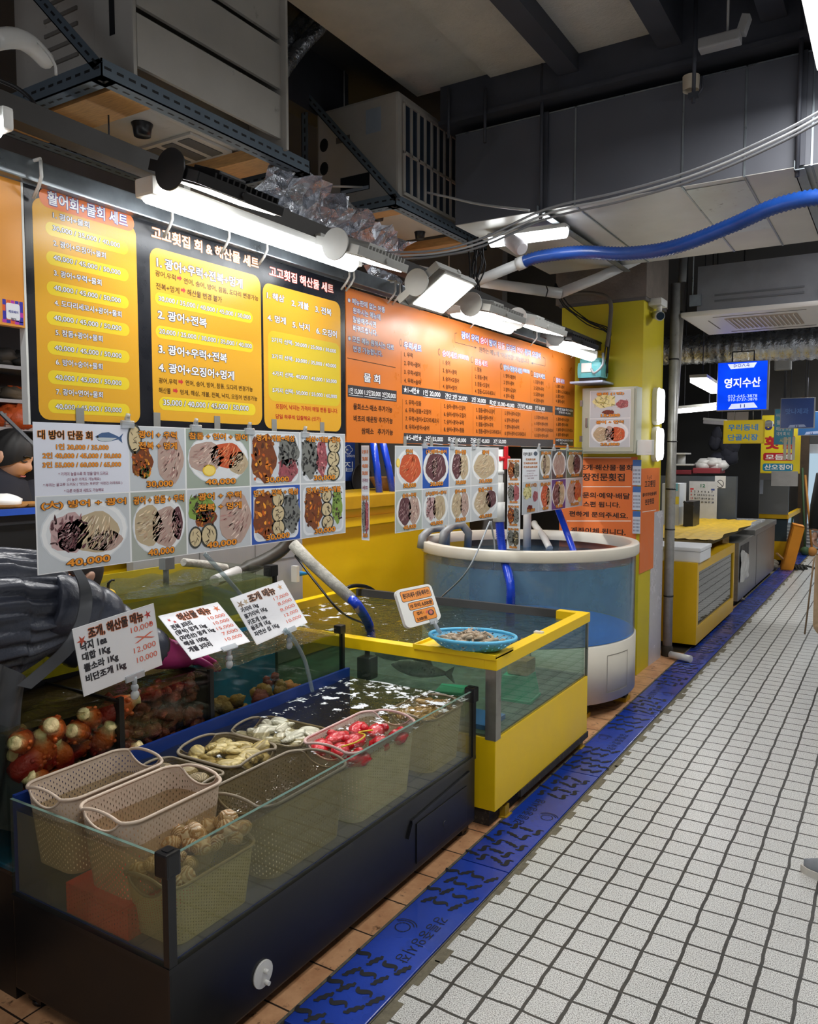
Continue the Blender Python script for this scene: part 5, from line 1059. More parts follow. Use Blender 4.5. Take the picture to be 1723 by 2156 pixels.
# --- narrow hanging strips
def strip(label, px0, px1, pyt, pyb, Y, rows_, seed):
    a, b = onY(px0, pyt, Y), onY(px1, pyb, Y); r = root('photo_strip', label, 'photo strip', (a.x, Y, b.z)); mb = MB(); mb.box(a.x, b.x, Y, Y+.0012, b.z, a.z); part('laminated_sheet', mb, MATS['laminate'], r)
    Q = Print(lambda u, v: (u, Y, v), (0, -1, 0)); rr = random.Random(seed); n = len(rows_); h = (a.z-b.z)/n
    for i, k in enumerate(rows_):
        z0 = b.z+h*i; W = b.x-a.x; Q.rect(a.x+W*.04, z0+h*.03, b.x-W*.04, z0+h*.97, (206, 212, 220), 2)
        if k: blobs(Q, a.x+W*.3, z0+h*.5, W*.25, h*.36, k[0], rr, 14); blobs(Q, a.x+W*.68, z0+h*.5, W*.24, h*.36, k[1], rr, 14); Q.text('30,000', a.x+W*.2, z0+h*.05, a.x+W*.8, z0+h*.15, (240, 150, 36), (60, 34, 8), .03, 9); Q.text('멍게+전복', a.x+W*.1, z0+h*.84, a.x+W*.9, z0+h*.95, (240, 150, 36), (60, 34, 8), .03, 9)
        else:
            for j, t in enumerate(('대 방어 회', '30,000', '40,000', '50,000', '가격이', '세트')): Q.text(t, a.x+W*.12, z0+h*(.82-.15*j), a.x+W*.86, z0+h*(.91-.15*j), (216, 120, 40) if j < 4 else (150, 90, 110), None, .03, 5)
    Q.build('photo_print', r, SHEETM)
strip('narrow strip of four seafood photos hanging right of the red valve', 1069, 1095, 966, 1158, 4.05, [('black', 'abalone'), ('orange', 'black'), ('black', 'worm'), ('orange', 'abalone')], 3)
strip('narrow white strip hanging edge-on between the two larger photo menus', 761, 778, 938, 1138, 2.93, [('black', 'worm'), None], 4)
# ================================================================ price cards
def quad(c, X, h=None, near=False):
    """sheet whose four corners are seen at c; its lower edge stands over x = X"""
    bl, br = onX(*c[3], X), onX(*c[2], X); d = ray(*c[0]); up = None
    # top-left corner: point on its sight line at the card's true height from the lower corner
    w_ = CAM-bl; a = d.dot(d); b = 2*d.dot(w_); c_ = w_.dot(w_)-h*h; q = sqrt(max(0, b*b-4*a*c_))
    return CAM+d*((-b+(-q if near else q))/(2*a)), bl, br
def card(label, c, X, h, lines, title, edge, deco, seed, near=False):
    tl, bl, br = quad(c, X, h, near); ex = br-bl; ez = tl-bl; nrm = ex.cross(ez).normalized()
    if nrm.x < 0: nrm = -nrm
    F = lambda u, v: tuple(bl+ex*u+ez*v)
    r = root('price_card', label, 'price card', tuple(bl+ex*.5)); mb = MB()
    mb.prism([(0, 0), (1, 0), (1, 1), (0, 1)], lambda u, v: Vector(F(u, v))-nrm*.002, lambda u, v: Vector(F(u, v))); cb = part('card', mb, MATS['laminate'], r)
    Q = Print(F, nrm); Q.rect(.015, .015, .985, .985, (238, 239, 244), 1); rr = random.Random(seed)
    Q.text(title[0], title[1], .78, title[2], .95, (40, 18, 10), edge, .05, 4, .05)
    n = len(lines)
    for i, (t, xr, pr) in enumerate(lines):
        v = .64-.64*i/n; s_ = .60/n; Q.text(t, .05, v, xr, v+s_*.86+.015, (18, 18, 34), None, .05, 4)
        if pr: Q.text(pr, .66+.02*(i % 2), v+.01, .95, v+s_*.72, (228, 104, 76), None, 0, 4)
    for (x, y, s_, cc) in deco:
        for k in range(5): a = 1.2566*k+x*9; Q.poly([(x+s_*cos(a), y+s_*1.4*sin(a)), (x+s_*.35*cos(a+.6), y+s_*.5*sin(a+.6)), (x, y), (x+s_*.35*cos(a-.6), y+s_*.5*sin(a-.6))], cc, 3)
    Q.build('card_print', cb, SHEETM)
    mb = MB(); m_ = bl+ex*.62; e_ = ex.normalized()
    mb.bar(m_-e_*.035+nrm*.003, m_+e_*.035+nrm*.003, .02, .006, nrm); mb.cyl(m_, m_+Vector((.0, 0, -.03)), .008, 8); mb.ell(m_+Vector((0, 0, -.035)), (.013,)*3, 8, 6); mb.ell(m_+Vector((0, 0, -.058)), (.012, .016, .016), 8, 6)
    part('card_clip', mb, CLIPM, r, 'clear jointed clip')
RD = (190, 40, 36)
card('white price card with four shellfish lines, nearest the empty beige baskets', [(152, 1325), (325, 1272), (342, 1400), (177, 1467)], -2.0, .215, [('낙지 1ea', .36, '10,000'), ('대합 1Kg', .38, 'X'), ('뿔소라 1Kg', .46, '12,000'), ('비단조개 1kg', .54, '10,000')], ('조개, 해산물 메뉴', .16, .84), (226, 120, 60), [(.9, .86, .05, RD), (.92, .72, .03, RD), (.08, .8, .06, (190, 70, 40))], 1, True)
card('white price card leaning back, middle one of the three on the three-bay tank', [(333, 1297), (457, 1273), (527, 1351), (404, 1389)], -2.0, .215, [('전복 3마리', .38, '10,000'), ('(양식) 멍게 1kg', .55, '10,000'), ('(자연산) 멍게 1kg', .62, '15,000'), ('해삼 100g', .42, '7,000'), ('개불 3마리', .42, '10,000')], ('해산물 메뉴', .24, .78), (226, 120, 60), [(.9, .86, .06, (214, 110, 60)), (.1, .86, .03, RD), (.16, .8, .03, RD)], 2)
card('white price card for five kinds of clam, farthest and highest of the three', [(485, 1260), (597, 1220), (648, 1311), (541, 1358)], -2.0, .20, [('가리비 1kg', .36, '17,000'), ('홍가리비 1Kg', .46, '8,000'), ('키조개 1ea', .38, '8,000'), ('돌조개 1Kg', .4, '12,000'), ('자연산 섭 1Kg', .5, '10,000')], ('조개 메뉴', .26, .76), (200, 140, 100), [(.88, .88, .05, (200, 150, 100)), (.1, .82, .07, (150, 130, 110)), (.2, .84, .05, (190, 170, 140))], 3)
tl, bl, br = quad([(832, 1243), (903, 1234), (931, 1303), (857, 1324)], -1.60, .16); ex = br-bl; ez = tl-bl; nrm = ex.cross(ez).normalized()
if nrm.x < 0: nrm = -nrm
r = root('price_card', 'white rounded shrimp price card with three orange labels behind the sky-blue basket', 'price card', tuple(bl+ex*.5)); F = lambda u, v: tuple(bl+ex*u+ez*v)
mb = MB(); mb.prism(rrect(0, 0, 1, 1, .13), lambda u, v: Vector(F(u, v))-nrm*.012, lambda u, v: Vector(F(u, v))); part('card', mb, M_white, r)
Q = Print(F, nrm); OG = (244, 150, 56)
for (x0, y0, x1, y1) in ((.1, .66, .92, .92), (.22, .42, .9, .60), (.28, .08, .88, .37)): Q.poly(rrect(x0-.012, y0-.012, x1+.012, y1+.012, .05), (60, 40, 20), 1); Q.poly(rrect(x0, y0, x1, y1, .045), OG, 2)
for t, x0, y0, x1, y1 in (('흰다리새우 (냉동:페루산)', .14, .71, .88, .87), ('10 마리: 6,000원', .25, .45, .87, .57), ('껍비 :', .36, .25, .56, .34), ('3,000원', .32, .1, .6, .2)): Q.text(t, x0, y0, x1, y1, (40, 22, 8), None, .03, 4)
Q.ell(.75, .24, .09, .08, (90, 60, 60), 3); Q.ell(.75, .25, .05, .05, (220, 120, 100), 4); Q.ell(.64, .28, .05, .025, (230, 100, 70), 4, .8)
Q.build('card_print', r, SHEETM)
mb = MB(); m_ = bl+ex*.75; mb.bar(m_-ex.normalized()*.03, m_+ex.normalized()*.03, .02, .006, nrm); mb.tube([tuple(m_), (m_.x+.01, m_.y+.01, m_.z-.03), (m_.x+.02, m_.y+.02, m_.z-.05)], .009, 8); part('card_clip', mb, CLIPM, r, 'clear jointed clip')
# ================================================================ over the stall
M_galv = mat('galvanised_steel', (150, 158, 164), .32, .75, var=.2, scale=14, dirt=(96, 100, 104), dlo=.66)
M_rail = mat('blackened_rail', (52, 50, 48), .6, .3, var=.3, scale=12)
M_slotst = mat('slotted_angle_paint', (92, 106, 118), .5, .2, var=.15, scale=10)
M_acw = mat('ac_casing', (182, 178, 170), .55, var=.1, scale=5, dirt=(140, 134, 126), dlo=.64)
M_wood = mat('pale_plank', (188, 142, 88), .7, var=.25, scale=10, stretch=(2, 14, 14))
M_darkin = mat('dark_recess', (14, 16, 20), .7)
M_lampw = mat('lamp_white', (220, 220, 216), .4, var=.05); M_lampg = mat('lamp_grey', (160, 160, 156), .45, .1, var=.1)
E_led = emit('led_glow', (248, 252, 255), 14); E_flood = emit('flood_glow', (255, 253, 246), 15)
mb = MB(); mb.box(BX-.024, BX+.03, .5, 5.34, 2.202, 2.258, bev=.004)
r = root('roof_rail', 'galvanised square rail running along the top of the menu boards', 'rail', (BX, 3, 2.2)); part('rail', mb, M_galv, r)
mb = MB()
mb.box(BX-.024, BX+.032, 3.05, 3.06, 2.2, 2.26); part('joint', mb, M_seal, r)
mb = MB(); mb.bar((-1.80, .3, 2.315), (-1.80, 5.55, 2.245), .05, .055); solo('lamp_rail', mb, M_rail, 'dark square bar in front of the menu boards that carries the lamps', 'rail')
for i, (x, y) in enumerate(((85, 345), (362, 470), (482, 515), (562, 545), (735, 602), (745, 606), (832, 642), (842, 645), (1005, 690), (1130, 730), (1215, 760))):
    q = onX(x, y, BX+.055); mb = MB(); mb.tube([(BX+.056, q.y, 2.25), (BX+.058, q.y, 2.21), (BX+.04, q.y+.004, 2.19), (BX+.012, q.y+.006, 2.165)], .0045, 6); mb.tube([(BX-.02, q.y, 2.256), (BX+.056, q.y, 2.254)], .0045, 6)
    solo('cable_tie', mb, M_white, 'white cable tie looped over the galvanised rail above the menu boards', 'cable tie', None, 'cable ties on the galvanised rail')
def led(label, y0, y1, X, z, rad=.033, name='tube_lamp'):
    r = root(name, label, 'lamp', (X, (y0+y1)/2, z)); mb = MB(); mb.box(X-.03, X+.03, y0, y1, z, z+.028, bev=.006); mb.box(X-.036, X+.036, y0-.006, y0+.02, z-.02, z+.03, bev=.008); mb.box(X-.036, X+.036, y1-.02, y1+.006, z-.02, z+.03, bev=.008); part('housing', mb, M_lampw, r)
    mb = MB(); n = 8; o = []
    for k in range(n+1): a = pi+pi*k/n; o.append((X+rad*cos(a), z+rad*1.1*sin(a)))
    m = len(o)
    vs_ = [(x, y0+.012, zz) for x, zz in o]+[(x, y1-.012, zz) for x, zz in o]
    mb.add(vs_, [(k, k+1, m+k+1, m+k) for k in range(m-1)]+[tuple(range(m))[::-1], tuple(range(m, 2*m))], True); part('diffuser', mb, E_led, r)
    mb = MB()
    for y in (y0+.15*(y1-y0), y0+.8*(y1-y0)): mb.box(X-.045, X+.005, y-.012, y+.012, z+.02, z+.06)
    part('bracket', mb, M_lampg, r); return r
yy = lambda px_, X: onX(px_, 600, X).y
LX = -1.755
led('long bright tube lamp hung in front of the black menu board', 1.50, 2.46, LX, 2.215)
led('bright tube lamp cut by the frame at the far left, above the amber board', .50, 1.10, LX, 2.245)
led('short bright tube lamp over the middle of the orange board', yy(957, LX), yy(1075, LX), LX, 2.165)
led('farthest short tube lamp, at the end of the orange board', yy(1165, LX), yy(1250, LX), LX, 2.155)
def flood(label, y, X, z, tilt, m, ln=.27, wd=.17, rz=0., roll=0.):
    """flat finned floodlight on a round mount and yoke"""
    r = root('floodlight', label, 'floodlight', (X, y, z), None, 0); M = Matrix.Translation((0, .06, 0)) @ rot('Z', rz) @ rot('X', roll) @ rot('Y', tilt)
    mb = MB(); mb.box(-wd/2, wd/2, 0, ln, -.016, .012, M, .004)
    for k in range(12): mb.box(-wd/2+.012, wd/2-.012, .02+k*(ln-.04)/11-.003, .02+k*(ln-.04)/11+.003, .012, .028, M)
    mb.box(-.05, .05, .05, .15, .012, .04, M, .006); lh = part('lamp_head', mb, m, r, local=True)
    mb = MB(); mb.box(-wd/2+.014, wd/2-.014, .016, ln-.016, -.0185, -.016, M); part('lit_panel', mb, E_flood, lh, local=True)
    mb = MB()
    for s in (-1, 1): mb.box(s*(wd/2+.004)-.003, s*(wd/2+.004)+.003, -.05, .12, -.014, .014, M); mb.cyl(M @ Vector((s*(wd/2), .11, 0)), M @ Vector((s*(wd/2+.014), .11, 0)), .009)
    mb.box(-wd/2-.006, wd/2+.006, -.056, -.05, -.014, .014, M); part('yoke', mb, m, r, local=True)
    mb = MB(); mb.cyl((0, -.006, 0), (0, .0, 0), .052, 28); mb.cyl((0, -.004, 0), (0, .012, 0), .024, 16); part('mount_disc', mb, m, r, local=True)
    return r
M_lampb = mat('lamp_black', (20, 20, 22), .4)
FXX = -1.60
flood('black floodlight with cooling fins above the near end of the long tube lamp', yy(378, FXX)-.02, FXX, 2.222, radians(20), M_lampb, .28)
flood('grey floodlight at the far end of the long tube lamp', yy(708, FXX), FXX, 2.19, radians(18), M_lampg, .26)
flood('silver floodlight tipped towards the aisle with its lit face showing', yy(878, FXX), FXX, 2.16, radians(-34), M_lampg, .27, .2)
flood('grey floodlight in line after the silver tipped one', yy(993, FXX), FXX, 2.15, radians(14), M_lampg, .34)
flood('white floodlight nearest the far end tube lamp', yy(1090, FXX), FXX, 2.16, radians(14), M_lampw, .4)
flood('black floodlight at the far end of the lamp bar', yy(1172, FXX), FXX, 2.14, radians(10), M_lampb, .4)
# --- slotted-angle shelves with the two outdoor units
def angle(mb, a, b, n1, n2, w_=.042, t=.004, slots=True):
    """L-section from a to b with legs along n1 and n2; slots as dark openings"""
    a, b, n1, n2 = Vector(a), Vector(b), Vector(n1), Vector(n2); d = (b-a); L = d.length; d.normalize()
    for p, q in ((n1, n2), (n2, n1)):
        q_ = [a, a+p*w_, b+p*w_, b]; off = q*t; vs_ = [x for x in q_]+[x+off for x in q_]
        mb.m(0).add(vs_, [(0, 1, 2, 3), (7, 6, 5, 4), (0, 4, 5, 1), (1, 5, 6, 2), (2, 6, 7, 3), (3, 7, 4, 0)], False)
        if slots:
            k = int(L/.045)
            for i in range(k):
                c = a+d*(L*(i+.5)/k)+p*w_*.55
                for o in (-q*.0006, off+q*.0006):
                    mb.m(1).add([c+o-d*.013-p*.0042, c+o+d*.013-p*.0042, c+o+d*.013+p*.0042, c+o-d*.013+p*.0042], [(0, 1, 2, 3)], False)
def shelf(label, x0, x1, y0, y1, z, braces, posts, planks):
    r = root('bracket_shelf', label, 'shelf', ((x0+x1)/2, (y0+y1)/2, z)); ms = [M_slotst, M_darkin]
    for (a, b, n1, n2) in (((x1, y0, z), (x1, y1, z), (0, 0, 1), (-1, 0, 0)), ((x0, y0, z), (x1, y0, z), (0, 0, 1), (0, 1, 0)), ((x0, y1, z), (x1, y1, z), (0, 0, 1), (0, -1, 0)), ((x0, y0, z), (x0, y1, z), (0, 0, 1), (1, 0, 0))):
        mb = MB(); angle(mb, a, b, n1, n2, .055); part('rail', mb, ms, r)
    for a, b in braces: mb = MB(); angle(mb, a, b, (0, 1, 0), (1, 0, .3)); part('brace', mb, ms, r)
    for a, b in posts: mb = MB(); angle(mb, a, b, (1, 0, 0), (0, 1, 0)); part('post', mb, ms, r)
    for (ya, yb) in planks: mb = MB(); mb.box(x0+.01, x1-.008, ya, yb, z+.006, z+.05); part('plank', mb, M_wood, r)
    return r
zs1 = 2.655; sx = -2.12
shelf('slotted-angle shelf nearest the view, with two planks under the first outdoor unit', -2.80, sx, 1.655, 2.665, zs1, [((-2.78, 1.655, 3.3), (-2.16, 1.655, zs1+.03))], [((-2.80, 2.665, zs1), (-2.80, 2.665, 3.6)), ((-2.80, 1.655, zs1), (-2.80, 1.655, 3.6))], [(1.74, 1.90), (2.42, 2.56)])
r = root('outdoor_unit', 'first outdoor air unit with big sloping louvres, cut by the top of the frame', 'air conditioner', (-2.5, 2.15, 2.71))
mb = MB(); mb.box(-2.78, -2.30, 1.80, 2.50, 2.715, 3.32, bev=.012); part('casing', mb, M_acw, r)
mb = MB()
for k in range(3):
    z = 2.745+.19*k; mb.add([(-2.30, 1.80, z+.13), (-2.14, 1.80, z), (-2.14, 2.495, z), (-2.30, 2.495, z+.13), (-2.30, 1.80, z+.14), (-2.135, 1.80, z+.012), (-2.135, 2.495, z+.012), (-2.30, 2.495, z+.14)], [(0, 1, 2, 3), (7, 6, 5, 4), (1, 5, 6, 2), (0, 4, 5, 1), (3, 2, 6, 7)], False)
    mb.box(-2.142, -2.128, 1.80, 2.495, z-.0, z+.165)
part('louvre_hood', mb, M_acw, r)
mb = MB(); mb.m(0).box(-2.32, -2.13, 1.785, 1.80, 2.70, 3.32, bev=.004); mb.m(1).box(-2.24, -2.215, 1.783, 1.7845, 2.86, 3.0); part('side_plate', mb, [M_acw, M_darkin], r)
mb = MB(); mb.box(-2.30, -2.10, 2.495, 2.51, 2.70, 3.32, bev=.02); part('side_plate', mb, M_acw, r)
mb = MB()
for k in range(9): mb.box(-2.60, -2.42, 1.794, 1.802, 2.80+.05*k, 2.812+.05*k)
part('side_vents', mb, mat('vent_shadow', (120, 116, 110), .6), r)
mb = MB(); mb.lathe([(0, 2.672), (.03, 2.672), (.034, 2.70), (.04, 2.716)], (-2.42, 2.06, 0), 20); part('rubber_foot', mb, M_blackpl, r)
mb = MB(); mb.m(0).box(-2.70, -2.32, 2.2, 2.42, 2.705, 2.716); mb.m(1)
for k in range(4): mb.box(-2.68+.09*k, -2.62+.09*k, 2.22, 2.40, 2.702, 2.706)
part('underside_tray', mb, [M_acw, mat('tray_recess', (84, 84, 84), .7)], r)
zs2 = 2.735
x0_ = onY(668, 300, 3.47).x
shelf('slotted-angle shelf farther along, under the second outdoor unit', x0_-.05, -2.17, 3.40, 4.42, zs2, [((x0_-.06, 3.40, 3.40), (-2.18, 3.40, zs2+.02))], [((x0_-.05, 3.40, zs2-.1), (x0_-.05, 3.40, 3.6)), ((x0_-.05, 4.42, zs2), (x0_-.05, 4.42, 3.6))], [(3.43, 3.56), (4.20, 4.34)])
r = root('outdoor_unit', 'second outdoor air unit, cream casing with a barred dark grille facing the aisle', 'air conditioner', (-2.5, 3.8, 2.79))
mb = MB(); mb.box(x0_, -2.20, 3.47, 4.17, 2.79, 3.315, bev=.014); cs = part('casing', mb, M_acw, r)
mb = MB(); mb.box(-2.203, -2.196, 3.51, 4.14, 2.83, 3.27); part('grille_back', mb, mat('coil_blue', (42, 58, 78), .5, .3, var=.3, scale=60, stretch=(1, 1, .1)), r)
mb = MB()
for k in range(10): y = 3.505+.0695*k; mb.box(-2.198, -2.186, y, y+.016, 2.825, 3.275, bev=.003)
mb.box(-2.198, -2.186, 3.505, 4.145, 3.02, 3.034); mb.box(-2.198, -2.186, 3.505, 4.145, 2.815, 2.832); mb.box(-2.198, -2.186, 3.505, 4.145, 3.265, 3.28); part('grille_bars', mb, M_acw, r)
W_ = -2.20-x0_
M_lbk, M_lpl = mat('label_black', (24, 30, 36), .4), mat('label_pale', (160, 172, 186), .4)
mb = MB(); mb.m(0).box(x0_+.30*W_, x0_+.66*W_, 3.468, 3.4695, 2.865, 2.95); mb.m(1).box(x0_+.31*W_, x0_+.65*W_, 3.4675, 3.468, 2.868, 2.885); part('rating_label', mb, [M_lbk, M_lpl], cs, 'black label with a pale strip')
mb = MB(); mb.box(x0_+.62*W_, x0_+.80*W_, 3.468, 3.4695, 3.14, 3.26); part('rating_label', mb, M_lpl, cs, 'pale paper label')
mb = MB(); mb.box(x0_+.25*W_, x0_+.42*W_, 3.4665, 3.4695, 3.13, 3.16); part('hand_grip', mb, mat('grip_shadow', (98, 94, 88), .6), cs)
mb = MB()
for z in (2.90, 3.02, 3.14): mb.ell((x0_+.09*W_, 3.469, z), (.028, .003, .035), 12, 6)
part('pipe_openings', mb, M_darkin, cs)
for y in (3.62, 4.05): mb = MB(); mb.lathe([(0, 2.752), (.026, 2.752), (.03, 2.78), (.034, 2.792)], (-2.42, y, 0), 16); part('rubber_foot', mb, M_blackpl, r)
# --- duct
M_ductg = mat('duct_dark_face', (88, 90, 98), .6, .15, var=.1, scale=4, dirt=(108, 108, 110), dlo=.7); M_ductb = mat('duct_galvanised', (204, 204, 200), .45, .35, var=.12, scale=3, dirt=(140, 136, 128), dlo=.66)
DY0, DY1, DZ0, DZ1, DX0 = 3.76, 5.08, 2.70, 3.16, -2.03
r = root('air_duct', 'large rectangular sheet-metal air duct crossing above the aisle', 'duct', (0, 4.4, DZ0))
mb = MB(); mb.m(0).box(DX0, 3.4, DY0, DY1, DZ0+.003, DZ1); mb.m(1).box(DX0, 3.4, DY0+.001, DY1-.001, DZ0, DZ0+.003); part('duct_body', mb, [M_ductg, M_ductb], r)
mb = MB()
for x in (-1.38, -.88, -.62, -.36, .3): mb.box(x-.004, x+.004, DY0-.004, DY1, DZ0-.004, DZ0); mb.box(x-.004, x+.004, DY0-.004, DY0, DZ0, DZ1)
mb.box(DX0, 3.4, DY0-.004, DY0, DZ1-.006, DZ1); part('seam', mb, M_galv, r)
mb = MB(); mb.box(-.875, -.625, DY0+.05, DY1-.42, DZ0-.0035, DZ0-.001); part('patch_panel', mb, mat('speckled_zinc', (196, 204, 202), .35, .4, var=.1, scale=8, dirt=(130, 134, 132), dlo=.60), r, 'speckled shiny zinc patch with a small hole')
for x in (-1.55, -.42):
    mb = MB(); angle(mb, (x, DY0-.06, DZ0-.03), (x, DY1+.06, DZ0-.03), (0, 0, 1), (1, 0, 0), .04, .004, False); part('support_angle', mb, M_galv, r)
    mb = MB(); mb.cyl((x+.01, DY0-.035, DZ0-.05), (x+.01, DY0-.035, 3.5), .009, 8); mb.bar((x+.02, DY0-.012, DZ0), (x+.02, DY0-.012, DZ1), .03, .01, (0, 1, 0)); part('hanger_rod', mb, M_steel_dark, r)
for (xx, yt, yb_, Yq) in ((1466, -10, 215, 3.55), (1022, 185, 300, 3.69), (945, 185, 290, 3.69)):
    a, b = onY(xx, yt, Yq), onY(xx+2, yb_, Yq); mb = MB(); mb.cyl((a.x, Yq, min(a.z, 3.6)), (a.x, Yq, b.z), .008, 8)
    if xx > 1400: mb.box(a.x-.02, a.x+.02, Yq-.012, Yq+.012, b.z+.02, b.z+.04); mb.tube([(a.x+.03, Yq, b.z+.10), (a.x+.035, Yq, b.z+.05), (a.x+.012, Yq, b.z+.025)], .006, 6)
    solo('hanger_rod', mb, M_steel_dark, {1466: 'dark threaded rod with a small clamp hanging before the duct at upper right', 1022: 'short dark rod hanging behind the second outdoor unit, right of the pair', 945: 'short dark rod hanging behind the second outdoor unit, left of the pair'}[xx], 'rod')
a, b = onY(1472, 92, 3.4), onY(1560, 72, 3.4)
mb = MB(); mb.box(a.x, b.x, 3.38, 3.44, a.z-.03, a.z+.012, bev=.006); mb.bar((b.x, 3.41, a.z), (b.x+.02, 3.41, a.z+.06), .05, .03); mb.cyl((b.x-.05, 3.41, a.z), (b.x-.05, 3.41, 3.62), .006, 6); solo('strut_channel', mb, mat('pale_channel', (150, 148, 146), .5, .3), 'pale metal channel bracket hanging under the ceiling near the threaded rod', 'bracket')
a = onY(1452, 170, 3.64); mb = MB(); mb.lathe([(.034, -.03), (.036, .03)], (a.x, 3.672, a.z), 16, 0, pi*2); solo('pipe_clip', mb, mat('pale_clip', (196, 184, 164), .5), 'pale curved pipe clip on the beam beside the threaded rod', 'clip')
for k in range(3): mb = MB(); mb.bar((-.33+.1*k, -1, 3.5), (-.33+.1*k, 3.7, 3.5), .06, .05); solo('cable_tray', mb, M_steel_dark, ['dark steel channel nearest the pale bracket, running along the ceiling', 'dark steel channel in the middle of the ceiling trio', 'dark steel channel farthest to the aisle side of the ceiling trio'][k], 'channel')
# --- silver flexible ducts, hoses, pipes, cables
M_foil = mat('silver_foil', (188, 192, 200), .28, .85, var=.25, scale=14, bump=1., bscale=34)
mb = MB(); ribtube(mb, curve_pts([A(572, 186, -2.55), A(625, 110, -2.5), A(690, 40, -2.4), A(760, -30, -2.3)], 20), .034, .02, .04); solo('flexible_duct', mb, M_foil, 'silver flexible duct rising behind the first outdoor unit, upper of the pair', 'duct')
mb = MB(); ribtube(mb, curve_pts([A(560, 165, -2.62), A(600, 95, -2.55), A(650, 30, -2.5), A(710, -40, -2.4)], 20), .034, .02, .04); solo('flexible_duct', mb, M_foil, 'silver flexible duct rising behind the first outdoor unit, nearer that unit', 'duct')
mb = MB(); mb.cyl(A(582, -20, -2.45), A(584, 285, -2.45), .010, 8); solo('hanger_rod', mb, M_steel_dark, 'long dark rod hanging beside the first outdoor unit and silver ducts', 'rod')
mb = MB(); ribtube(mb, curve_pts([A(120, 262, -2.35), A(190, 290, -2.35), A(270, 325, -2.35), A(345, 362, -2.4)], 20), .03, .012, .06); q = onX(230, 307, -2.35); mb.tube([tuple(q), (q.x, q.y, 2.72)], .003, 5); solo('corrugated_pipe', mb, mat('dark_foil_sleeve', (70, 70, 74), .35, .6, var=.4, scale=20), 'dark shiny corrugated pipe running under the first shelf', 'pipe')
mb = MB(); mb.tube(curve_pts([A(-20, 85, -2.0), A(30, 80, -2.05), A(65, 95, -2.1), A(95, 125, -2.2)], 14), .026, 12); solo('bent_pipe', mb, M_pvc, 'bent white pipe entering at the upper left corner', 'pipe')
mb = MB(); mb.tube(curve_pts([A(-10, 165, -2.0), A(35, 185, -1.98), A(70, 215, -1.95), A(78, 250, -1.9)], 14), .006, 6); solo('black_cable', mb, M_blackpl, 'black cable curving down below the bent white pipe at the upper left', 'cable')
mb = MB(); mb.tube(curve_pts([A(65, 75, -2.08), A(95, 105, -2.05), A(115, 135, -2.03), A(118, 158, -2.03)], 10), .004, 6); solo('cable_tie', mb, M_white, 'long white cable tie hanging from the bent white pipe', 'cable tie')
mb = MB(); rr = random.Random(2); f0, f1 = onX(590, 385, -2.12), onX(870, 560, -2.12)
jit = [[rr.uniform(-.035, .035) for _ in range(31)] for _ in range(9)]
mb.grid(lambda u, v: (-2.14-.09*sin(pi*v)+jit[round(v*8)][round(u*30)], f0.y+(f1.y-f0.y)*u+jit[round(v*8)][30-round(u*30)]*.6, f0.z+(f1.z-f0.z)*u-.13+.26*v+jit[8-round(v*8)][round(u*30)]*.5), 30, 8, False)
solo('foil_wrap', mb, M_foil, 'crumpled silver foil insulation behind the lamp bar', 'insulation')
q = lambda x, y, Y: tuple(onY(x, y, Y))
for i, (off, c) in enumerate(((0, (150, 152, 156)), (11, (188, 190, 192)), (21, (126, 128, 132)))):
    mb = MB(); mb.tube(curve_pts([q(2700, -420+off, 2.9), q(2200, -60+off, 3.0), q(1760, 215+off, 3.2), q(1600, 300+off, 3.3), q(1450, 362+off, 3.4), q(1300, 405+off, 3.5), q(1150, 440+off, 3.55), q(1020, 500+off*.8, 3.5), q(920, 527+off*.6, 3.4), q(800, 532+off*.7, 3.3)], 48), .0052, 6)
    solo('cable', mb, mat('cable_%d' % c[0], c, .45), ['grey cable sagging across under the duct, topmost of three', 'pale cable sagging across under the duct, middle of three', 'dark grey cable sagging across under the duct, lowest of three'][i], 'cable')
mb = MB(); mb.tube(curve_pts([q(1115, 443, 3.6), q(1010, 430, 3.7), q(930, 412, 3.75), q(850, 398, 3.7), q(700, 392, 3.3)], 24), .006, 6); solo('cable', mb, MATS['cable_188'], 'thin pale cable running from the duct hanger past the second outdoor unit', 'cable')
mb = MB(); ribtube(mb, curve_pts([q(1098, 553, 4.2), q(1140, 540, 4.2), q(1220, 531, 4.15), q(1320, 534, 4.1), q(1420, 520, 4.0), q(1540, 475, 3.9), q(1640, 432, 3.8), q(1760, 412, 3.75), q(2100, 400, 3.7), q(2600, 430, 3.65)], 90), .033, .02, .09)
solo('blue_hose', mb, mat('blue_hose_dull', (24, 70, 150), .35, var=.15, coat=.2), 'thick blue ribbed hose sweeping across below the duct', 'hose')
mb = MB(); mb.tube([q(1104, 551, 4.2), q(1010, 590, 4.2), q(985, 600, 4.22)], .030, 14); mb.tube([q(1105, 551, 4.2), q(1090, 557, 4.2)], .037, 14); mb.tube([q(990, 596, 4.2), q(915, 580, 4.0), q(880, 572, 3.9)], .036, 14); mb.tube([q(982, 592, 4.22), q(985, 630, 4.22)], .034, 14)
solo('tee_pipe', mb, M_pvc, 'white PVC tee pipe joined to the end of the thick blue hose', 'pipe')
mb = MB(); mb.tube([q(1000, 592, 4.5), q(1090, 605, 4.6), q(1182, 618, 4.75)], .032, 14); mb.tube([q(1180, 617, 4.75), q(1260, 585, 5.0), q(1345, 545, 5.2)], .032, 14); solo('white_pipe', mb, M_pvc, 'white PVC pipe bending behind the tee pipe and rising under the duct', 'pipe')
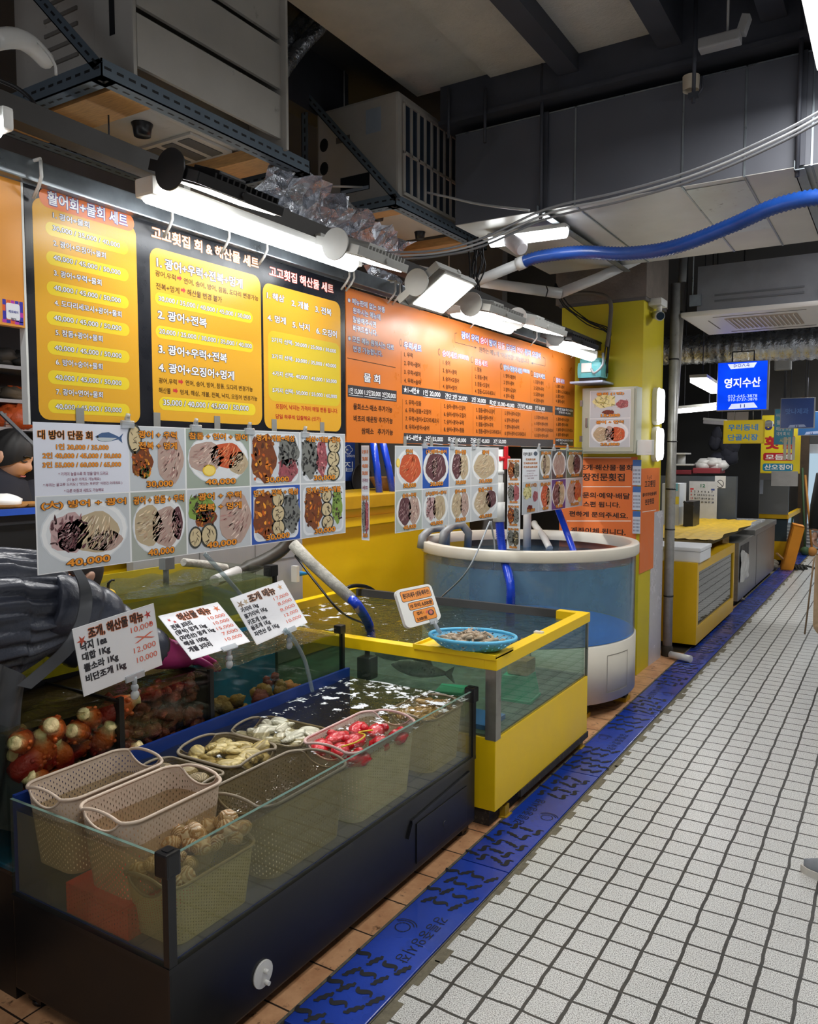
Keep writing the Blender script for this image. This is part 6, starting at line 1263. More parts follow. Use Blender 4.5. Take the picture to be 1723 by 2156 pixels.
for i, (x, y) in enumerate(((1082, 603), (1091, 605), (1150, 613))): a = onY(x, y, 4.62); mb = MB(); mb.tube([(a.x, a.y, a.z-.036), (a.x+.02, a.y-.02, a.z), (a.x, a.y, a.z+.036)], .004, 5); solo('cable_tie', mb, M_blackpl, 'black cable tie round the bending white pipe', 'cable tie', None, 'cable ties on the bending white pipe')
# bright lamp below the duct and the unlit one crossing it
a, b = onY(1032, 508, 3.95), onY(1195, 486, 3.95)
r = root('batten_lamp', 'bright batten lamp hanging under the duct near the blue hose', 'lamp', tuple((a+b)/2)); dz = .0
mb = MB(); mb.bar(a+Vector((0, 0, .022)), b+Vector((0, 0, .022)), .075, .024, (0, 0, 1), .006); part('housing', mb, M_lampw, r); mb = MB(); mb.tube([a, a.lerp(b, .02), a.lerp(b, .98), b], [.02, .034, .034, .02], 12); part('diffuser', mb, E_led, r)
a, b = onY(1032, 468, 4.05), onY(1100, 525, 3.9); mb = MB(); mb.tube([a, a.lerp(b, .05), a.lerp(b, .95), b], [.026, .042, .042, .03], 14); solo('batten_lamp', mb, mat('frosted_cover', (200, 196, 200), .4), 'unlit frosted batten lamp crossing behind the bright one under the duct', 'lamp')
M_wire = mat('black_wire', (18, 18, 20), .6)
def tangle(label, pts, n, sp, seed, r_=.004):
    rr = random.Random(seed); mb = MB()
    for i in range(n): mb.tube(curve_pts([Vector(p)+Vector((rr.uniform(-sp, sp), rr.uniform(-sp, sp), rr.uniform(-sp, sp))) for p in pts], 16), r_, 5)
    solo('cable_bundle', mb, M_wire, label, 'cables', None, None, 'stuff')
tangle('black cables bunched over the far end of the lamp bar', [A(1180, 705, -1.8), A(1210, 712, -1.8), A(1250, 725, -1.8), A(1295, 745, -1.8)], 12, .03, 1)
tangle('black cables hanging down to the lamp bar by the tee pipe', [A(1000, 510, -1.85), A(1003, 560, -1.82), A(1000, 610, -1.8), A(1015, 645, -1.8)], 10, .035, 2)
tangle('black cables running down the yellow pillar from the white pipe', [q(1170, 600, 5.3), q(1190, 640, 5.3), q(1240, 680, 5.32), q(1282, 700, 5.33), q(1278, 735, 5.3), q(1275, 790, 5.28)], 5, .015, 3)
mb = MB(); ribtube(mb, curve_pts([q(1190, 618, 5.25), q(1250, 618, 5.27), q(1284, 632, 5.28), q(1285, 680, 5.3), q(1278, 730, 5.3)], 24), .014, .01, .08); solo('conduit', mb, mat('grey_conduit', (92, 84, 76), .6), 'grey flexible conduit arching down the front of the yellow pillar', 'conduit')
# hall lamp at the upper right and its row
for i, (hx, hy) in enumerate(HALL):
    if i == 1: 
        arealight('hall_lamp_light', (hx, hy, 2.95), .25, 1.2, 28); continue
    r = root('hall_lamp', ['big bright ceiling lamp cut by the upper right corner', '', 'bright aisle lamp second along the hall', 'bright aisle lamp third along the hall', 'bright aisle lamp farthest along the hall'][i], 'lamp', (hx, hy, 2.6))
    mb = MB(); mb.box(hx-.13, hx+.13, hy-.62, hy+.62, 2.99, 3.03, bev=.008); mb.cyl((hx, hy-.4, 3.03), (hx, hy-.4, 3.6), .006, 6); mb.cyl((hx, hy+.4, 3.03), (hx, hy+.4, 3.6), .006, 6); part('housing', mb, M_lampw, r)
    mb = MB(); mb.box(hx-.12, hx+.12, hy-.6, hy+.6, 2.975, 2.99); part('diffuser', mb, E_led, r)
    arealight('hall_lamp_light', (hx, hy, 2.965), .24, 1.2, 20)
# ================================================================ on the pillar
class YPrint(Print):
    """print on a plane facing down the hall (y = const)"""
    def __init__(s, Y, crop='px', step=.0004):
        s.Y = Y; s.crop = crop; super().__init__(lambda x, z: (x, s.Y, z), (0, -1, 0), step)
    P = lambda s, x, y: (lambda p: (p.x, p.z))(onY(CROP[s.crop][0]+x*CROP[s.crop][2], CROP[s.crop][1]+y*CROP[s.crop][2], s.Y))
    def T(s, t, xl, yb, xr, h, col, edge=None, bold=.02, ew=.05, lay=None):
        x0, z0 = s.P(xl, yb); z1 = s.P(xl, yb-h)[1]; x1 = s.P(xr, yb)[0]; s.text(t, x0, z0, x1, z1, col, edge, bold, lay, ew)
    def R(s, xl, yt, xr, yb, col, lay=None, r=0.):
        x0, z1 = s.P(xl, yt); z0 = s.P(xl, yb)[1]; x1 = s.P(xr, yb)[0]; s.rect(x0, z0, x1, z1, col, lay, r)
CROP['e3'] = (1380, 560, .19907); CROP['e4'] = (1380, 920, .23192)
NO = (228, 118, 56)
YP_ = 5.386; a = onY(1180, 962, YP_); b = onY(1339, 1150, YP_)
r = root('notice_board', 'orange notice with dark lettering on the front of the yellow pillar', 'notice', ((a.x+b.x)/2, YP_, .8)); mb = MB(); mb.box(a.x, b.x, YP_-.002, 5.392, .80, a.z); part('notice_panel', mb, mat('notice_orange', NO, .4, var=.04), r)
P = YPrint(YP_-.002, 'd2'); TB = (40, 22, 16)
for t, xl, yb, xr, h in (('조개·해산물·물회', 690, 1035, 1242, 62), ('장전문횟집', 725, 1142, 1162, 80), ('문의·예약·배달', 725, 1322, 1216, 62), ('스편 됩니다.', 730, 1412, 1116, 58), ('편하게 문의주세요.', 585, 1512, 1196, 58), ('계좌이체 됩니다.', 600, 1682, 1172, 62)): P.T(t, xl, yb, xr, h, TB, None, .03, lay=3)
for y0_ in (905, 1205, 1560): P.line([P.P(560, y0_), P.P(1228, y0_)], .006, (250, 236, 220), 2)
P.build('notice_print', r, BOARDM)
r = root('notice_board', 'narrow orange shop sign on the aisle side of the yellow pillar', 'notice', (-1.486, 5.6, .9)); P = XPrint(-1.484, 'd2'); p0, p1 = P.P(1338, 1018), P.P(1503, 2040)
mb = MB(); mb.box(-1.489, -1.484, p0[0], min(p1[0], 5.915), .70, p0[1]); part('notice_panel', mb, MATS['notice_orange'], r)
for t, xl, yb, xr, h in (('고고횟집', 1365, 1218, 1475, 74), ('활어·조개·해산물·물회', 1345, 1312, 1488, 40), ('전문횟집', 1370, 1398, 1462, 62)): P.T(t, xl, yb, xr, h, TB, None, .03, lay=3)
for k in range(3): q = P.P(1400+18*k, 1105+(k == 1)*14); P.ell(q[0], q[1], .016, .012, TB, 2); P.ell(q[0], q[1], .012, .009, NO, 3)
P.line([P.P(1343, 1468), P.P(1485, 1446)], .005, (250, 236, 220), 2); P.build('notice_print', r, BOARDM)
# electric box
EY = 5.25; a, b = onY(1226, 818, EY), onY(1338, 955, EY)
M_ebox = mat('pale_green_cabinet', (182, 184, 166), .45, var=.04)
r = root('electric_box', 'pale grey-green electric cabinet on the pillar with two dish photos taped on its door', 'cabinet', ((a.x+b.x)/2, EY+.07, b.z))
mb = MB(); mb.box(a.x, b.x, EY+.008, 5.388, b.z, a.z, bev=.004); part('cabinet_body', mb, M_ebox, r)
mb = MB(); mb.box(a.x+.012, b.x-.012, EY, EY+.01, b.z+.012, a.z-.012, bev=.003); cdr = part('cabinet_door', mb, M_ebox, r)
M_chr = mat('dull_chrome', (150, 150, 150), .3, .8)
for z in (a.z-.1, b.z+.1): mb = MB(); mb.box(a.x-.012, a.x+.004, EY-.004, EY+.02, z-.02, z+.02); part('hinge', mb, M_chr, r)
mb = MB(); mb.box(a.x+.03, a.x+.045, EY-.012, EY, (a.z+b.z)/2-.04, (a.z+b.z)/2+.02, bev=.002); part('latch', mb, M_chr, cdr)
P = YPrint(EY-.001, 'd2'); p0, p1 = P.P(803, 215), P.P(1215, 795); pm = P.P(803, 502)[1]
mb = MB(); mb.box(p0[0], p1[0], EY-.0012, EY-.0002, p1[1], p0[1]); part('photo_sheet', mb, MATS['laminate'], r)
dish(P, p0[0], pm, p1[0], p0[1], [('b', .36, .62, .28, .24, 'noodle'), ('b', .8, .5, .15, .15, 'worm'), ('b', .46, .22, .15, .08, 'sauce')], ['물회 (1인)'], '15,000', plate='', seed=31)
dish(P, p0[0], p1[1], p1[0], pm, [('s', .3, .45, .2, .26, 'cream'), ('s', .5, .46, .12, .28, 'pink'), ('s', .68, .45, .2, .25, 'salmon')], ['광어 + 연어'], '25,000', seed=32)
P.build('photo_print', r, SHEETM)
q_ = onX(1350, 942, b.x+.05); mb = MB(); mb.box(b.x, b.x+.10, EY+.03, EY+.09, q_.z-.05, q_.z+.05, bev=.006); mb.box(b.x+.06, b.x+.1, EY+.026, EY+.032, q_.z-.03, q_.z+.03); solo('sensor_box', mb, M_white, 'small white plastic box on the right edge of the electric cabinet', 'sensor')
# air pump on its shelf
a = onY(1222, 806, 5.27); b = onY(1275, 806, 5.27)
mb = MB(); mb.box(a.x-.03, b.x+.02, 5.15, 5.39, a.z-.014, a.z, bev=.003); solo('wall_shelf', mb, mat('pale_blue_shelf', (176, 190, 214), .4), 'small pale blue shelf above the electric cabinet', 'shelf')
r = root('air_pump', 'turquoise air pump with a white label on the shelf above the electric cabinet', 'air pump', ((a.x+b.x)/2, 5.27, a.z)); cx_ = (a.x+b.x)/2
mb = MB(); mb.box(cx_-.085, cx_+.085, 5.19, 5.35, a.z+.02, a.z+.13, bev=.03); mb.box(cx_-.07, cx_+.07, 5.2, 5.34, a.z+.12, a.z+.155, bev=.02); part('pump_body', mb, mat('turquoise_casting', (104, 190, 196), .35, var=.08), r)
mb = MB(); mb.box(cx_-.05, cx_+.02, 5.183, 5.192, a.z+.06, a.z+.12); part('rating_label', mb, M_white, r); mb = MB(); mb.box(cx_-.07, cx_+.07, 5.2, 5.34, a.z, a.z+.022); part('pump_base', mb, M_blackpl, r)
mb = MB(); mb.tube(curve_pts([(cx_+.02, 5.18, a.z+.08), (cx_+.05, 5.16, a.z+.05), (cx_+.1, 5.17, a.z+.1), (cx_+.09, 5.2, a.z+.18)], 14), .008, 8); part('outlet_hose', mb, M_gpvc, r)
# strip of small calendars
for i, (yt, yb_) in enumerate(((968, 1022), (1024, 1074), (1076, 1124))):
    a, b = onY(1333, yt, 5.36), onY(1350-i*.8, yb_, 5.36); r = root('calendar_page', ['topmost small calendar page with a blue header on the pillar edge', 'second small calendar page with a blue header on the pillar edge', 'third small calendar page with a blue header on the pillar edge'][i], 'calendar', (a.x, 5.36, b.z))
    mb = MB(); mb.box(a.x, b.x, 5.359, 5.361, b.z, a.z); part('page', mb, M_white, r); P = Print(lambda u, v: (u, 5.359, v), (0, -1, 0)); W, H = b.x-a.x, a.z-b.z; P.rect(a.x, b.z, b.x, a.z, (196, 206, 220), 1); P.rect(a.x, a.z-H*.25, b.x, a.z, (44, 100, 168), 2)
    for u in range(5):
        for v in range(4): P.rect(a.x+W*(.1+.17*u), b.z+H*(.1+.15*v), a.x+W*(.2+.17*u), b.z+H*(.18+.15*v), (150, 110, 120) if u == 0 else (110, 120, 140), 2)
    P.build('calendar_print', r, PAPERM)
# round-ended lamps on the pillar's aisle face
for i, (yt, yb_) in enumerate(((812, 893), (897, 972))):
    a, b = onX(1378, yt, -1.45), onX(1376, yb_, -1.45); r = root('wall_lamp', ['upper bright oblong lamp on the aisle side of the pillar', 'lower bright oblong lamp on the aisle side of the pillar'][i], 'lamp', (-1.489, a.y, (a.z+b.z)/2)); zc = (a.z+b.z)/2; h = (a.z-b.z)/2
    mb = MB(); pts = rrect(-.062, -h, .062, h, .055, 8); mb.prism(pts, lambda u, v: (-1.489, 5.70+u, zc+v), lambda u, v: (-1.455, 5.70+u, zc+v)); part('housing', mb, M_lampw, r)
    mb = MB(); mb.prism(rrect(-.055, -h+.007, .055, h-.007, .05, 8), lambda u, v: (-1.4545, 5.70+u, zc+v), lambda u, v: (-1.428, 5.70+u*.85, zc+v*.94)); part('diffuser', mb, emit('pillar_lamp_glow', (250, 253, 255), 9), r)
# camera dome, conduit, pipes
r = root('security_camera', 'white security camera with a dark lens at the top corner of the pillar', 'camera', tuple(onY(1392, 645, 5.55))); a = onX(1392, 640, -1.42)
mb = MB(); mb.box(-1.49, -1.40, a.y-.06, a.y+.10, a.z-.015, a.z+.035, bev=.012); mb.cyl((-1.43, a.y, a.z-.01), (-1.43, a.y, a.z-.05), .018); part('mount', mb, M_white, r)
mb = MB(); mb.tube([(-1.47, a.y+.06, a.z-.06), (-1.42, a.y-.04, a.z-.085), (-1.405, a.y-.07, a.z-.092)], [.028, .03, .032], 14); part('camera_body', mb, M_lampw, r); mb = MB(); mb.cyl((-1.404, a.y-.071, a.z-.092), (-1.4, a.y-.078, a.z-.094), .026); part('lens', mb, mat('dark_lens', (30, 50, 66), .1), r)
r = root('vertical_pipe', 'stained silver-wrapped pipe standing beside the yellow pillar', 'pipe', (-1.445, 6.05, 0)); mb = MB(); mb.cyl((-1.445, 6.05, .02), (-1.445, 6.05, 2.75), .034, 16); part('pipe', mb, mat('silver_wrap', (176, 176, 172), .4, .4, var=.2, scale=18, dirt=(120, 92, 62), dlo=.62), r)
mb = MB()
for z in (.45, .95, 1.25, 1.6, 2.2): mb.cyl((-1.445, 6.05, z), (-1.445, 6.05, z+.01), .037, 16)
part('pipe_strap', mb, M_blackpl, r); mb = MB(); mb.lathe([(.04, 0), (.045, .01), (.042, .06), (.036, .08)], (-1.445, 6.05, 0), 16); part('pipe_foot', mb, mat('rusty_foot', (58, 50, 40), .8), r)
mb = MB(); mb.tube([tuple(onY(1440, 540, 6.5)), tuple(onY(1430, 700, 6.5)), tuple(onY(1410, 1015, 6.32)), tuple(onZ(1399, 1372, .0)+Vector((-.01, .12, 0)))], .031, 14); solo('white_pipe', mb, M_pvc, 'slightly leaning white pipe behind the silver-wrapped pipe', 'pipe')
a = onZ(1412, 1378, .03); b = onZ(1455, 1388, .03); mb = MB(); mb.cyl(a, b, .026, 14); mb.cyl(b, b+(b-a).normalized()*.002, .018); solo('pipe_stub', mb, M_pvc, 'short white pipe stub lying across the gutter by the pipe foot', 'pipe')
a, b = onZ(1366, 1402, .0), onZ(1391, 1384, .0)
mb = MB(); lean = .0; mb.add([(a.x, a.y, .0), (b.x, b.y, .0), (b.x-lean, b.y-.0, 1.10), (a.x-lean, a.y, 1.10), (a.x-.012, a.y, .0), (b.x-.012, b.y, .0), (b.x-lean-.012, b.y, 1.10), (a.x-lean-.012, a.y, 1.10)], [(0, 1, 2, 3), (7, 6, 5, 4), (0, 4, 5, 1), (1, 5, 6, 2), (2, 6, 7, 3), (3, 7, 4, 0)]); solo('white_board', mb, mat('glossy_white_sheet', (196, 194, 200), .25, var=.03), 'tall white board leaning on the pillar beside the round tank', 'board')
# ================================================================ neighbouring stalls
CXF = -1.305
r = root('glass_cabinet', 'yellow cabinet with a dark glass window just beyond the silver-wrapped pipe', 'cabinet', (-1.7, 7.1, 0))
M_cab = mat('cabinet_yellow', (226, 180, 14), .35, var=.06, scale=5)
mb = MB(); cy0, cy1, cz0, cz1 = 6.36, 7.98, .035, .675
mb.box(-2.1, CXF-.03, cy0, cy0+.03, cz0, cz1); mb.box(-2.1, CXF-.03, cy1-.03, cy1, cz0, cz1); mb.box(CXF-.03, CXF, cy0+.06, cy1-.05, cz0, cz0+.13); mb.box(CXF-.03, CXF, cy0+.06, cy1-.05, cz1-.075, cz1); mb.box(CXF-.03, CXF, cy0, cy0+.06, cz0, cz1); mb.box(CXF-.03, CXF, cy1-.05, cy1, cz0, cz1); mb.box(-2.1, CXF-.03, cy0+.03, cy1-.03, cz1-.02, cz1); mb.box(-2.1, CXF-.03, cy0+.03, cy1-.03, cz0, cz0+.02); part('cabinet_frame', mb, M_cab, r)
mb = MB(); mb.box(CXF-.02, CXF-.012, cy0+.05, cy1-.04, cz0+.12, cz1-.07); part('window_glass', mb, glass('dark_window', (70, 74, 74), (60, 64, 64), .35), r)
mb = MB(); mb.box(-1.95, CXF-.06, cy0+.06, cy1-.06, cz0+.02, cz0+.3); part('inner_tray', mb, mat('dim_inside', (58, 60, 60), .7), r)
mb = MB()
for y in (cy0+.12, cy1-.12):
    for x in (-2.02, -1.38): mb.cyl((x, y, -.004), (x, y, cz0), .025, 10)
part('foot', mb, M_blackpl, r)
r = root('foam_box', 'white foam box sitting on the near end of the yellow cabinet', 'box', (-1.5, 6.55, cz1)); mb = MB(); mb.box(-1.76, -1.29, 6.38, 6.78, cz1, cz1+.085, bev=.008); part('box_body', mb, mat('white_foam', (226, 228, 232), .8, var=.02, bump=.1, bscale=200), r); mb = MB(); mb.box(-1.765, -1.285, 6.375, 6.785, cz1+.085, cz1+.115, bev=.008); part('box_lid', mb, MATS['white_foam'], r)
r = root('slab_counter', 'worn yellow ribbed board laid like a counter behind the foam box', 'counter', (-1.75, 8.0, .74)); M_mat = mat('worn_yellow_board', (214, 174, 30), .6, var=.25, scale=14, dirt=(150, 136, 90), dlo=.58)
mb = MB(); rr = random.Random(4)
mb.grid(lambda u, v: (-2.3+u*(1.0+.02*sin(v*19)), 6.95+2.35*v, .80+.004*sin(u*60)+.004*sin(v*7)), 30, 40); part('board', mb, M_mat, r)
mb = MB(); mb.box(-2.25, -1.36, 6.97, 9.25, .74, .79); part('underlay', mb, mat('grey_underlay', (120, 112, 84), .8, var=.3, scale=20), r); mb = MB(); mb.box(-2.2, -1.42, 8.0, 8.35, 0, .74); part('support', mb, mat('tan_panel', (176, 138, 60), .6, var=.1), r); mb = MB(); mb.box(-2.2, -1.9, 7.0, 7.3, .676, .74); part('support', mb, M_wood, r)
M_ss = mat('brushed_steel', (150, 150, 148), .35, .7, var=.25, scale=9, dirt=(150, 104, 78), dlo=.66)
r = root('chest_freezer', 'scuffed steel chest freezer with plastic film peeling at its near end', 'freezer', (-1.8, 9.8, 0))
mb = MB(); mb.box(-2.3, -1.335, 8.42, 11.05, .05, .64, bev=.006); mb.box(-2.32, -1.325, 9.35, 11.1, .63, .69, bev=.004); part('freezer_body', mb, M_ss, r); mb = MB(); mb.box(-1.3345, -1.333, 9.55, 9.56, .06, .63); part('panel_joint', mb, M_seal, r); mb = MB(); mb.box(-1.334, -1.3325, 8.5, 9.0, .42, .60); part('vent_opening', mb, M_seal, r)
for y in (9.5, 10.2): mb = MB(); mb.box(-2.2, -1.42, y, y+.6, .69, .712, bev=.004); part('lid', mb, mat('pale_lid', (206, 210, 214), .25), r)
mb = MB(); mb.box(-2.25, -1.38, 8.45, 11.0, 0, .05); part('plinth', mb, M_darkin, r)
mb = MB(); rr = random.Random(8)
mb.grid(lambda u, v: (-1.328+.012*rr.random(), 8.46+.5*u, .22+.34*v*(1-.3*u)+.02*rr.random()), 10, 8); part('peeling_film', mb, mat('crinkled_film', (198, 198, 196), .2, .3, var=.2), r)
for i, (x, y, s) in enumerate(((-1.52, 8.3, .09), (-1.42, 11.35, .11), (-1.46, 11.6, .13), (-1.62, 11.5, .10), (-1.38, 8.75, .06))):
    mb = MB(); rr = random.Random(i); mb.ell((x, y, s*.42), (s, s*.9, s*.45), 9, 6, None, .5, rr); solo('rubble_stone', mb, mat('rubble', (132, 126, 114), .9, var=.3, scale=20, bump=.6), ['grey rubble lump under the tan panel by the drain', 'grey stone at the far end of the freezer nearest the drain', 'larger grey stone beyond the far end of the freezer', 'grey stone tucked behind the others at the far end of the freezer', 'small grey stone at the foot of the freezer front'][i], 'stone')
# second yellow tank far down
r = root('yellow_fish_tank', 'farther yellow and glass fish tank beyond the steel freezer', 'fish tank', (-1.9, 12.7, 0))
mb = MB(); mb.box(-3.0, -1.29, 11.95, 13.5, .07, .33); mb.box(-3.0, -1.29, 11.93, 11.98, .64, .70); mb.box(-1.33, -1.28, 11.95, 13.5, .64, .70); mb.box(-2.85, -2.0, 11.93, 11.98, .70, .98); mb.box(-2.85, -2.05, 11.93, 11.98, 1.12, 1.22); part('frame', mb, M_cab, r)
mb = MB(); mb.box(-3.0, -1.30, 11.955, 11.965, .33, .65); mb.box(-1.302, -1.294, 11.97, 13.48, .33, .65); mb.box(-2.85, -2.05, 11.94, 11.95, .97, 1.13); part('glass_panel', mb, glass('far_tank_glass', (110, 130, 140), (84, 100, 110), .5), r); mb = MB(); mb.box(-2.95, -1.35, 12.0, 13.4, 0, .07); part('plinth', mb, M_darkin, r)
mb = MB(); a, b = onY(1588, 1010, 11.92), onY(1660, 1085, 11.92); mb.box(a.x, b.x, 11.92, 11.93, .70, a.z); solo('acrylic_screen', mb, glass('screen_glass', (196, 200, 200), (170, 172, 170), .35), 'see-through screen standing over the farther yellow tank', 'screen')
r = root('orange_crate', 'orange slatted crate leaning on the farther yellow tank', 'crate', (-1.2, 11.6, 0), None, .15)
M_orc = mat('orange_crate_plastic', (238, 150, 22), .4); M0 = rot('Y', radians(12)); mb = MB(); mb.box(0, .02, -.02, .30, 0, .62, M0); mb.box(0, .14, -.02, 0, 0, .62, M0); mb.box(0, .14, .28, .30, 0, .62, M0); mb.box(0, .14, -.02, .3, .6, .62, M0); mb.box(0, .14, -.02, .3, 0, .02, M0); part('crate_shell', mb, M_orc, r, local=True)
mb = MB()
for k in range(9): mb.box(.14, .146, -.01+.034*k, .006+.034*k, .02, .6, M0)
part('slats', mb, M_orc, r, local=True); r.location = (-1.30, 11.45, .004)
r = root('dust_mop', 'dark shaggy mop head lying on the drain cover near the orange crate', 'mop', tuple(onZ(1672, 1194, .03))); a = onZ(1655, 1192, .03); b = onZ(1700, 1194, .03); rr = random.Random(6); mb = MB()
for i in range(40): t = rr.random(); p = a.lerp(b, t); mb.tube([(p.x, p.y+rr.uniform(-.05, .05), .05), (p.x+rr.uniform(-.08, .08), p.y+rr.uniform(-.15, .15), .012)], .014, 5)
part('mop_head', mb, mat('mop_yarn', (58, 60, 58), .9), r); mb = MB(); mb.tube([tuple(a.lerp(b, .3)), tuple(onY(1636, 1165, 11.3))], .014, 8); part('handle', mb, M_wood, r)
# end of the hall on the left: post, brooms, fridge
a = onY(1684, 950, 13.6); b = onY(1697, 1138, 13.6); mb = MB(); mb.box(a.x, b.x, 13.6, 13.7, 0, 2.4); solo('wooden_post', mb, mat('dark_post', (74, 60, 46), .8, var=.3), 'dark wooden post far down the hall beside the brooms', 'post')
r = root('display_fridge', 'lit glass-door drinks fridge at the far end of the hall', 'fridge', tuple(onY(1712, 1075, 14.2)))
a = onY(1701, 955, 14.2); b = onY(1760, 1100, 14.2); mb = MB(); mb.box(a.x, b.x, 14.22, 14.8, 0.02, a.z+.15); part('fridge_body', mb, mat('fridge_grey', (186, 190, 196), .4), r); mb = MB(); mb.box(a.x+.03, b.x-.03, 14.19, 14.22, .42, a.z); part('fridge_door', mb, emit('fridge_glow', (196, 222, 240), .8), r); mb = MB()
for k in range(6): mb.box(a.x+.03, b.x-.03, 14.2, 14.215, .1+.05*k, .12+.05*k)
part('grille', mb, M_lampw, r)
for i, (x0, y0_, x1, y1_, c) in enumerate(((1696, 1000, 1712, 1130, (190, 130, 60)), (1690, 985, 1697, 1128, (60, 90, 60)))):
    a, b = onY(x0, y0_, 13.4), onY(x1, y1_, 13.3); mb = MB(); mb.cyl(a, (b.x, b.y, .05), .016, 8); mb.ell((b.x, b.y, .07), (.07, .05, .07), 10, 6); solo('broom', mb, mat('broom_%d' % i, c, .6), ['broom with a yellow-brown handle leaning at the far end', 'broom with a green handle leaning on the dark post'][i], 'broom')
# ---- back of the neighbour's stall
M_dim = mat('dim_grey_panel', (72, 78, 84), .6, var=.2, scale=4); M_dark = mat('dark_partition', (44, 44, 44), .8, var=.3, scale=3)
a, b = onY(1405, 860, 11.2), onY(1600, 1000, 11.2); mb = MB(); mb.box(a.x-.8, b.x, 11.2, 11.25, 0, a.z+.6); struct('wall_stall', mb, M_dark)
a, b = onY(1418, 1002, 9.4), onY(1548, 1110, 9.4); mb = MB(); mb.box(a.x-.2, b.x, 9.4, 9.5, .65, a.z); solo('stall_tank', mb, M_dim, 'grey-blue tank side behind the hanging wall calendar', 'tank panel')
r = root('calendar', 'large wall calendar for month twelve hanging behind the freezer', 'calendar', tuple(onY(1480, 1055, 9.3))); a, b = onY(1452, 1013, 9.3), onY(1509, 1099, 9.3)
mb = MB(); mb.box(a.x, b.x, 9.3, 9.304, b.z, a.z); part('page', mb, mat('calendar_paper', (186, 190, 198), .6), r); P = YPrint(9.299, 'e4')
P.T('12', 412, 458, 454, 32, (20, 110, 80), None, .03, lay=2)
for k in range(5):
    for d in range(7):
        n = 1+7*k+d
        if n <= 31: x = 322+31.5*d; P.T(str(n), x, 500+31*k+(d*1.5), x+(12 if n < 10 else 22), 16, (190, 40, 40) if d == 0 else (30, 40, 90) if d == 6 else (30, 30, 36), None, .03, lay=2)
P.R(318, 462, 350, 478, (190, 50, 60), 1); P.R(508, 470, 540, 486, (50, 70, 140), 1); P.build('calendar_print', r, PAPERM)
a, b = onY(1555, 1000, 9.38), onY(1572, 1018, 9.38)
for i, (x0, y0_, x1, y1_, c, lb) in enumerate(((1506, 1002, 1528, 1028, (206, 206, 204), 'white no-smoking notice stuck beside the wall calendar'), (1586, 1010, 1607, 1040, (176, 184, 196), 'blank pale notice on the screen of the farther stall'), (1625, 992, 1680, 1024, (190, 188, 184), 'wide pale notice sheets under the tall yellow sign'))):
    Yq = 9.395 if i == 0 else 11.915; a, b = onY(x0, y0_, Yq), onY(x1, y1_, Yq); mb = MB(); mb.box(a.x, b.x, Yq, Yq+.004, b.z, a.z); o = solo('paper_notice', mb, mat('notice_paper_%d' % i, c, .6), lb, 'notice')
    if i == 0:
        P = YPrint(Yq-.001, 'px'); cc = ((a.x+b.x)/2, (a.z+b.z)/2-.02)
        P.ell(cc[0], cc[1], .04, .045, (60, 60, 64), 1); P.ell(cc[0], cc[1], .032, .037, (206, 206, 204), 2); P.line([(cc[0]-.028, cc[1]+.028), (cc[0]+.028, cc[1]-.028)], .008, (60, 60, 64), 3); P.build('notice_print', o, PAPERM)
for i, (x0, y0_, x1, y1_, h, c, lb) in enumerate(((1418, 998, 1462, 998, .05, (120, 36, 46), 'maroon tray on the left of the dark shelf in the next stall'), (1465, 996, 1522, 996, .06, (130, 40, 50), 'maroon tray holding a white bag in the next stall'), (1418, 1010, 1462, 1010, .02, (150, 152, 154), 'steel tray edge below the maroon trays'), (1420, 957, 1450, 957, .02, (196, 196, 194), 'white plate at the top of the stack in the next stall'), (1418, 980, 1465, 980, .02, (186, 186, 184), 'white dish under the plate in the next stall'))):
    a, b = onY(x0, y0_, 9.6), onY(x1, y1_, 9.6); mb = MB(); mb.box(a.x, b.x, 9.45, 9.75, a.z, a.z+h, bev=.008)
    if i == 3: mb.cyl(((a.x+b.x)/2, 9.6, a.z-.13), ((a.x+b.x)/2, 9.6, a.z), .05)
    solo('tray', mb, mat('tray_%d' % i, c, .4), lb, 'tray')
a = onY(1500, 985, 9.6); mb = MB(); rr = random.Random(1)
for k in range(7): mb.ell((a.x+rr.uniform(-.12, .12), 9.6, a.z+rr.uniform(-.0, .06)), (.09, .08, .06), 8, 6, None, .4, rr)
solo('plastic_bag', mb, mat('white_bag', (190, 190, 188), .4), 'crumpled white plastic bag in the maroon tray', 'bag')
a = onY(1522, 960, 9.8); mb = MB(); rr = random.Random(3)
for k in range(9): mb.ell((a.x+rr.uniform(-.09, .12), 9.78, a.z-.05+.045*k*rr.uniform(.5, 1)), (.10-.006*k, .06, .09), 10, 7, None, .35, rr)
solo('dark_jacket', mb, mat('navy_cloth', (26, 28, 40), .9), 'dark jacket hanging in the next stall behind the trays', 'jacket')
r = root('carton', 'white printed carton with a blue emblem just behind the white pipe', 'box', tuple(onY(1420, 1120, 8.3))); a, b = onY(1395, 1018, 8.3), onY(1429, 1118, 8.3); mb = MB(); mb.box(a.x, b.x, 8.3, 8.6, b.z, a.z); part('box_body', mb, mat('printed_carton', (196, 204, 212), .5), r)
P = YPrint(8.299, 'e4'); P.R(130, 420, 206, 490, (110, 190, 216), 1); P.T('IM', 138, 535, 170, 32, (40, 60, 140), None, .05, lay=2); P.R(130, 540, 214, 610, (232, 210, 40), 1); P.T('금고', 140, 572, 178, 22, (200, 60, 40), None, .02, lay=2); P.R(136, 605, 180, 635, (210, 40, 40), 2); P.R(145, 640, 165, 700, (40, 60, 150), 2); P.R(138, 730, 165, 748, (40, 60, 150), 2); P.build('carton_print', r, PAPERM)
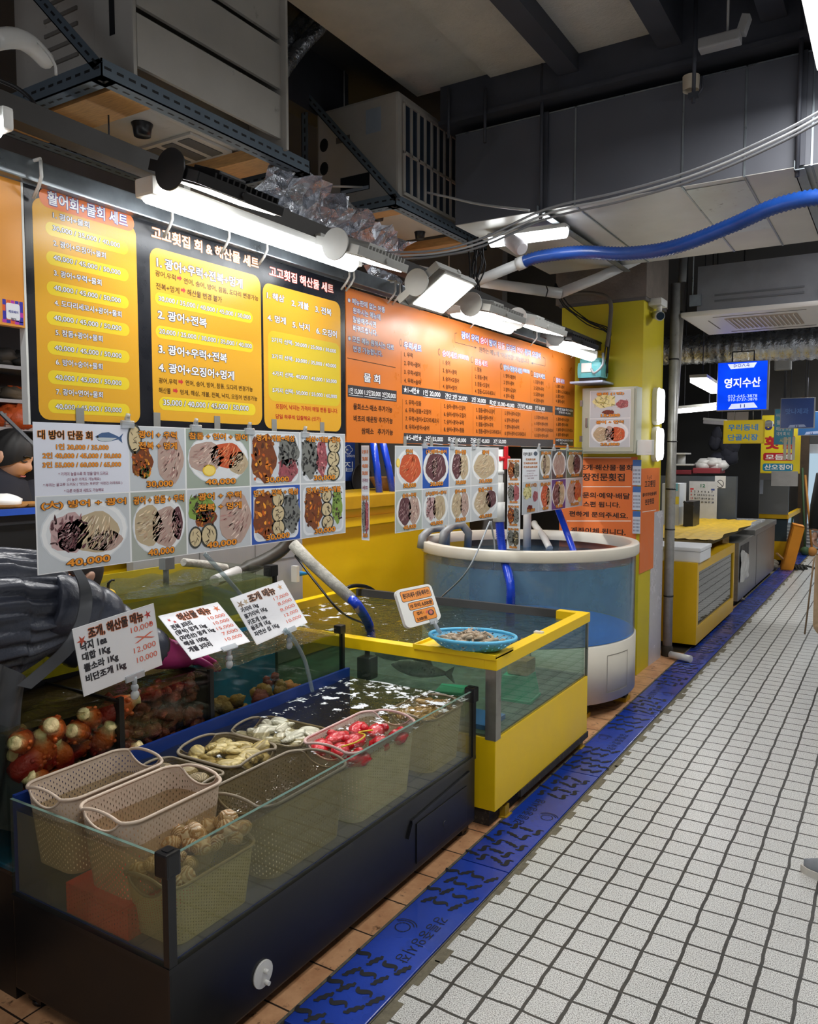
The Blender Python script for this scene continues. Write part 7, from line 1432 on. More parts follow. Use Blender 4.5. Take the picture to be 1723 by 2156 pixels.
a, b = onY(1440, 1056, 8.2), onY(1459, 1122, 8.2); mb = MB(); mb.box(a.x, b.x, 8.2, 8.5, b.z, a.z); mb.bar((a.x-.0, 8.2, a.z), (b.x, 8.2, a.z-.05), .02, .02); solo('black_bin', mb, M_blackpl, 'black plastic tub standing between the carton and the calendar', 'tub')
# ---- hanging signs
def hangsign(label, c, Y, th, mface, mcase, hang=True, fn=None, name='hanging_sign', emis=None):
    a, b = onY(*c[0], Y), onY(*c[1], Y); r = root(name, label, 'sign', ((a.x+b.x)/2, Y, b.z)); mb = MB(); mb.box(a.x-.008, b.x+.012, Y, Y+th, b.z-.008, a.z+.008, bev=.004); part('sign_case', mb, mcase, r)
    if hang:
        mb = MB(); mb.cyl((a.x+.1, Y+th/2, a.z), (a.x+.1, Y+th/2, 3.62), .005, 6); mb.cyl((b.x-.1, Y+th/2, a.z), (b.x-.1, Y+th/2, 3.62), .005, 6); part('hanger', mb, M_steel_dark, r)
    P = YPrint(Y-.001, 'e3'); fn(P, a, b); P.build('sign_face', r, emis or BOARDM); return r, a, b
def face1(P, a, b):
    P.rect(a.x, b.z, b.x, a.z, (10, 66, 236), 1); P.poly([P.P(768, 1040), P.P(1078, 1018), P.P(1045, 1072), P.P(800, 1092)], (206, 214, 246), 2); P.poly([P.P(772, 1515), P.P(1085, 1497), P.P(1045, 1443), P.P(808, 1460)], (206, 214, 246), 2)
    P.T('영지수산', 730, 1295, 1116, 105, (246, 248, 255), None, .03, lay=3); P.T('033-645-3878', 770, 1396, 1080, 30, (200, 220, 255), None, .0, lay=3); P.T('010-5737-3878', 770, 1432, 1080, 30, (200, 220, 255), None, .0, lay=3); P.T('11', 898, 1498, 950, 34, (60, 70, 140), None, .02, lay=3)
    BLU = (20, 40, 150); q = P.P(835, 1073); k = (P.P(1010, 1073)[0]-q[0])/4.4; z = q[1]
    P.line([(q[0], z), (q[0], z+k*.9), (q[0]+k*.8, z+k*.4), (q[0], z)], k*.13, BLU, 3); c = (q[0]+k*1.45, z+k*.45); P.ell(c[0], c[1], k*.45, k*.45, BLU, 3); P.ell(c[0], c[1], k*.31, k*.31, (206, 214, 246), 4)
    P.line([(q[0]+k*2.1, z+.0), (q[0]+k*2.55, z+k*.9), (q[0]+k*3.0, z)], k*.13, BLU, 3); P.line([(q[0]+k*3.25, z+k*.35), (q[0]+k*4.1, z+k*.35)], k*.13, BLU, 3); P.line([(q[0]+k*3.5, z+k*.35), (q[0]+k*3.5, z+k*.85), (q[0]+k*3.9, z+k*.85), (q[0]+k*3.9, z)], k*.13, BLU, 3)
r, a, b = hangsign('lit bright blue hanging shop sign numbered 11', ((1513, 765), (1614, 861)), 8.0, .06, None, mat('sign_case_grey', (150, 152, 158), .4), False, fn=face1, emis=inkglow('sign_glow', 1.25))
mb = MB(); mb.tube([(a.x+.12, 8.03, a.z), (a.x+.12, 8.03, a.z+.1), (b.x-.12, 8.03, a.z+.1), (b.x-.12, 8.03, a.z)], .008, 6); mb.cyl((a.x+.2, 8.03, a.z+.1), (a.x+.2, 8.03, 3.62), .006, 6); part('hanger', mb, M_steel_dark, r)
def face2(P, a, b):
    P.poly(rrect(a.x, b.z, b.x, a.z, .02), (242, 214, 20), 1); P.T('우리동네', 768, 1745, 1090, 70, (70, 150, 220), None, .04, lay=2); P.T('단골시장', 766, 1848, 1090, 68, (70, 150, 220), None, .04, lay=2)
r, a2, b2 = hangsign('yellow hanging plate with blue letters, chained under the lit blue sign', ((1526, 887), (1607, 932)), 8.03, .012, None, mat('yellow_sign_edge', (226, 196, 20), .4), False, fn=face2)
for x in (a2.x+.09, b2.x-.09): mb = MB(); mb.cyl((x, 8.035, a2.z), (x, 8.035, b.z-.008), .004, 6); part('chain', mb, M_hook, r)
def face3(P, a, b):
    P.rect(a.x, b.z, b.x, a.z, (30, 62, 128), 1); P.T('맛나제과', 1378, 1570, 1622, 62, (70, 110, 176), None, .03, lay=2); P.poly([P.P(1405, 1712), P.P(1600, 1700), P.P(1575, 1675), P.P(1425, 1683)], (150, 164, 200), 2); P.T('12', 1480, 1706, 1520, 22, (40, 50, 90), None, .02, lay=3)
hangsign('unlit dark blue hanging sign numbered 12, farther along', ((1646, 840), (1713, 900)), 10.6, .06, None, MATS['sign_case_grey'], fn=face3)
def face4(P, a, b): P.rect(a.x, b.z, b.x, a.z, (24, 84, 140), 1); P.poly([P.P(1580, 1785), P.P(1723, 1772), P.P(1723, 1745), P.P(1600, 1755)], (150, 164, 200), 2); P.T('13', 1640, 1778, 1668, 18, (40, 50, 90), None, .02, lay=3)
hangsign('unlit blue hanging sign numbered 13, at the right edge of the view', ((1683, 868), (1745, 915)), 12.6, .06, None, MATS['sign_case_grey'], fn=face4)
def face5(P, a, b):
    P.rect(a.x, b.z, b.x, a.z, (28, 150, 184), 1)
    for t, xl, yb, xr, h in (('수산시장', 1280, 1600, 1330, 40), ('물고기', 1285, 1680, 1440, 50), ('매운탕 포장', 1280, 1745, 1440, 44), ('대게 회 시', 1285, 1795, 1420, 40)): P.T(t, xl, yb, xr, h, (226, 232, 226), None, .03, lay=2)
    P.T('시장', 1315, 1870, 1405, 50, (240, 220, 120), None, .03, lay=2)
hangsign('turquoise hanging banner below the dark blue sign', ((1633, 862), (1669, 935)), 11.4, .01, None, MATS['sign_case_grey'], fn=face5, name='banner')
P_ = onY(1602, 880, 13.0)
def face6(P, a, b):
    P.rect(a.x, b.z, b.x, a.z, (226, 206, 36), 1); P.T('어', 1150, 1770, 1290, 150, (40, 40, 110), None, .05, lay=2); P.T('횟집', 1150, 1940, 1475, 140, (180, 24, 40), None, .05, lay=2)
    P.crop = 'e4'; P.poly(rrect(P.P(980, 215)[0], P.P(980, 215)[1], P.P(1258, 145)[0], P.P(980, 145)[1], .03), (180, 24, 40), 2); P.T('모듬회', 1000, 208, 1245, 50, (240, 240, 236), None, .04, lay=3)
    P.poly(rrect(P.P(975, 308)[0], P.P(975, 308)[1], P.P(1255, 240)[0], P.P(975, 240)[1], .03), (30, 130, 170), 2); P.T('산오징어', 990, 300, 1243, 52, (240, 240, 236), None, .04, lay=3)
hangsign('tall yellow sign with red and navy raw fish lettering at the far stall', ((1601, 876), (1682, 996)), 13.0, .04, None, MATS['yellow_sign_edge'], False, fn=face6, name='standing_sign')
mb = MB(); a, b = onY(1668, 920, 11.395), onY(1646, 968, 11.395)
for i in range(3): mb.box(b.x+.02+.05*i, b.x+.055+.05*i, 11.393, 11.399, b.z, a.z)
solo('paper_strips', mb, mat('strip_paper', (206, 200, 180), .6), 'pale paper strips hanging below the turquoise banner', 'paper')
# ---- ceiling cassette, foil duct, far lamps
r = root('ceiling_cassette', 'white ceiling air conditioner with a slatted grille above the aisle', 'air conditioner', (-.92, 6.53, 2.5)); M_casw = mat('cassette_white', (226, 222, 218), .4, var=.03)
x0, x1, y0, y1 = -1.40, -.44, 6.03, 7.03
mb = MB(); mb.box(x0, x1, y0, y1, 2.50, 2.535, bev=.012); part('panel', mb, M_casw, r); mb = MB(); mb.box(x0+.10, x1-.06, y0+.06, y1-.06, 2.54, 2.86); part('cassette_body', mb, mat('cassette_metal', (142, 144, 150), .4, .3), r)
mb = MB()
for z in (2.60, 2.64): mb.box(x0+.22, x1-.16, y0+.055, y0+.06, z, z+.012)
part('body_rib', mb, mat('rib_shadow', (104, 106, 112), .5), r)
mb = MB(); mb.m(0).box(x0+.26, x1-.22, y0+.22, y1-.26, 2.496, 2.501)
for k in range(15): mb.m(1).box(x0+.28+k*.031, x0+.288+k*.031, y0+.23, y1-.27, 2.488, 2.497)
part('intake_grille', mb, [mat('intake_tan', (176, 160, 146), .6), M_casw], r)
mb = MB(); mb.box(x0+.14, x0+.147, y0+.25, y1-.3, 2.497, 2.5005); mb.box(x0+.2, x1-.15, y0+.11, y0+.118, 2.497, 2.5005); mb.box(x0+.2, x1-.15, y1-.13, y1-.122, 2.497, 2.5005); part('air_slot', mb, mat('slot_shadow', (130, 126, 122), .6), r)
mb = MB()
for x in (x0+.07, x1-.03): mb.cyl((x, y0+.05, 2.62), (x, y0+.05, 3.6), .006, 6); mb.box(x-.02, x+.06, y0+.04, y0+.06, 2.58, 2.66)
part('hanger_rod', mb, M_galv, r)
mb = MB(); mb.tube([tuple(onY(1420, 655, 6.4)), tuple(onY(1442, 662, 6.4))], .018, 10); solo('drain_pipe', mb, M_galv, 'short silver pipe running from the white ceiling unit to the pillar pipe', 'pipe')
mb = MB(); rr = random.Random(12); n = 60; a, b = onY(1385, 740, 8.7), onY(1760, 722, 8.7)
pr_ = [a.lerp(b, i/n) for i in range(n+1)]; mb.tube(pr_, [.15+.007*sin(i*2.3)+rr.uniform(-.006, .006) for i in range(n+1)], 24); solo('foil_duct', mb, M_foil, 'fat crinkled silver foil duct crossing behind the ceiling unit', 'duct')
def batt(label, a, b, w=.09, lit=True, s=None):
    r = root('batten_lamp', label, 'lamp', tuple((a+b)/2)); mb = MB(); mb.bar(a+Vector((0, 0, .035)), b+Vector((0, 0, .035)), w*1.1, .03, (0, 0, 1), .006); part('housing', mb, M_lampw, r); mb = MB(); mb.bar(a, b, w, .045, (0, 0, 1), .012); part('diffuser', mb, emit('far_led_glow', (252, 252, 248), 7) if lit else MATS['frosted_cover'], r); mb = MB()
    for t in (.2, .8): q = a.lerp(b, t); mb.cyl((q.x, q.y, q.z+.04), (q.x, q.y, 3.62), .005, 6)
    part('hanger', mb, M_steel_dark, r)
batt('bright batten lamp pointing away, just left of the lit blue sign', onY(1470, 800, 7.6), onY(1512, 824, 9.0), .14)
batt('bright level tube lamp crossing behind the lit blue sign', onY(1424, 866, 8.9), onY(1512, 858, 8.9), .1)
batt('unlit pale tube lamp behind the yellow hanging plate, upper one', onY(1482, 888, 10.4), onY(1530, 892, 10.4), .07, False); batt('unlit pale tube lamp behind the yellow hanging plate, lower one', onY(1512, 900, 11.5), onY(1628, 895, 11.5), .07, False)
arealight('stall_lamp_light', (-1.6, 8.7, 2.1), .12, 1.0, 10); arealight('stall_lamp_light', (-1.0, 12.2, 2.6), .3, 1.2, 26)
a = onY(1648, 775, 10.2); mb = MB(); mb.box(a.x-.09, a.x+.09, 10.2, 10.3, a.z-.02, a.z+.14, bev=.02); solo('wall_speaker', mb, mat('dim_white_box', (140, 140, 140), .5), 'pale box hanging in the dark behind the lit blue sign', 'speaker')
a = onY(1532, 868, 11.19); b = onY(1576, 886, 11.19); mb = MB(); mb.box(a.x, b.x, 11.19, 11.2, b.z, a.z); solo('paper_notice', mb, mat('beige_notice', (190, 176, 164), .7), 'beige sheet between the lit blue sign and the yellow plate', 'notice')
# ================================================================ inside the stall
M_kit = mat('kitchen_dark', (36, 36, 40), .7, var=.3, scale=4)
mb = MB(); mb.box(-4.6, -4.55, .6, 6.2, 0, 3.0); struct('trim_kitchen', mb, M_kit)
q = onX(30, 1073, -3.0)
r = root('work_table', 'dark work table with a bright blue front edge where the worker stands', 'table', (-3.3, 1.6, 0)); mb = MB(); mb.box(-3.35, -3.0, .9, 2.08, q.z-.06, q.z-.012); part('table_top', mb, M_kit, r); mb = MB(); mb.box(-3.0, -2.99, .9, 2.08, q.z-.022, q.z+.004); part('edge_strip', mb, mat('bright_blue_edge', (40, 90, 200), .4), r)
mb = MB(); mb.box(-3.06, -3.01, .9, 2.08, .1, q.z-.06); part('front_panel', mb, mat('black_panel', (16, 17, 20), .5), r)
for x in (-3.3, -3.06):
    for y in (.95, 2.02): mb = MB(); mb.box(x-.02, x+.02, y-.02, y+.02, 0, q.z-.06); part('leg', mb, M_kit, r)
for i, (px_, lb) in enumerate(((8, 'shallow wooden basket holding a white heap at the far left of the work table'), (63, 'shallow empty wooden basket on the work table beside the photo menu'))):
    a = onX(px_, 1060, -3.12); r = root('wooden_basket', lb, 'basket', (a.x, a.y, q.z-.012)); mb = MB(); mb.lathe([(0, .004), (.06, .004), (.095, .03), (.1, .03), (.065, 0), (0, 0)], (a.x, a.y, q.z-.012), 24); part('basket_bowl', mb, mat('basket_wood', (166, 116, 56), .7, var=.3, scale=60), r)
    if i == 0: mb = MB(); mb.ell((a.x, a.y, q.z+.02), (.07, .07, .04), 12, 8, None, .2); part('contents', mb, M_white, r)
r = root('shelf_unit', 'steel shelves with bags and boxes behind the worker', 'shelf', (-4.3, 2.6, 0)); M_shelf = mat('steel_shelf', (140, 144, 150), .4, .4)
zs_ = [onX(30, y, -4.25).z for y in (772, 842, 900, 955)]
for z in zs_: mb = MB(); mb.box(-4.5, -4.2, 1.9, 3.1, z-.02, z); part('shelf_board', mb, M_shelf, r)
for y in (1.92, 3.08): mb = MB(); mb.box(-4.22, -4.2, y-.015, y+.015, 0, 2.4); part('post', mb, M_shelf, r)
def lump(name, label, cat, c, rad, m, n=7, seed=0, flat=1.):
    rr = random.Random(seed); mb = MB()
    for k in range(n): mb.ell((c[0]+rr.uniform(-.6, .6)*rad, c[1]+rr.uniform(-.8, .8)*rad, c[2]+rad*.5*flat+rr.uniform(-.2, .3)*rad*flat), (rad*.6, rad*.7, rad*.5*flat), 10, 7, None, .45, rr)
    return solo(name, mb, m, label, cat)
M_orb = mat('orange_bag', (196, 84, 36), .45, var=.25, scale=12, bump=.6, bscale=30); M_dkb = mat('dark_bag', (62, 60, 58), .6, var=.4, scale=16)
y_ = lambda px_, z=900: onX(px_, z, -4.3).y
lump('plastic_bag', 'orange plastic bag on the lowest visible shelf at the left', 'bag', (-4.3, y_(30), zs_[1]-.16), .14, M_orb, 8, 1); lump('plastic_bag', 'orange-brown plastic bag at the right end of the upper shelf', 'bag', (-4.3, y_(50), zs_[0]-.2), .09, M_orb, 6, 2)
lump('bundle', 'dark bundle of cloth on the upper shelf at the left', 'bundle', (-4.3, y_(18), zs_[0]+.0), .11, M_dkb, 8, 3, .8); lump('bundle', 'grey-brown bundle on the second shelf at the left', 'bundle', (-4.3, y_(28), zs_[1]+.0), .09, mat('brown_bundle', (92, 82, 68), .7, var=.4), 7, 4, .8)
mb = MB(); a = onX(46, 898, -4.3); mb.box(-4.4, -4.2, a.y-.06, a.y+.07, zs_[2], zs_[2]+.12); solo('small_carton', mb, mat('white_carton', (190, 188, 190), .6), 'small white carton on the shelf just above the worker', 'box')
mb = MB()
for k in range(5): mb.box(-4.42, -4.2, onX(-10, 898, -4.3).y, onX(28, 898, -4.3).y, zs_[2]+.016*k, zs_[2]+.016*k+.012)
solo('paper_stack', mb, mat('paper_pile', (150, 130, 124), .7), 'low stack of papers on the shelf above the worker', 'paper')
mb = MB(); mb.bar(onX(0, 868, -2.9), onX(75, 940, -2.9), .012, .012); solo('stay_rod', mb, M_galv, 'thin grey rod slanting across the opening beside the photo menu', 'rod')
# behind the gap between the boards and the yellow counter
r = root('banner', 'blue banner with white fish outlines hanging in the dark kitchen', 'banner', tuple(onX(738, 1000, -3.9))); a, b = onX(727, 935, -3.9), onX(748, 1012, -3.9); mb = MB(); mb.box(-3.905, -3.9, a.y-.35, b.y, b.z, a.z+.2); mb.cyl((-3.903, b.y-.1, a.z+.2), (-3.903, b.y-.1, 3.62), .004, 6); part('banner_cloth', mb, mat('banner_blue', (22, 60, 140), .7), r)
P = XPrint(-3.899, 'd1')
for k in range(3): c = P.P(60+18*(k % 2), 180+22*k); P.ell(c[0], c[1], .035, .018, (200, 210, 226), 1); P.ell(c[0], c[1], .028, .013, (22, 60, 140), 2); P.poly([(c[0]-.03, c[1]), (c[0]-.06, c[1]+.02), (c[0]-.06, c[1]-.02)], (200, 210, 226), 1)
P.T('GOGO)', 42, 275, 118, 26, (210, 220, 232), None, .02, lay=2); P.T('집', 20, 400, 100, 90, (210, 220, 232), None, .0, lay=2); P.build('banner_print', r, PAPERM)
r = root('frying_pan', 'dark round pan hanging by its handle in the kitchen', 'pan', tuple(onX(757, 1010, -3.8))); a = onX(757, 1010, -3.8); mb = MB(); mb.lathe([(0, 0), (.12, 0), (.14, .03), (.135, .032), (.115, .006), (0, .006)], (0, 0, 0), 28, M=Matrix.Translation(a) @ rot('Y', pi/2)); part('pan_body', mb, mat('pan_black', (40, 40, 42), .4), r); mb = MB(); mb.bar(a+Vector((.01, 0, .13)), a+Vector((.01, -.01, .36)), .022, .01, (1, 0, 0)); mb.cyl(a+Vector((.01, -.01, .35)), (a.x+.01, a.y-.01, 3.62), .004, 6); part('handle', mb, M_blackpl, r)
for i, (x0, x1, lb) in enumerate(((786, 800, 'upright blue hose in the kitchen gap, farther one'), (806, 829, 'slanting blue hose in the kitchen gap, nearer the photo menu'))):
    mb = MB(); mb.tube([tuple(onX(x0, 930, -3.2)), tuple(onX((x0+x1)/2+1, 985, -3.2)), tuple(onX(x1, 1046, -3.15))], .026, 10); solo('blue_hose', mb, M_hoseb, lb, 'hose')
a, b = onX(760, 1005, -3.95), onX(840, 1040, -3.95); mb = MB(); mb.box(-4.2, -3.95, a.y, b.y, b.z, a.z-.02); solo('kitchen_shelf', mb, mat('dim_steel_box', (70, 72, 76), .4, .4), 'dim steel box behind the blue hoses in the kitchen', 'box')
a = onX(822, 1040, -3.3); mb = MB(); mb.lathe([(.10, 0), (.16, .10), (.165, .1), (.105, -.002)], (a.x, a.y, 1.24), 24); solo('woven_basket', mb, mat('woven_brown', (150, 104, 52), .7, var=.4, scale=60, stretch=(1, 1, 6)), 'brown woven basket on the yellow counter behind the photo menu', 'basket')
# unseen fill lamps, added behind the boards to brighten tanks and counter
for i, (x, y) in enumerate(((-2.62, 1.9), (-2.7, 3.3), (-2.75, 4.6))):
    r = root('work_lamp', ['tube lamp behind the black board above the tall tank', 'tube lamp behind the boards above the yellow counter', 'tube lamp behind the orange board above the round tank'][i], 'lamp', (x, y, 2.3)); mb = MB(); mb.box(x-.03, x+.03, y-.55, y+.55, 2.30, 2.34); mb.cyl((x, y-.4, 2.34), (x, y-.4, 3.62), .004, 6); mb.cyl((x, y+.4, 2.34), (x, y+.4, 3.62), .004, 6); part('housing', mb, M_lampw, r); mb = MB(); mb.box(x-.025, x+.025, y-.53, y+.53, 2.275, 2.30); part('diffuser', mb, E_led, r); arealight('work_lamp_light', (x, y, 2.27), .06, 1.05, 15)
# ================================================================ people
M_skin = mat('skin', (206, 160, 134), .5, var=.06); M_hair = mat('black_hair', (20, 18, 18), .6, var=.3, scale=60, stretch=(1, 1, .2)); M_puffer = mat('charcoal_puffer', (62, 66, 78), .33, var=.12, scale=14, bump=.35, bscale=26); M_apron = mat('grey_apron', (74, 76, 80), .4, var=.1, scale=10); M_navy = mat('navy_cloth', (26, 28, 40), .9); M_trous = mat('dark_trousers', (36, 38, 46), .8)
def skin(name, pts, edges, parent, m, lvl=2, rootv=0, label=None):
    """one continuous body grown round a skeleton: pts = (x, y, z, r) or (x, y, z, rx, ry), in the parent's axes"""
    me = bpy.data.meshes.new(name); me.from_pydata([p[:3] for p in pts], edges, []); me.materials.append(m)
    o = bpy.data.objects.new(name, me); COL.objects.link(o); o.parent = parent
    md = o.modifiers.new('Skin', 'SKIN'); md.use_smooth_shade = True
    for i, p in enumerate(pts):
        s = me.skin_vertices[0].data[i]; s.radius = (p[3], p[4] if len(p) > 4 else p[3]); s.use_root = (i == rootv)
    sd = o.modifiers.new('Sub', 'SUBSURF'); sd.levels = lvl; sd.render_levels = lvl
    if label: o['label'] = label
    return o
def head_mesh(parent, c, M, skinm, hairm, s=1.):
    """head with face: M turns the head's own axes (x right, y forward, z up)"""
    T = Matrix.Translation(c) @ M
    def f(u, v):
        th = pi*v; ph = 2*pi*u; x = sin(th)*cos(ph); y = sin(th)*sin(ph); z = cos(th)
        X, Y, Z = .074*x, .095*y, .118*z
        if z < 0: X *= 1-.28*(-z)**1.5; Y *= 1-.10*(-z)**2
        if y > 0:
            Y += .020*exp(-((X/.013)**2)-((Z+.012)/.022)**2)*y          # nose
            Y += .006*exp(-((X/.03)**2)-((Z-.030)/.010)**2)              # brow
            Y -= .010*(exp(-(((X-.032)/.016)**2)-((Z-.014)/.012)**2)+exp(-(((X+.032)/.016)**2)-((Z-.014)/.012)**2))   # eye sockets
            Y += .006*exp(-((X/.022)**2)-((Z+.052)/.008)**2)-.004*exp(-((X/.024)**2)-((Z+.058)/.003)**2)   # lips
            Y += .006*exp(-((X/.02)**2)-((Z+.092)/.015)**2)
        return T @ Vector((X*s, Y*s, Z*s))
    mb = MB(); mb.grid(f, 48, 40, True, False, True)
    for sx in (-1, 1): mb.ell(T @ Vector((sx*.077*s, -.005*s, -.005*s)), (.012*s, .02*s, .032*s), 10, 8, M.to_3x3().to_4x4())
    parent = part('head', mb, skinm, parent)
    mb = MB()
    for sx in (-1, 1): mb.tube([T @ Vector((sx*(.018+.028*t)*s, (.088-.012*t)*s, (.016-.006*sin(pi*t))*s)) for t in (0, .25, .5, .75, 1)], .0028*s, 6); mb.tube([T @ Vector((sx*(.014+.036*t)*s, (.096-.016*t)*s, (.036+.006*sin(pi*t))*s)) for t in (0, .33, .66, 1)], .004*s, 6)
    part('eyes_and_brows', mb, hairm, parent); mb = MB(); mb.tube([T @ Vector((x*s, (.094-abs(x)*.3)*s, -.056*s)) for x in (-.022, -.01, 0, .01, .022)], .0035*s, 6); part('mouth', mb, mat('lips', (170, 96, 90), .5), parent)
    def h(u, v):
        ph = 2*pi*u; fr = max(0, sin(ph)); top = .62-.22*fr**1.5; th = pi*v*top; x = sin(th)*cos(ph); y = sin(th)*sin(ph); z = cos(th); k = 1.07+.02*sin(ph*14)*sin(th)
        return T @ Vector((.076*x*k*s, (.097*y*k-.006)*s, .121*z*k*s))
    mb = MB(); mb.grid(h, 48, 14, True, False, True); part('hair', mb, hairm, parent)
def hand(parent, wrist, dirv, palm_n, m, name='hand', s=1., curl=.5):
    """palm, four bent fingers of different lengths and a side thumb, grown as one skin"""
    d = Vector(dirv).normalized(); n = Vector(palm_n); n = (n-d*n.dot(d)).normalized(); x = d.cross(n)
    W = Vector(wrist); pts = []; ed = []
    def A_(p, r): pts.append((*(p-parent.location), r)); return len(pts)-1
    a = A_(W, .022*s); b = A_(W+d*.045*s, .026*s); ed.append((a, b)); c = A_(W+d*.075*s, .024*s); ed.append((b, c))
    for k, (off, L) in enumerate(((-.030, .072), (-.010, .082), (.010, .076), (.029, .058))):
        p = c; base = W+d*.085*s+x*off*s; i0 = A_(base, .0105*s); ed.append((c, i0)); p = i0
        for j in range(3):
            ang = curl*(j+.6)*.6; base = base+(d*cos(ang)+n*sin(ang))*L*s*(.42, .33, .25)[j]; i1 = A_(base, (.0098, .009, .0075)[j]*s); ed.append((p, i1)); p = i1
    t0 = A_(W+d*.03*s-x*.032*s+n*.006*s, .013*s); ed.append((b, t0)); t1 = A_(W+d*.06*s-x*.056*s+n*.018*s, .0115*s); ed.append((t0, t1)); t2 = A_(W+d*.085*s-x*.060*s+n*.03*s, .009*s); ed.append((t1, t2))
    return skin(name, pts, ed, parent, m, 2)
# --- bent-over fishmonger in the quilted jacket
r = root('person', 'person in a charcoal quilted jacket and grey apron bending over the three-bay tank', 'person', (-2.3, .98, 0))
HP, CH, NK, HD = Vector((-2.27, 1.04, .98)), Vector((-2.25, 1.46, 1.02)), Vector((-2.32, 1.60, 1.06)), Vector((-2.40, 1.70, 1.085))
B = lambda p, *rd: (p[0]+2.3, p[1]-.98, p[2], *rd)
pts = [B(HP, .12, .11), B(HP.lerp(CH, .5), .10, .09), B(CH, .10, .08), B(NK, .055), B(NK.lerp(HD, .6), .055),
       B((-2.20, 1.00, .88), .085), B((-2.20, .95, .50), .06), B((-2.20, .90, .10), .045), B((-2.36, .98, .88), .085), B((-2.37, 1.0, .50), .06), B((-2.37, .93, .10), .045), B((-2.20, 1.0, .03), .04), B((-2.37, 1.03, .03), .04),
       B((-2.20, 1.56, 1.02), .045), B((-2.175, 1.71, .91), .04), B((-2.165, 1.87, .815), .034), B((-2.41, 1.55, 1.01), .045), B((-2.44, 1.66, .90), .04), B((-2.36, 1.74, .80), .034)]
ed = [(0, 1), (1, 2), (2, 3), (3, 4), (0, 5), (5, 6), (6, 7), (7, 11), (0, 8), (8, 9), (9, 10), (10, 12), (2, 13), (13, 14), (14, 15), (2, 16), (16, 17), (17, 18)]
skin('body', pts, ed, r, M_skin)
head_mesh(r, HD, rot('Z', radians(10)) @ rot('X', radians(-62)), M_skin, mat('brown_hair', (44, 34, 30), .6, var=.3, scale=60))
def jack(u, v):
    ph = 2*pi*u; sp_ = [(HP+Vector((-.03, -.10, -.04)), .19, .205), (HP+Vector((-.03, .10, .02)), .195, .21), (CH+Vector((-.05, -.10, .005)), .18, .19), (CH+Vector((-.04, .06, .02)), .15, .15), (NK+Vector((0, -.02, .0)), .085, .085)]
    k = min(3.999, v*4); i = int(k); t = k-i; t = t*t*(3-2*t); c = sp_[i][0].lerp(sp_[i+1][0], t); rx = sp_[i][1]+(sp_[i+1][1]-sp_[i][1])*t; rz = sp_[i][2]+(sp_[i+1][2]-sp_[i][2])*t
    q = 4.5*v+24*u+.35*sin(ph*2+3*v); bl = abs(sin(pi*q))**.5*.018-.008; fold = .004*sin(17*ph+9*v)+.003*sin(31*ph+23*v)
    return c+Vector(((rx+bl+fold)*cos(ph), 0, (rz+bl+fold)*sin(ph)))
mb = MB(); mb.grid(jack, 220, 60, True, False, True)
def sleeve(c, rs, seg):
    P_ = curve_pts(c, seg); out = [];
    for i in range(len(P_)): t = i/(len(P_)-1); rr_ = rs[0]+(rs[1]-rs[0])*t; out.append(rr_+.010*abs(sin(pi*t*6))**.6)
    mb.tube(P_, out, 20)
sleeve([(-2.20, 1.46, 1.05), (-2.185, 1.60, 1.01), (-2.175, 1.72, .91), (-2.165, 1.86, .825)], (.095, .058), 60); sleeve([(-2.40, 1.46, 1.04), (-2.43, 1.57, 1.0), (-2.44, 1.66, .90), (-2.37, 1.73, .82)], (.10, .06), 40)
part('quilted_jacket', mb, M_puffer, r)
mb = MB()   # apron: bib hanging down in front and under the body, side folds towards the view
def apr(u, v):
    y = 1.06+.26*u+.10*v*(1-u); x = -2.055+.03*sin(5*u+2*v)-.03*v; z = .93-.42*v+.05*sin(3*u)*(1-v)-.06*u
    return (x+.012*sin(22*u+6*v), y-.05*v, z)
mb.grid(apr, 40, 24); mb.grid(lambda u, v: (lambda p: (p[0]-.004, p[1], p[2]))(apr(u, v)), 40, 24); part('apron', mb, M_apron, r)
mb = MB(); st = curve_pts([(-2.13, 1.48, 1.215), (-2.065, 1.50, 1.12), (-2.035, 1.475, 1.03), (-2.03, 1.42, .95), (-2.045, 1.34, .89), (-2.05, 1.29, .86)], 24)
N_ = len(st)-1; wv = Vector((.25, .75, -.35)).normalized()*.019
def stf(u, v): return st[round(v*N_)]+wv*(u*2-1)
mb.grid(lambda u, v: stf(u, v)+Vector((.004, 0, 0)), 2, N_); mb.grid(stf, 2, N_)
part('apron_strap', mb, M_apron, r)
M_glove = mat('pink_rubber', (206, 70, 150), .4, var=.08)
mb = MB(); g = curve_pts([(-2.165, 1.845, .832), (-2.163, 1.88, .815), (-2.16, 1.94, .795), (-2.16, 1.99, .78)], 18); mb.tube(g, [.062-.0014*i+(.003 if i % 2 else 0) for i in range(len(g))], 16); part('glove_cuff', mb, M_glove, r)
hand(r, (-2.16, 1.975, .785), (-.1, 1, -.35), (0, -.2, -1), M_glove, 'gloved_hand', 1.15, .5); hand(r, (-2.355, 1.745, .80), (.1, .6, -.5), (0, -.3, -1), M_glove, 'gloved_hand', 1.1, .5)
mb = MB()
for x, c in ((-2.20, (0, 0)), (-2.37, (0, .03))): mb.tube([(x, 1.0, .9), (x, .955+c[1], .5), (x, .905+c[1], .1)], [.10, .08, .065], 14)
part('trousers', mb, M_trous, r); mb = MB()
for x, y in ((-2.20, .95), (-2.37, .98)): mb.box(x-.05, x+.05, y-.07, y+.18, 0, .09, bev=.03); mb.cyl((x, y-.03, .05), (x, y-.03, .3), .06, 14)
part('rubber_boots', mb, M_blackpl, r)
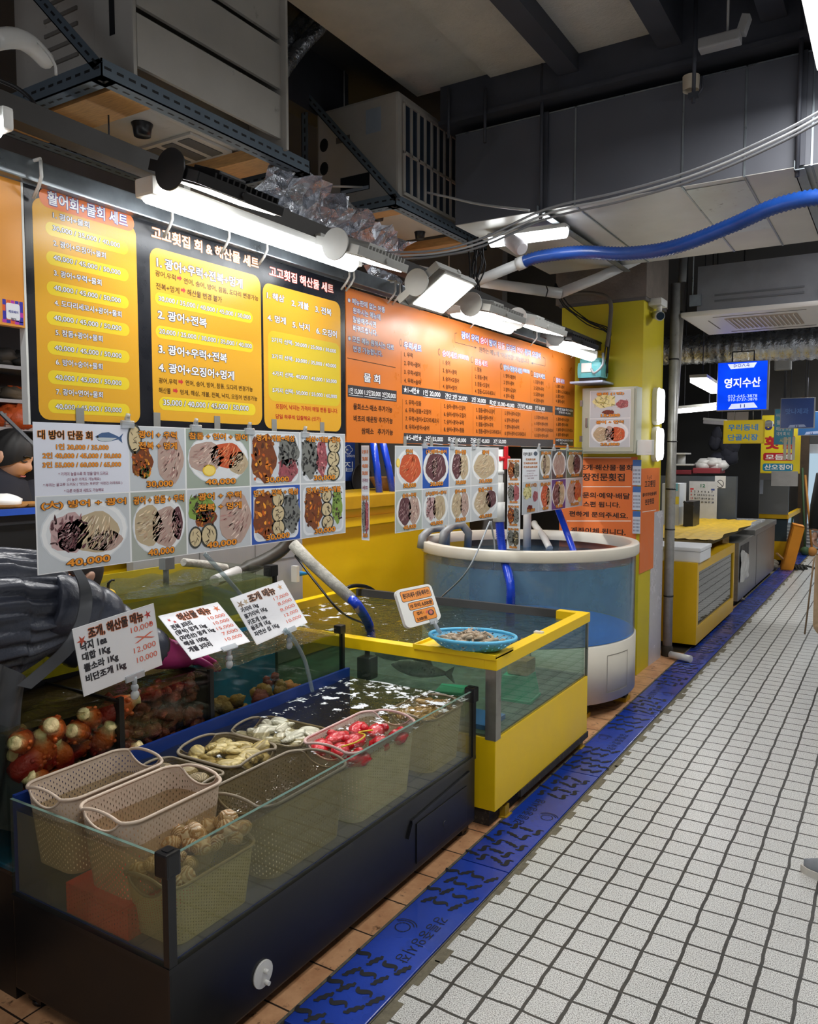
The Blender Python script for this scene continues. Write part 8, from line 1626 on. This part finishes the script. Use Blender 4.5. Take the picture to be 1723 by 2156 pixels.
# --- worker behind, looking down
r = root('person', 'young worker with short black hair and dark apron, looking down behind the work table', 'person', (-3.62, 2.12, 0)); o_ = Vector((-3.62, 2.12, 0))
B = lambda x, y, z, *rd: (x, y, z, *rd)
pts = [B(0, 0, .95, .13, .10), B(0, 0, 1.15, .135, .10), B(0, 0, 1.33, .15, .10), B(0, .01, 1.42, .055), B(.02, .02, 1.47, .052), B(-.03, -.19, 1.34, .06), B(.04, -.24, 1.08, .046), B(.26, -.14, 1.14, .036), B(-.03, .19, 1.34, .06), B(.04, .24, 1.08, .046), B(.26, .16, 1.14, .036), B(0, -.09, .85, .09), B(0, -.1, .48, .065), B(0, -.1, .06, .045), B(0, .09, .85, .09), B(0, .1, .48, .065), B(0, .1, .06, .045)]
ed = [(0, 1), (1, 2), (2, 3), (3, 4), (2, 5), (5, 6), (6, 7), (2, 8), (8, 9), (9, 10), (0, 11), (11, 12), (12, 13), (0, 14), (14, 15), (15, 16)]
skin('body', pts, ed, r, M_skin)
q = onX(20, 962, -3.58); head_mesh(r, Vector((-3.58, q.y, q.z)), rot('Z', radians(-58)) @ rot('X', radians(-24)), M_skin, M_hair, 1.05)
mb = MB(); mb.lathe([(.02, .92), (.17, .92), (.18, 1.1), (.19, 1.28), (.17, 1.38), (.09, 1.44), (.07, 1.455)], (o_.x, o_.y, 0), 28, sx=.8, sy=1.15); mb.tube([(o_.x-.03, o_.y-.18, 1.36), (o_.x+.04, o_.y-.25, 1.08), (o_.x+.2, o_.y-.17, 1.13)], [.08, .065, .05], 14); mb.tube([(o_.x-.03, o_.y+.18, 1.36), (o_.x+.04, o_.y+.25, 1.08), (o_.x+.2, o_.y+.19, 1.13)], [.08, .065, .05], 14); part('dark_top', mb, M_navy, r)
mb = MB(); mb.grid(lambda u, v: (o_.x+.16*cos((u-.5)*1.9)-.0+.005, o_.y+.19*sin((u-.5)*1.9), .7+.58*v), 20, 10); part('apron', mb, mat('slate_apron', (44, 46, 54), .7), r)
mb = MB()
for s in (-.1, .1): mb.tube([(o_.x, o_.y+s, .95), (o_.x, o_.y+s, .5), (o_.x, o_.y+s, .05)], [.11, .08, .06], 12); mb.box(o_.x-.06, o_.x+.18, o_.y+s-.05, o_.y+s+.05, 0, .07, bev=.02)
part('trousers', mb, M_trous, r)
hand(r, (o_.x+.26, o_.y-.14, 1.14), (1, .3, -.1), (0, 0, -1), M_skin, 'hand', .95); hand(r, (o_.x+.26, o_.y+.16, 1.14), (1, -.3, -.1), (0, 0, -1), M_skin, 'hand', .95)
# --- passers-by at the right edge
def walker(label, x, y, rz, coat, trous, shoe, sole, s=1.):
    r = root('person', label, 'person', (x, y, 0), None, rz); r.scale = (s, s, s)
    pts = [(0, 0, .93, .13, .10), (0, 0, 1.15, .14, .10), (0, 0, 1.34, .12, .08), (0, 0, 1.46, .055), (0, .01, 1.53, .052), (-.18, 0, 1.37, .038), (-.25, -.02, 1.10, .045), (-.25, .05, .86, .034), (.18, 0, 1.37, .038), (.25, -.02, 1.10, .045), (.25, .05, .86, .034), (-.09, 0, .84, .085), (-.1, .08, .48, .06), (-.1, .16, .09, .042), (.09, 0, .84, .085), (.1, -.02, .48, .06), (.1, -.16, .10, .042)]
    ed = [(0, 1), (1, 2), (2, 3), (3, 4), (2, 5), (5, 6), (6, 7), (2, 8), (8, 9), (9, 10), (0, 11), (11, 12), (12, 13), (0, 14), (14, 15), (15, 16)]
    skin('body', pts, ed, r, M_skin)
    loc = r.location.copy(); r.location = (0, 0, 0)
    head_mesh(r, Vector((0, .03, 1.63)), rot('X', -.1), M_skin, M_hair)
    mb = MB(); mb.lathe([(.20, .74), (.21, .95), (.20, 1.15), (.21, 1.33), (.17, 1.43), (.08, 1.49)], (0, 0, 0), 28, sx=1.1, sy=.72)
    for sx in (-1, 1): mb.tube([(sx*.19, 0, 1.40), (sx*.26, -.02, 1.10), (sx*.255, .045, .88)], [.085, .07, .052], 14)
    part('coat', mb, coat, r); mb = MB()
    for a in (((-.09, 0, .88), (-.1, .08, .48), (-.1, .155, .12)), ((.09, 0, .88), (.1, -.02, .48), (.1, -.155, .13))): mb.tube(a, [.11, .085, .07], 14)
    part('trousers', mb, trous, r)
    for sx, yy_ in ((-.1, .16), (.1, -.16)):
        def sh(u, v):
            ph = 2*pi*u; L = -.085+.285*v; w_ = .048*sin(pi*min(1, .12+v*.88))**.55+.002; h_ = (.095*(1-v)**1.1+.030) if v > .25 else .10
            return (sx+w_*cos(ph), yy_+L, .022+max(-.002, h_*max(0, sin(ph))*.95))
        mb = MB(); mb.grid(sh, 24, 24, True, False, True); shp = part('shoe', mb, shoe, r)
        mb = MB(); mb.prism([(sx+.052*sin(pi*min(1, .1+.9*t))**.5*sg, yy_-.09+.30*t) for sg, ts in ((1, [i/12 for i in range(13)]), (-1, [1-i/12 for i in range(13)])) for t in ts], lambda u, v: (u, v, .0), lambda u, v: (u, v, .026)); part('shoe_sole', mb, sole, shp)
        mb = MB()
        for k in range(3): mb.tube([(sx-.03, yy_+.03+.022*k, .085-.012*k), (sx, yy_+.035+.022*k, .104-.014*k), (sx+.03, yy_+.03+.022*k, .085-.012*k)], .003, 5)
        part('laces', mb, M_white, shp)
    hand(r, (-.25, .05, .86), (0, .1, -1), (1, 0, 0), M_skin, 'hand', .95, .6); hand(r, (.25, .05, .86), (0, .1, -1), (-1, 0, 0), M_skin, 'hand', .95, .6)
    r.location = loc; return r
M_shoe = mat('grey_knit_shoe', (132, 138, 146), .8, var=.1, scale=60); M_sole = mat('pale_sole', (206, 204, 198), .6)
pz = onZ(1692, 1836, .0)
walker('passer-by at the right edge of whom only a grey sneaker shows', pz.x+.36, pz.y+.10, radians(90), mat('olive_coat', (92, 88, 76), .8), M_trous, M_shoe, M_sole)
r = root('shoulder_bag', 'tan cloth bag with seams hanging at the right edge above the sneaker', 'bag', (-.12, 3.0, .87))
def bagf(u, v):
    ph = 2*pi*u; h = v; w_ = .150*(sin(pi*min(1, .5*h/.22+.04))**.5 if h < .22 else 1)
    return (-.085+w_*abs(cos(ph))**.7*(1 if cos(ph) > 0 else -1), 3.0+.055*abs(sin(ph))**.8*(1 if sin(ph) > 0 else -1)*(1 if h > .1 else .5+5*h)+.004*sin(14*ph+6*h), .868+.30*h)
mb = MB(); mb.grid(bagf, 48, 30, True, False, True); part('bag_body', mb, mat('tan_canvas', (178, 156, 126), .85, var=.12, scale=20, bump=.4, bscale=90), r)
mb = MB(); mb.tube([(-.2, 2.944, .87+.30*t) for t in (.1, .4, .7, 1)], .003, 5); mb.tube([(-.255+.02*t, 2.96, .90+.26*t) for t in (0, .5, 1)], .003, 5); part('seam', mb, mat('dark_stitch', (120, 100, 76), .8), r)
mb = MB(); mb.tube(curve_pts([(-.18, 3.0, 1.16), (-.06, 3.05, 1.42), (.05, 3.08, 1.44), (-.04, 3.0, 1.16)], 20), .012, 8); part('strap', mb, MATS['tan_canvas'], r)
walker('distant passer-by in a black coat at the right edge of the hall', -.40, 8.0, radians(160), mat('black_coat', (22, 22, 26), .8), M_trous, M_lampb, M_blackpl, .95)
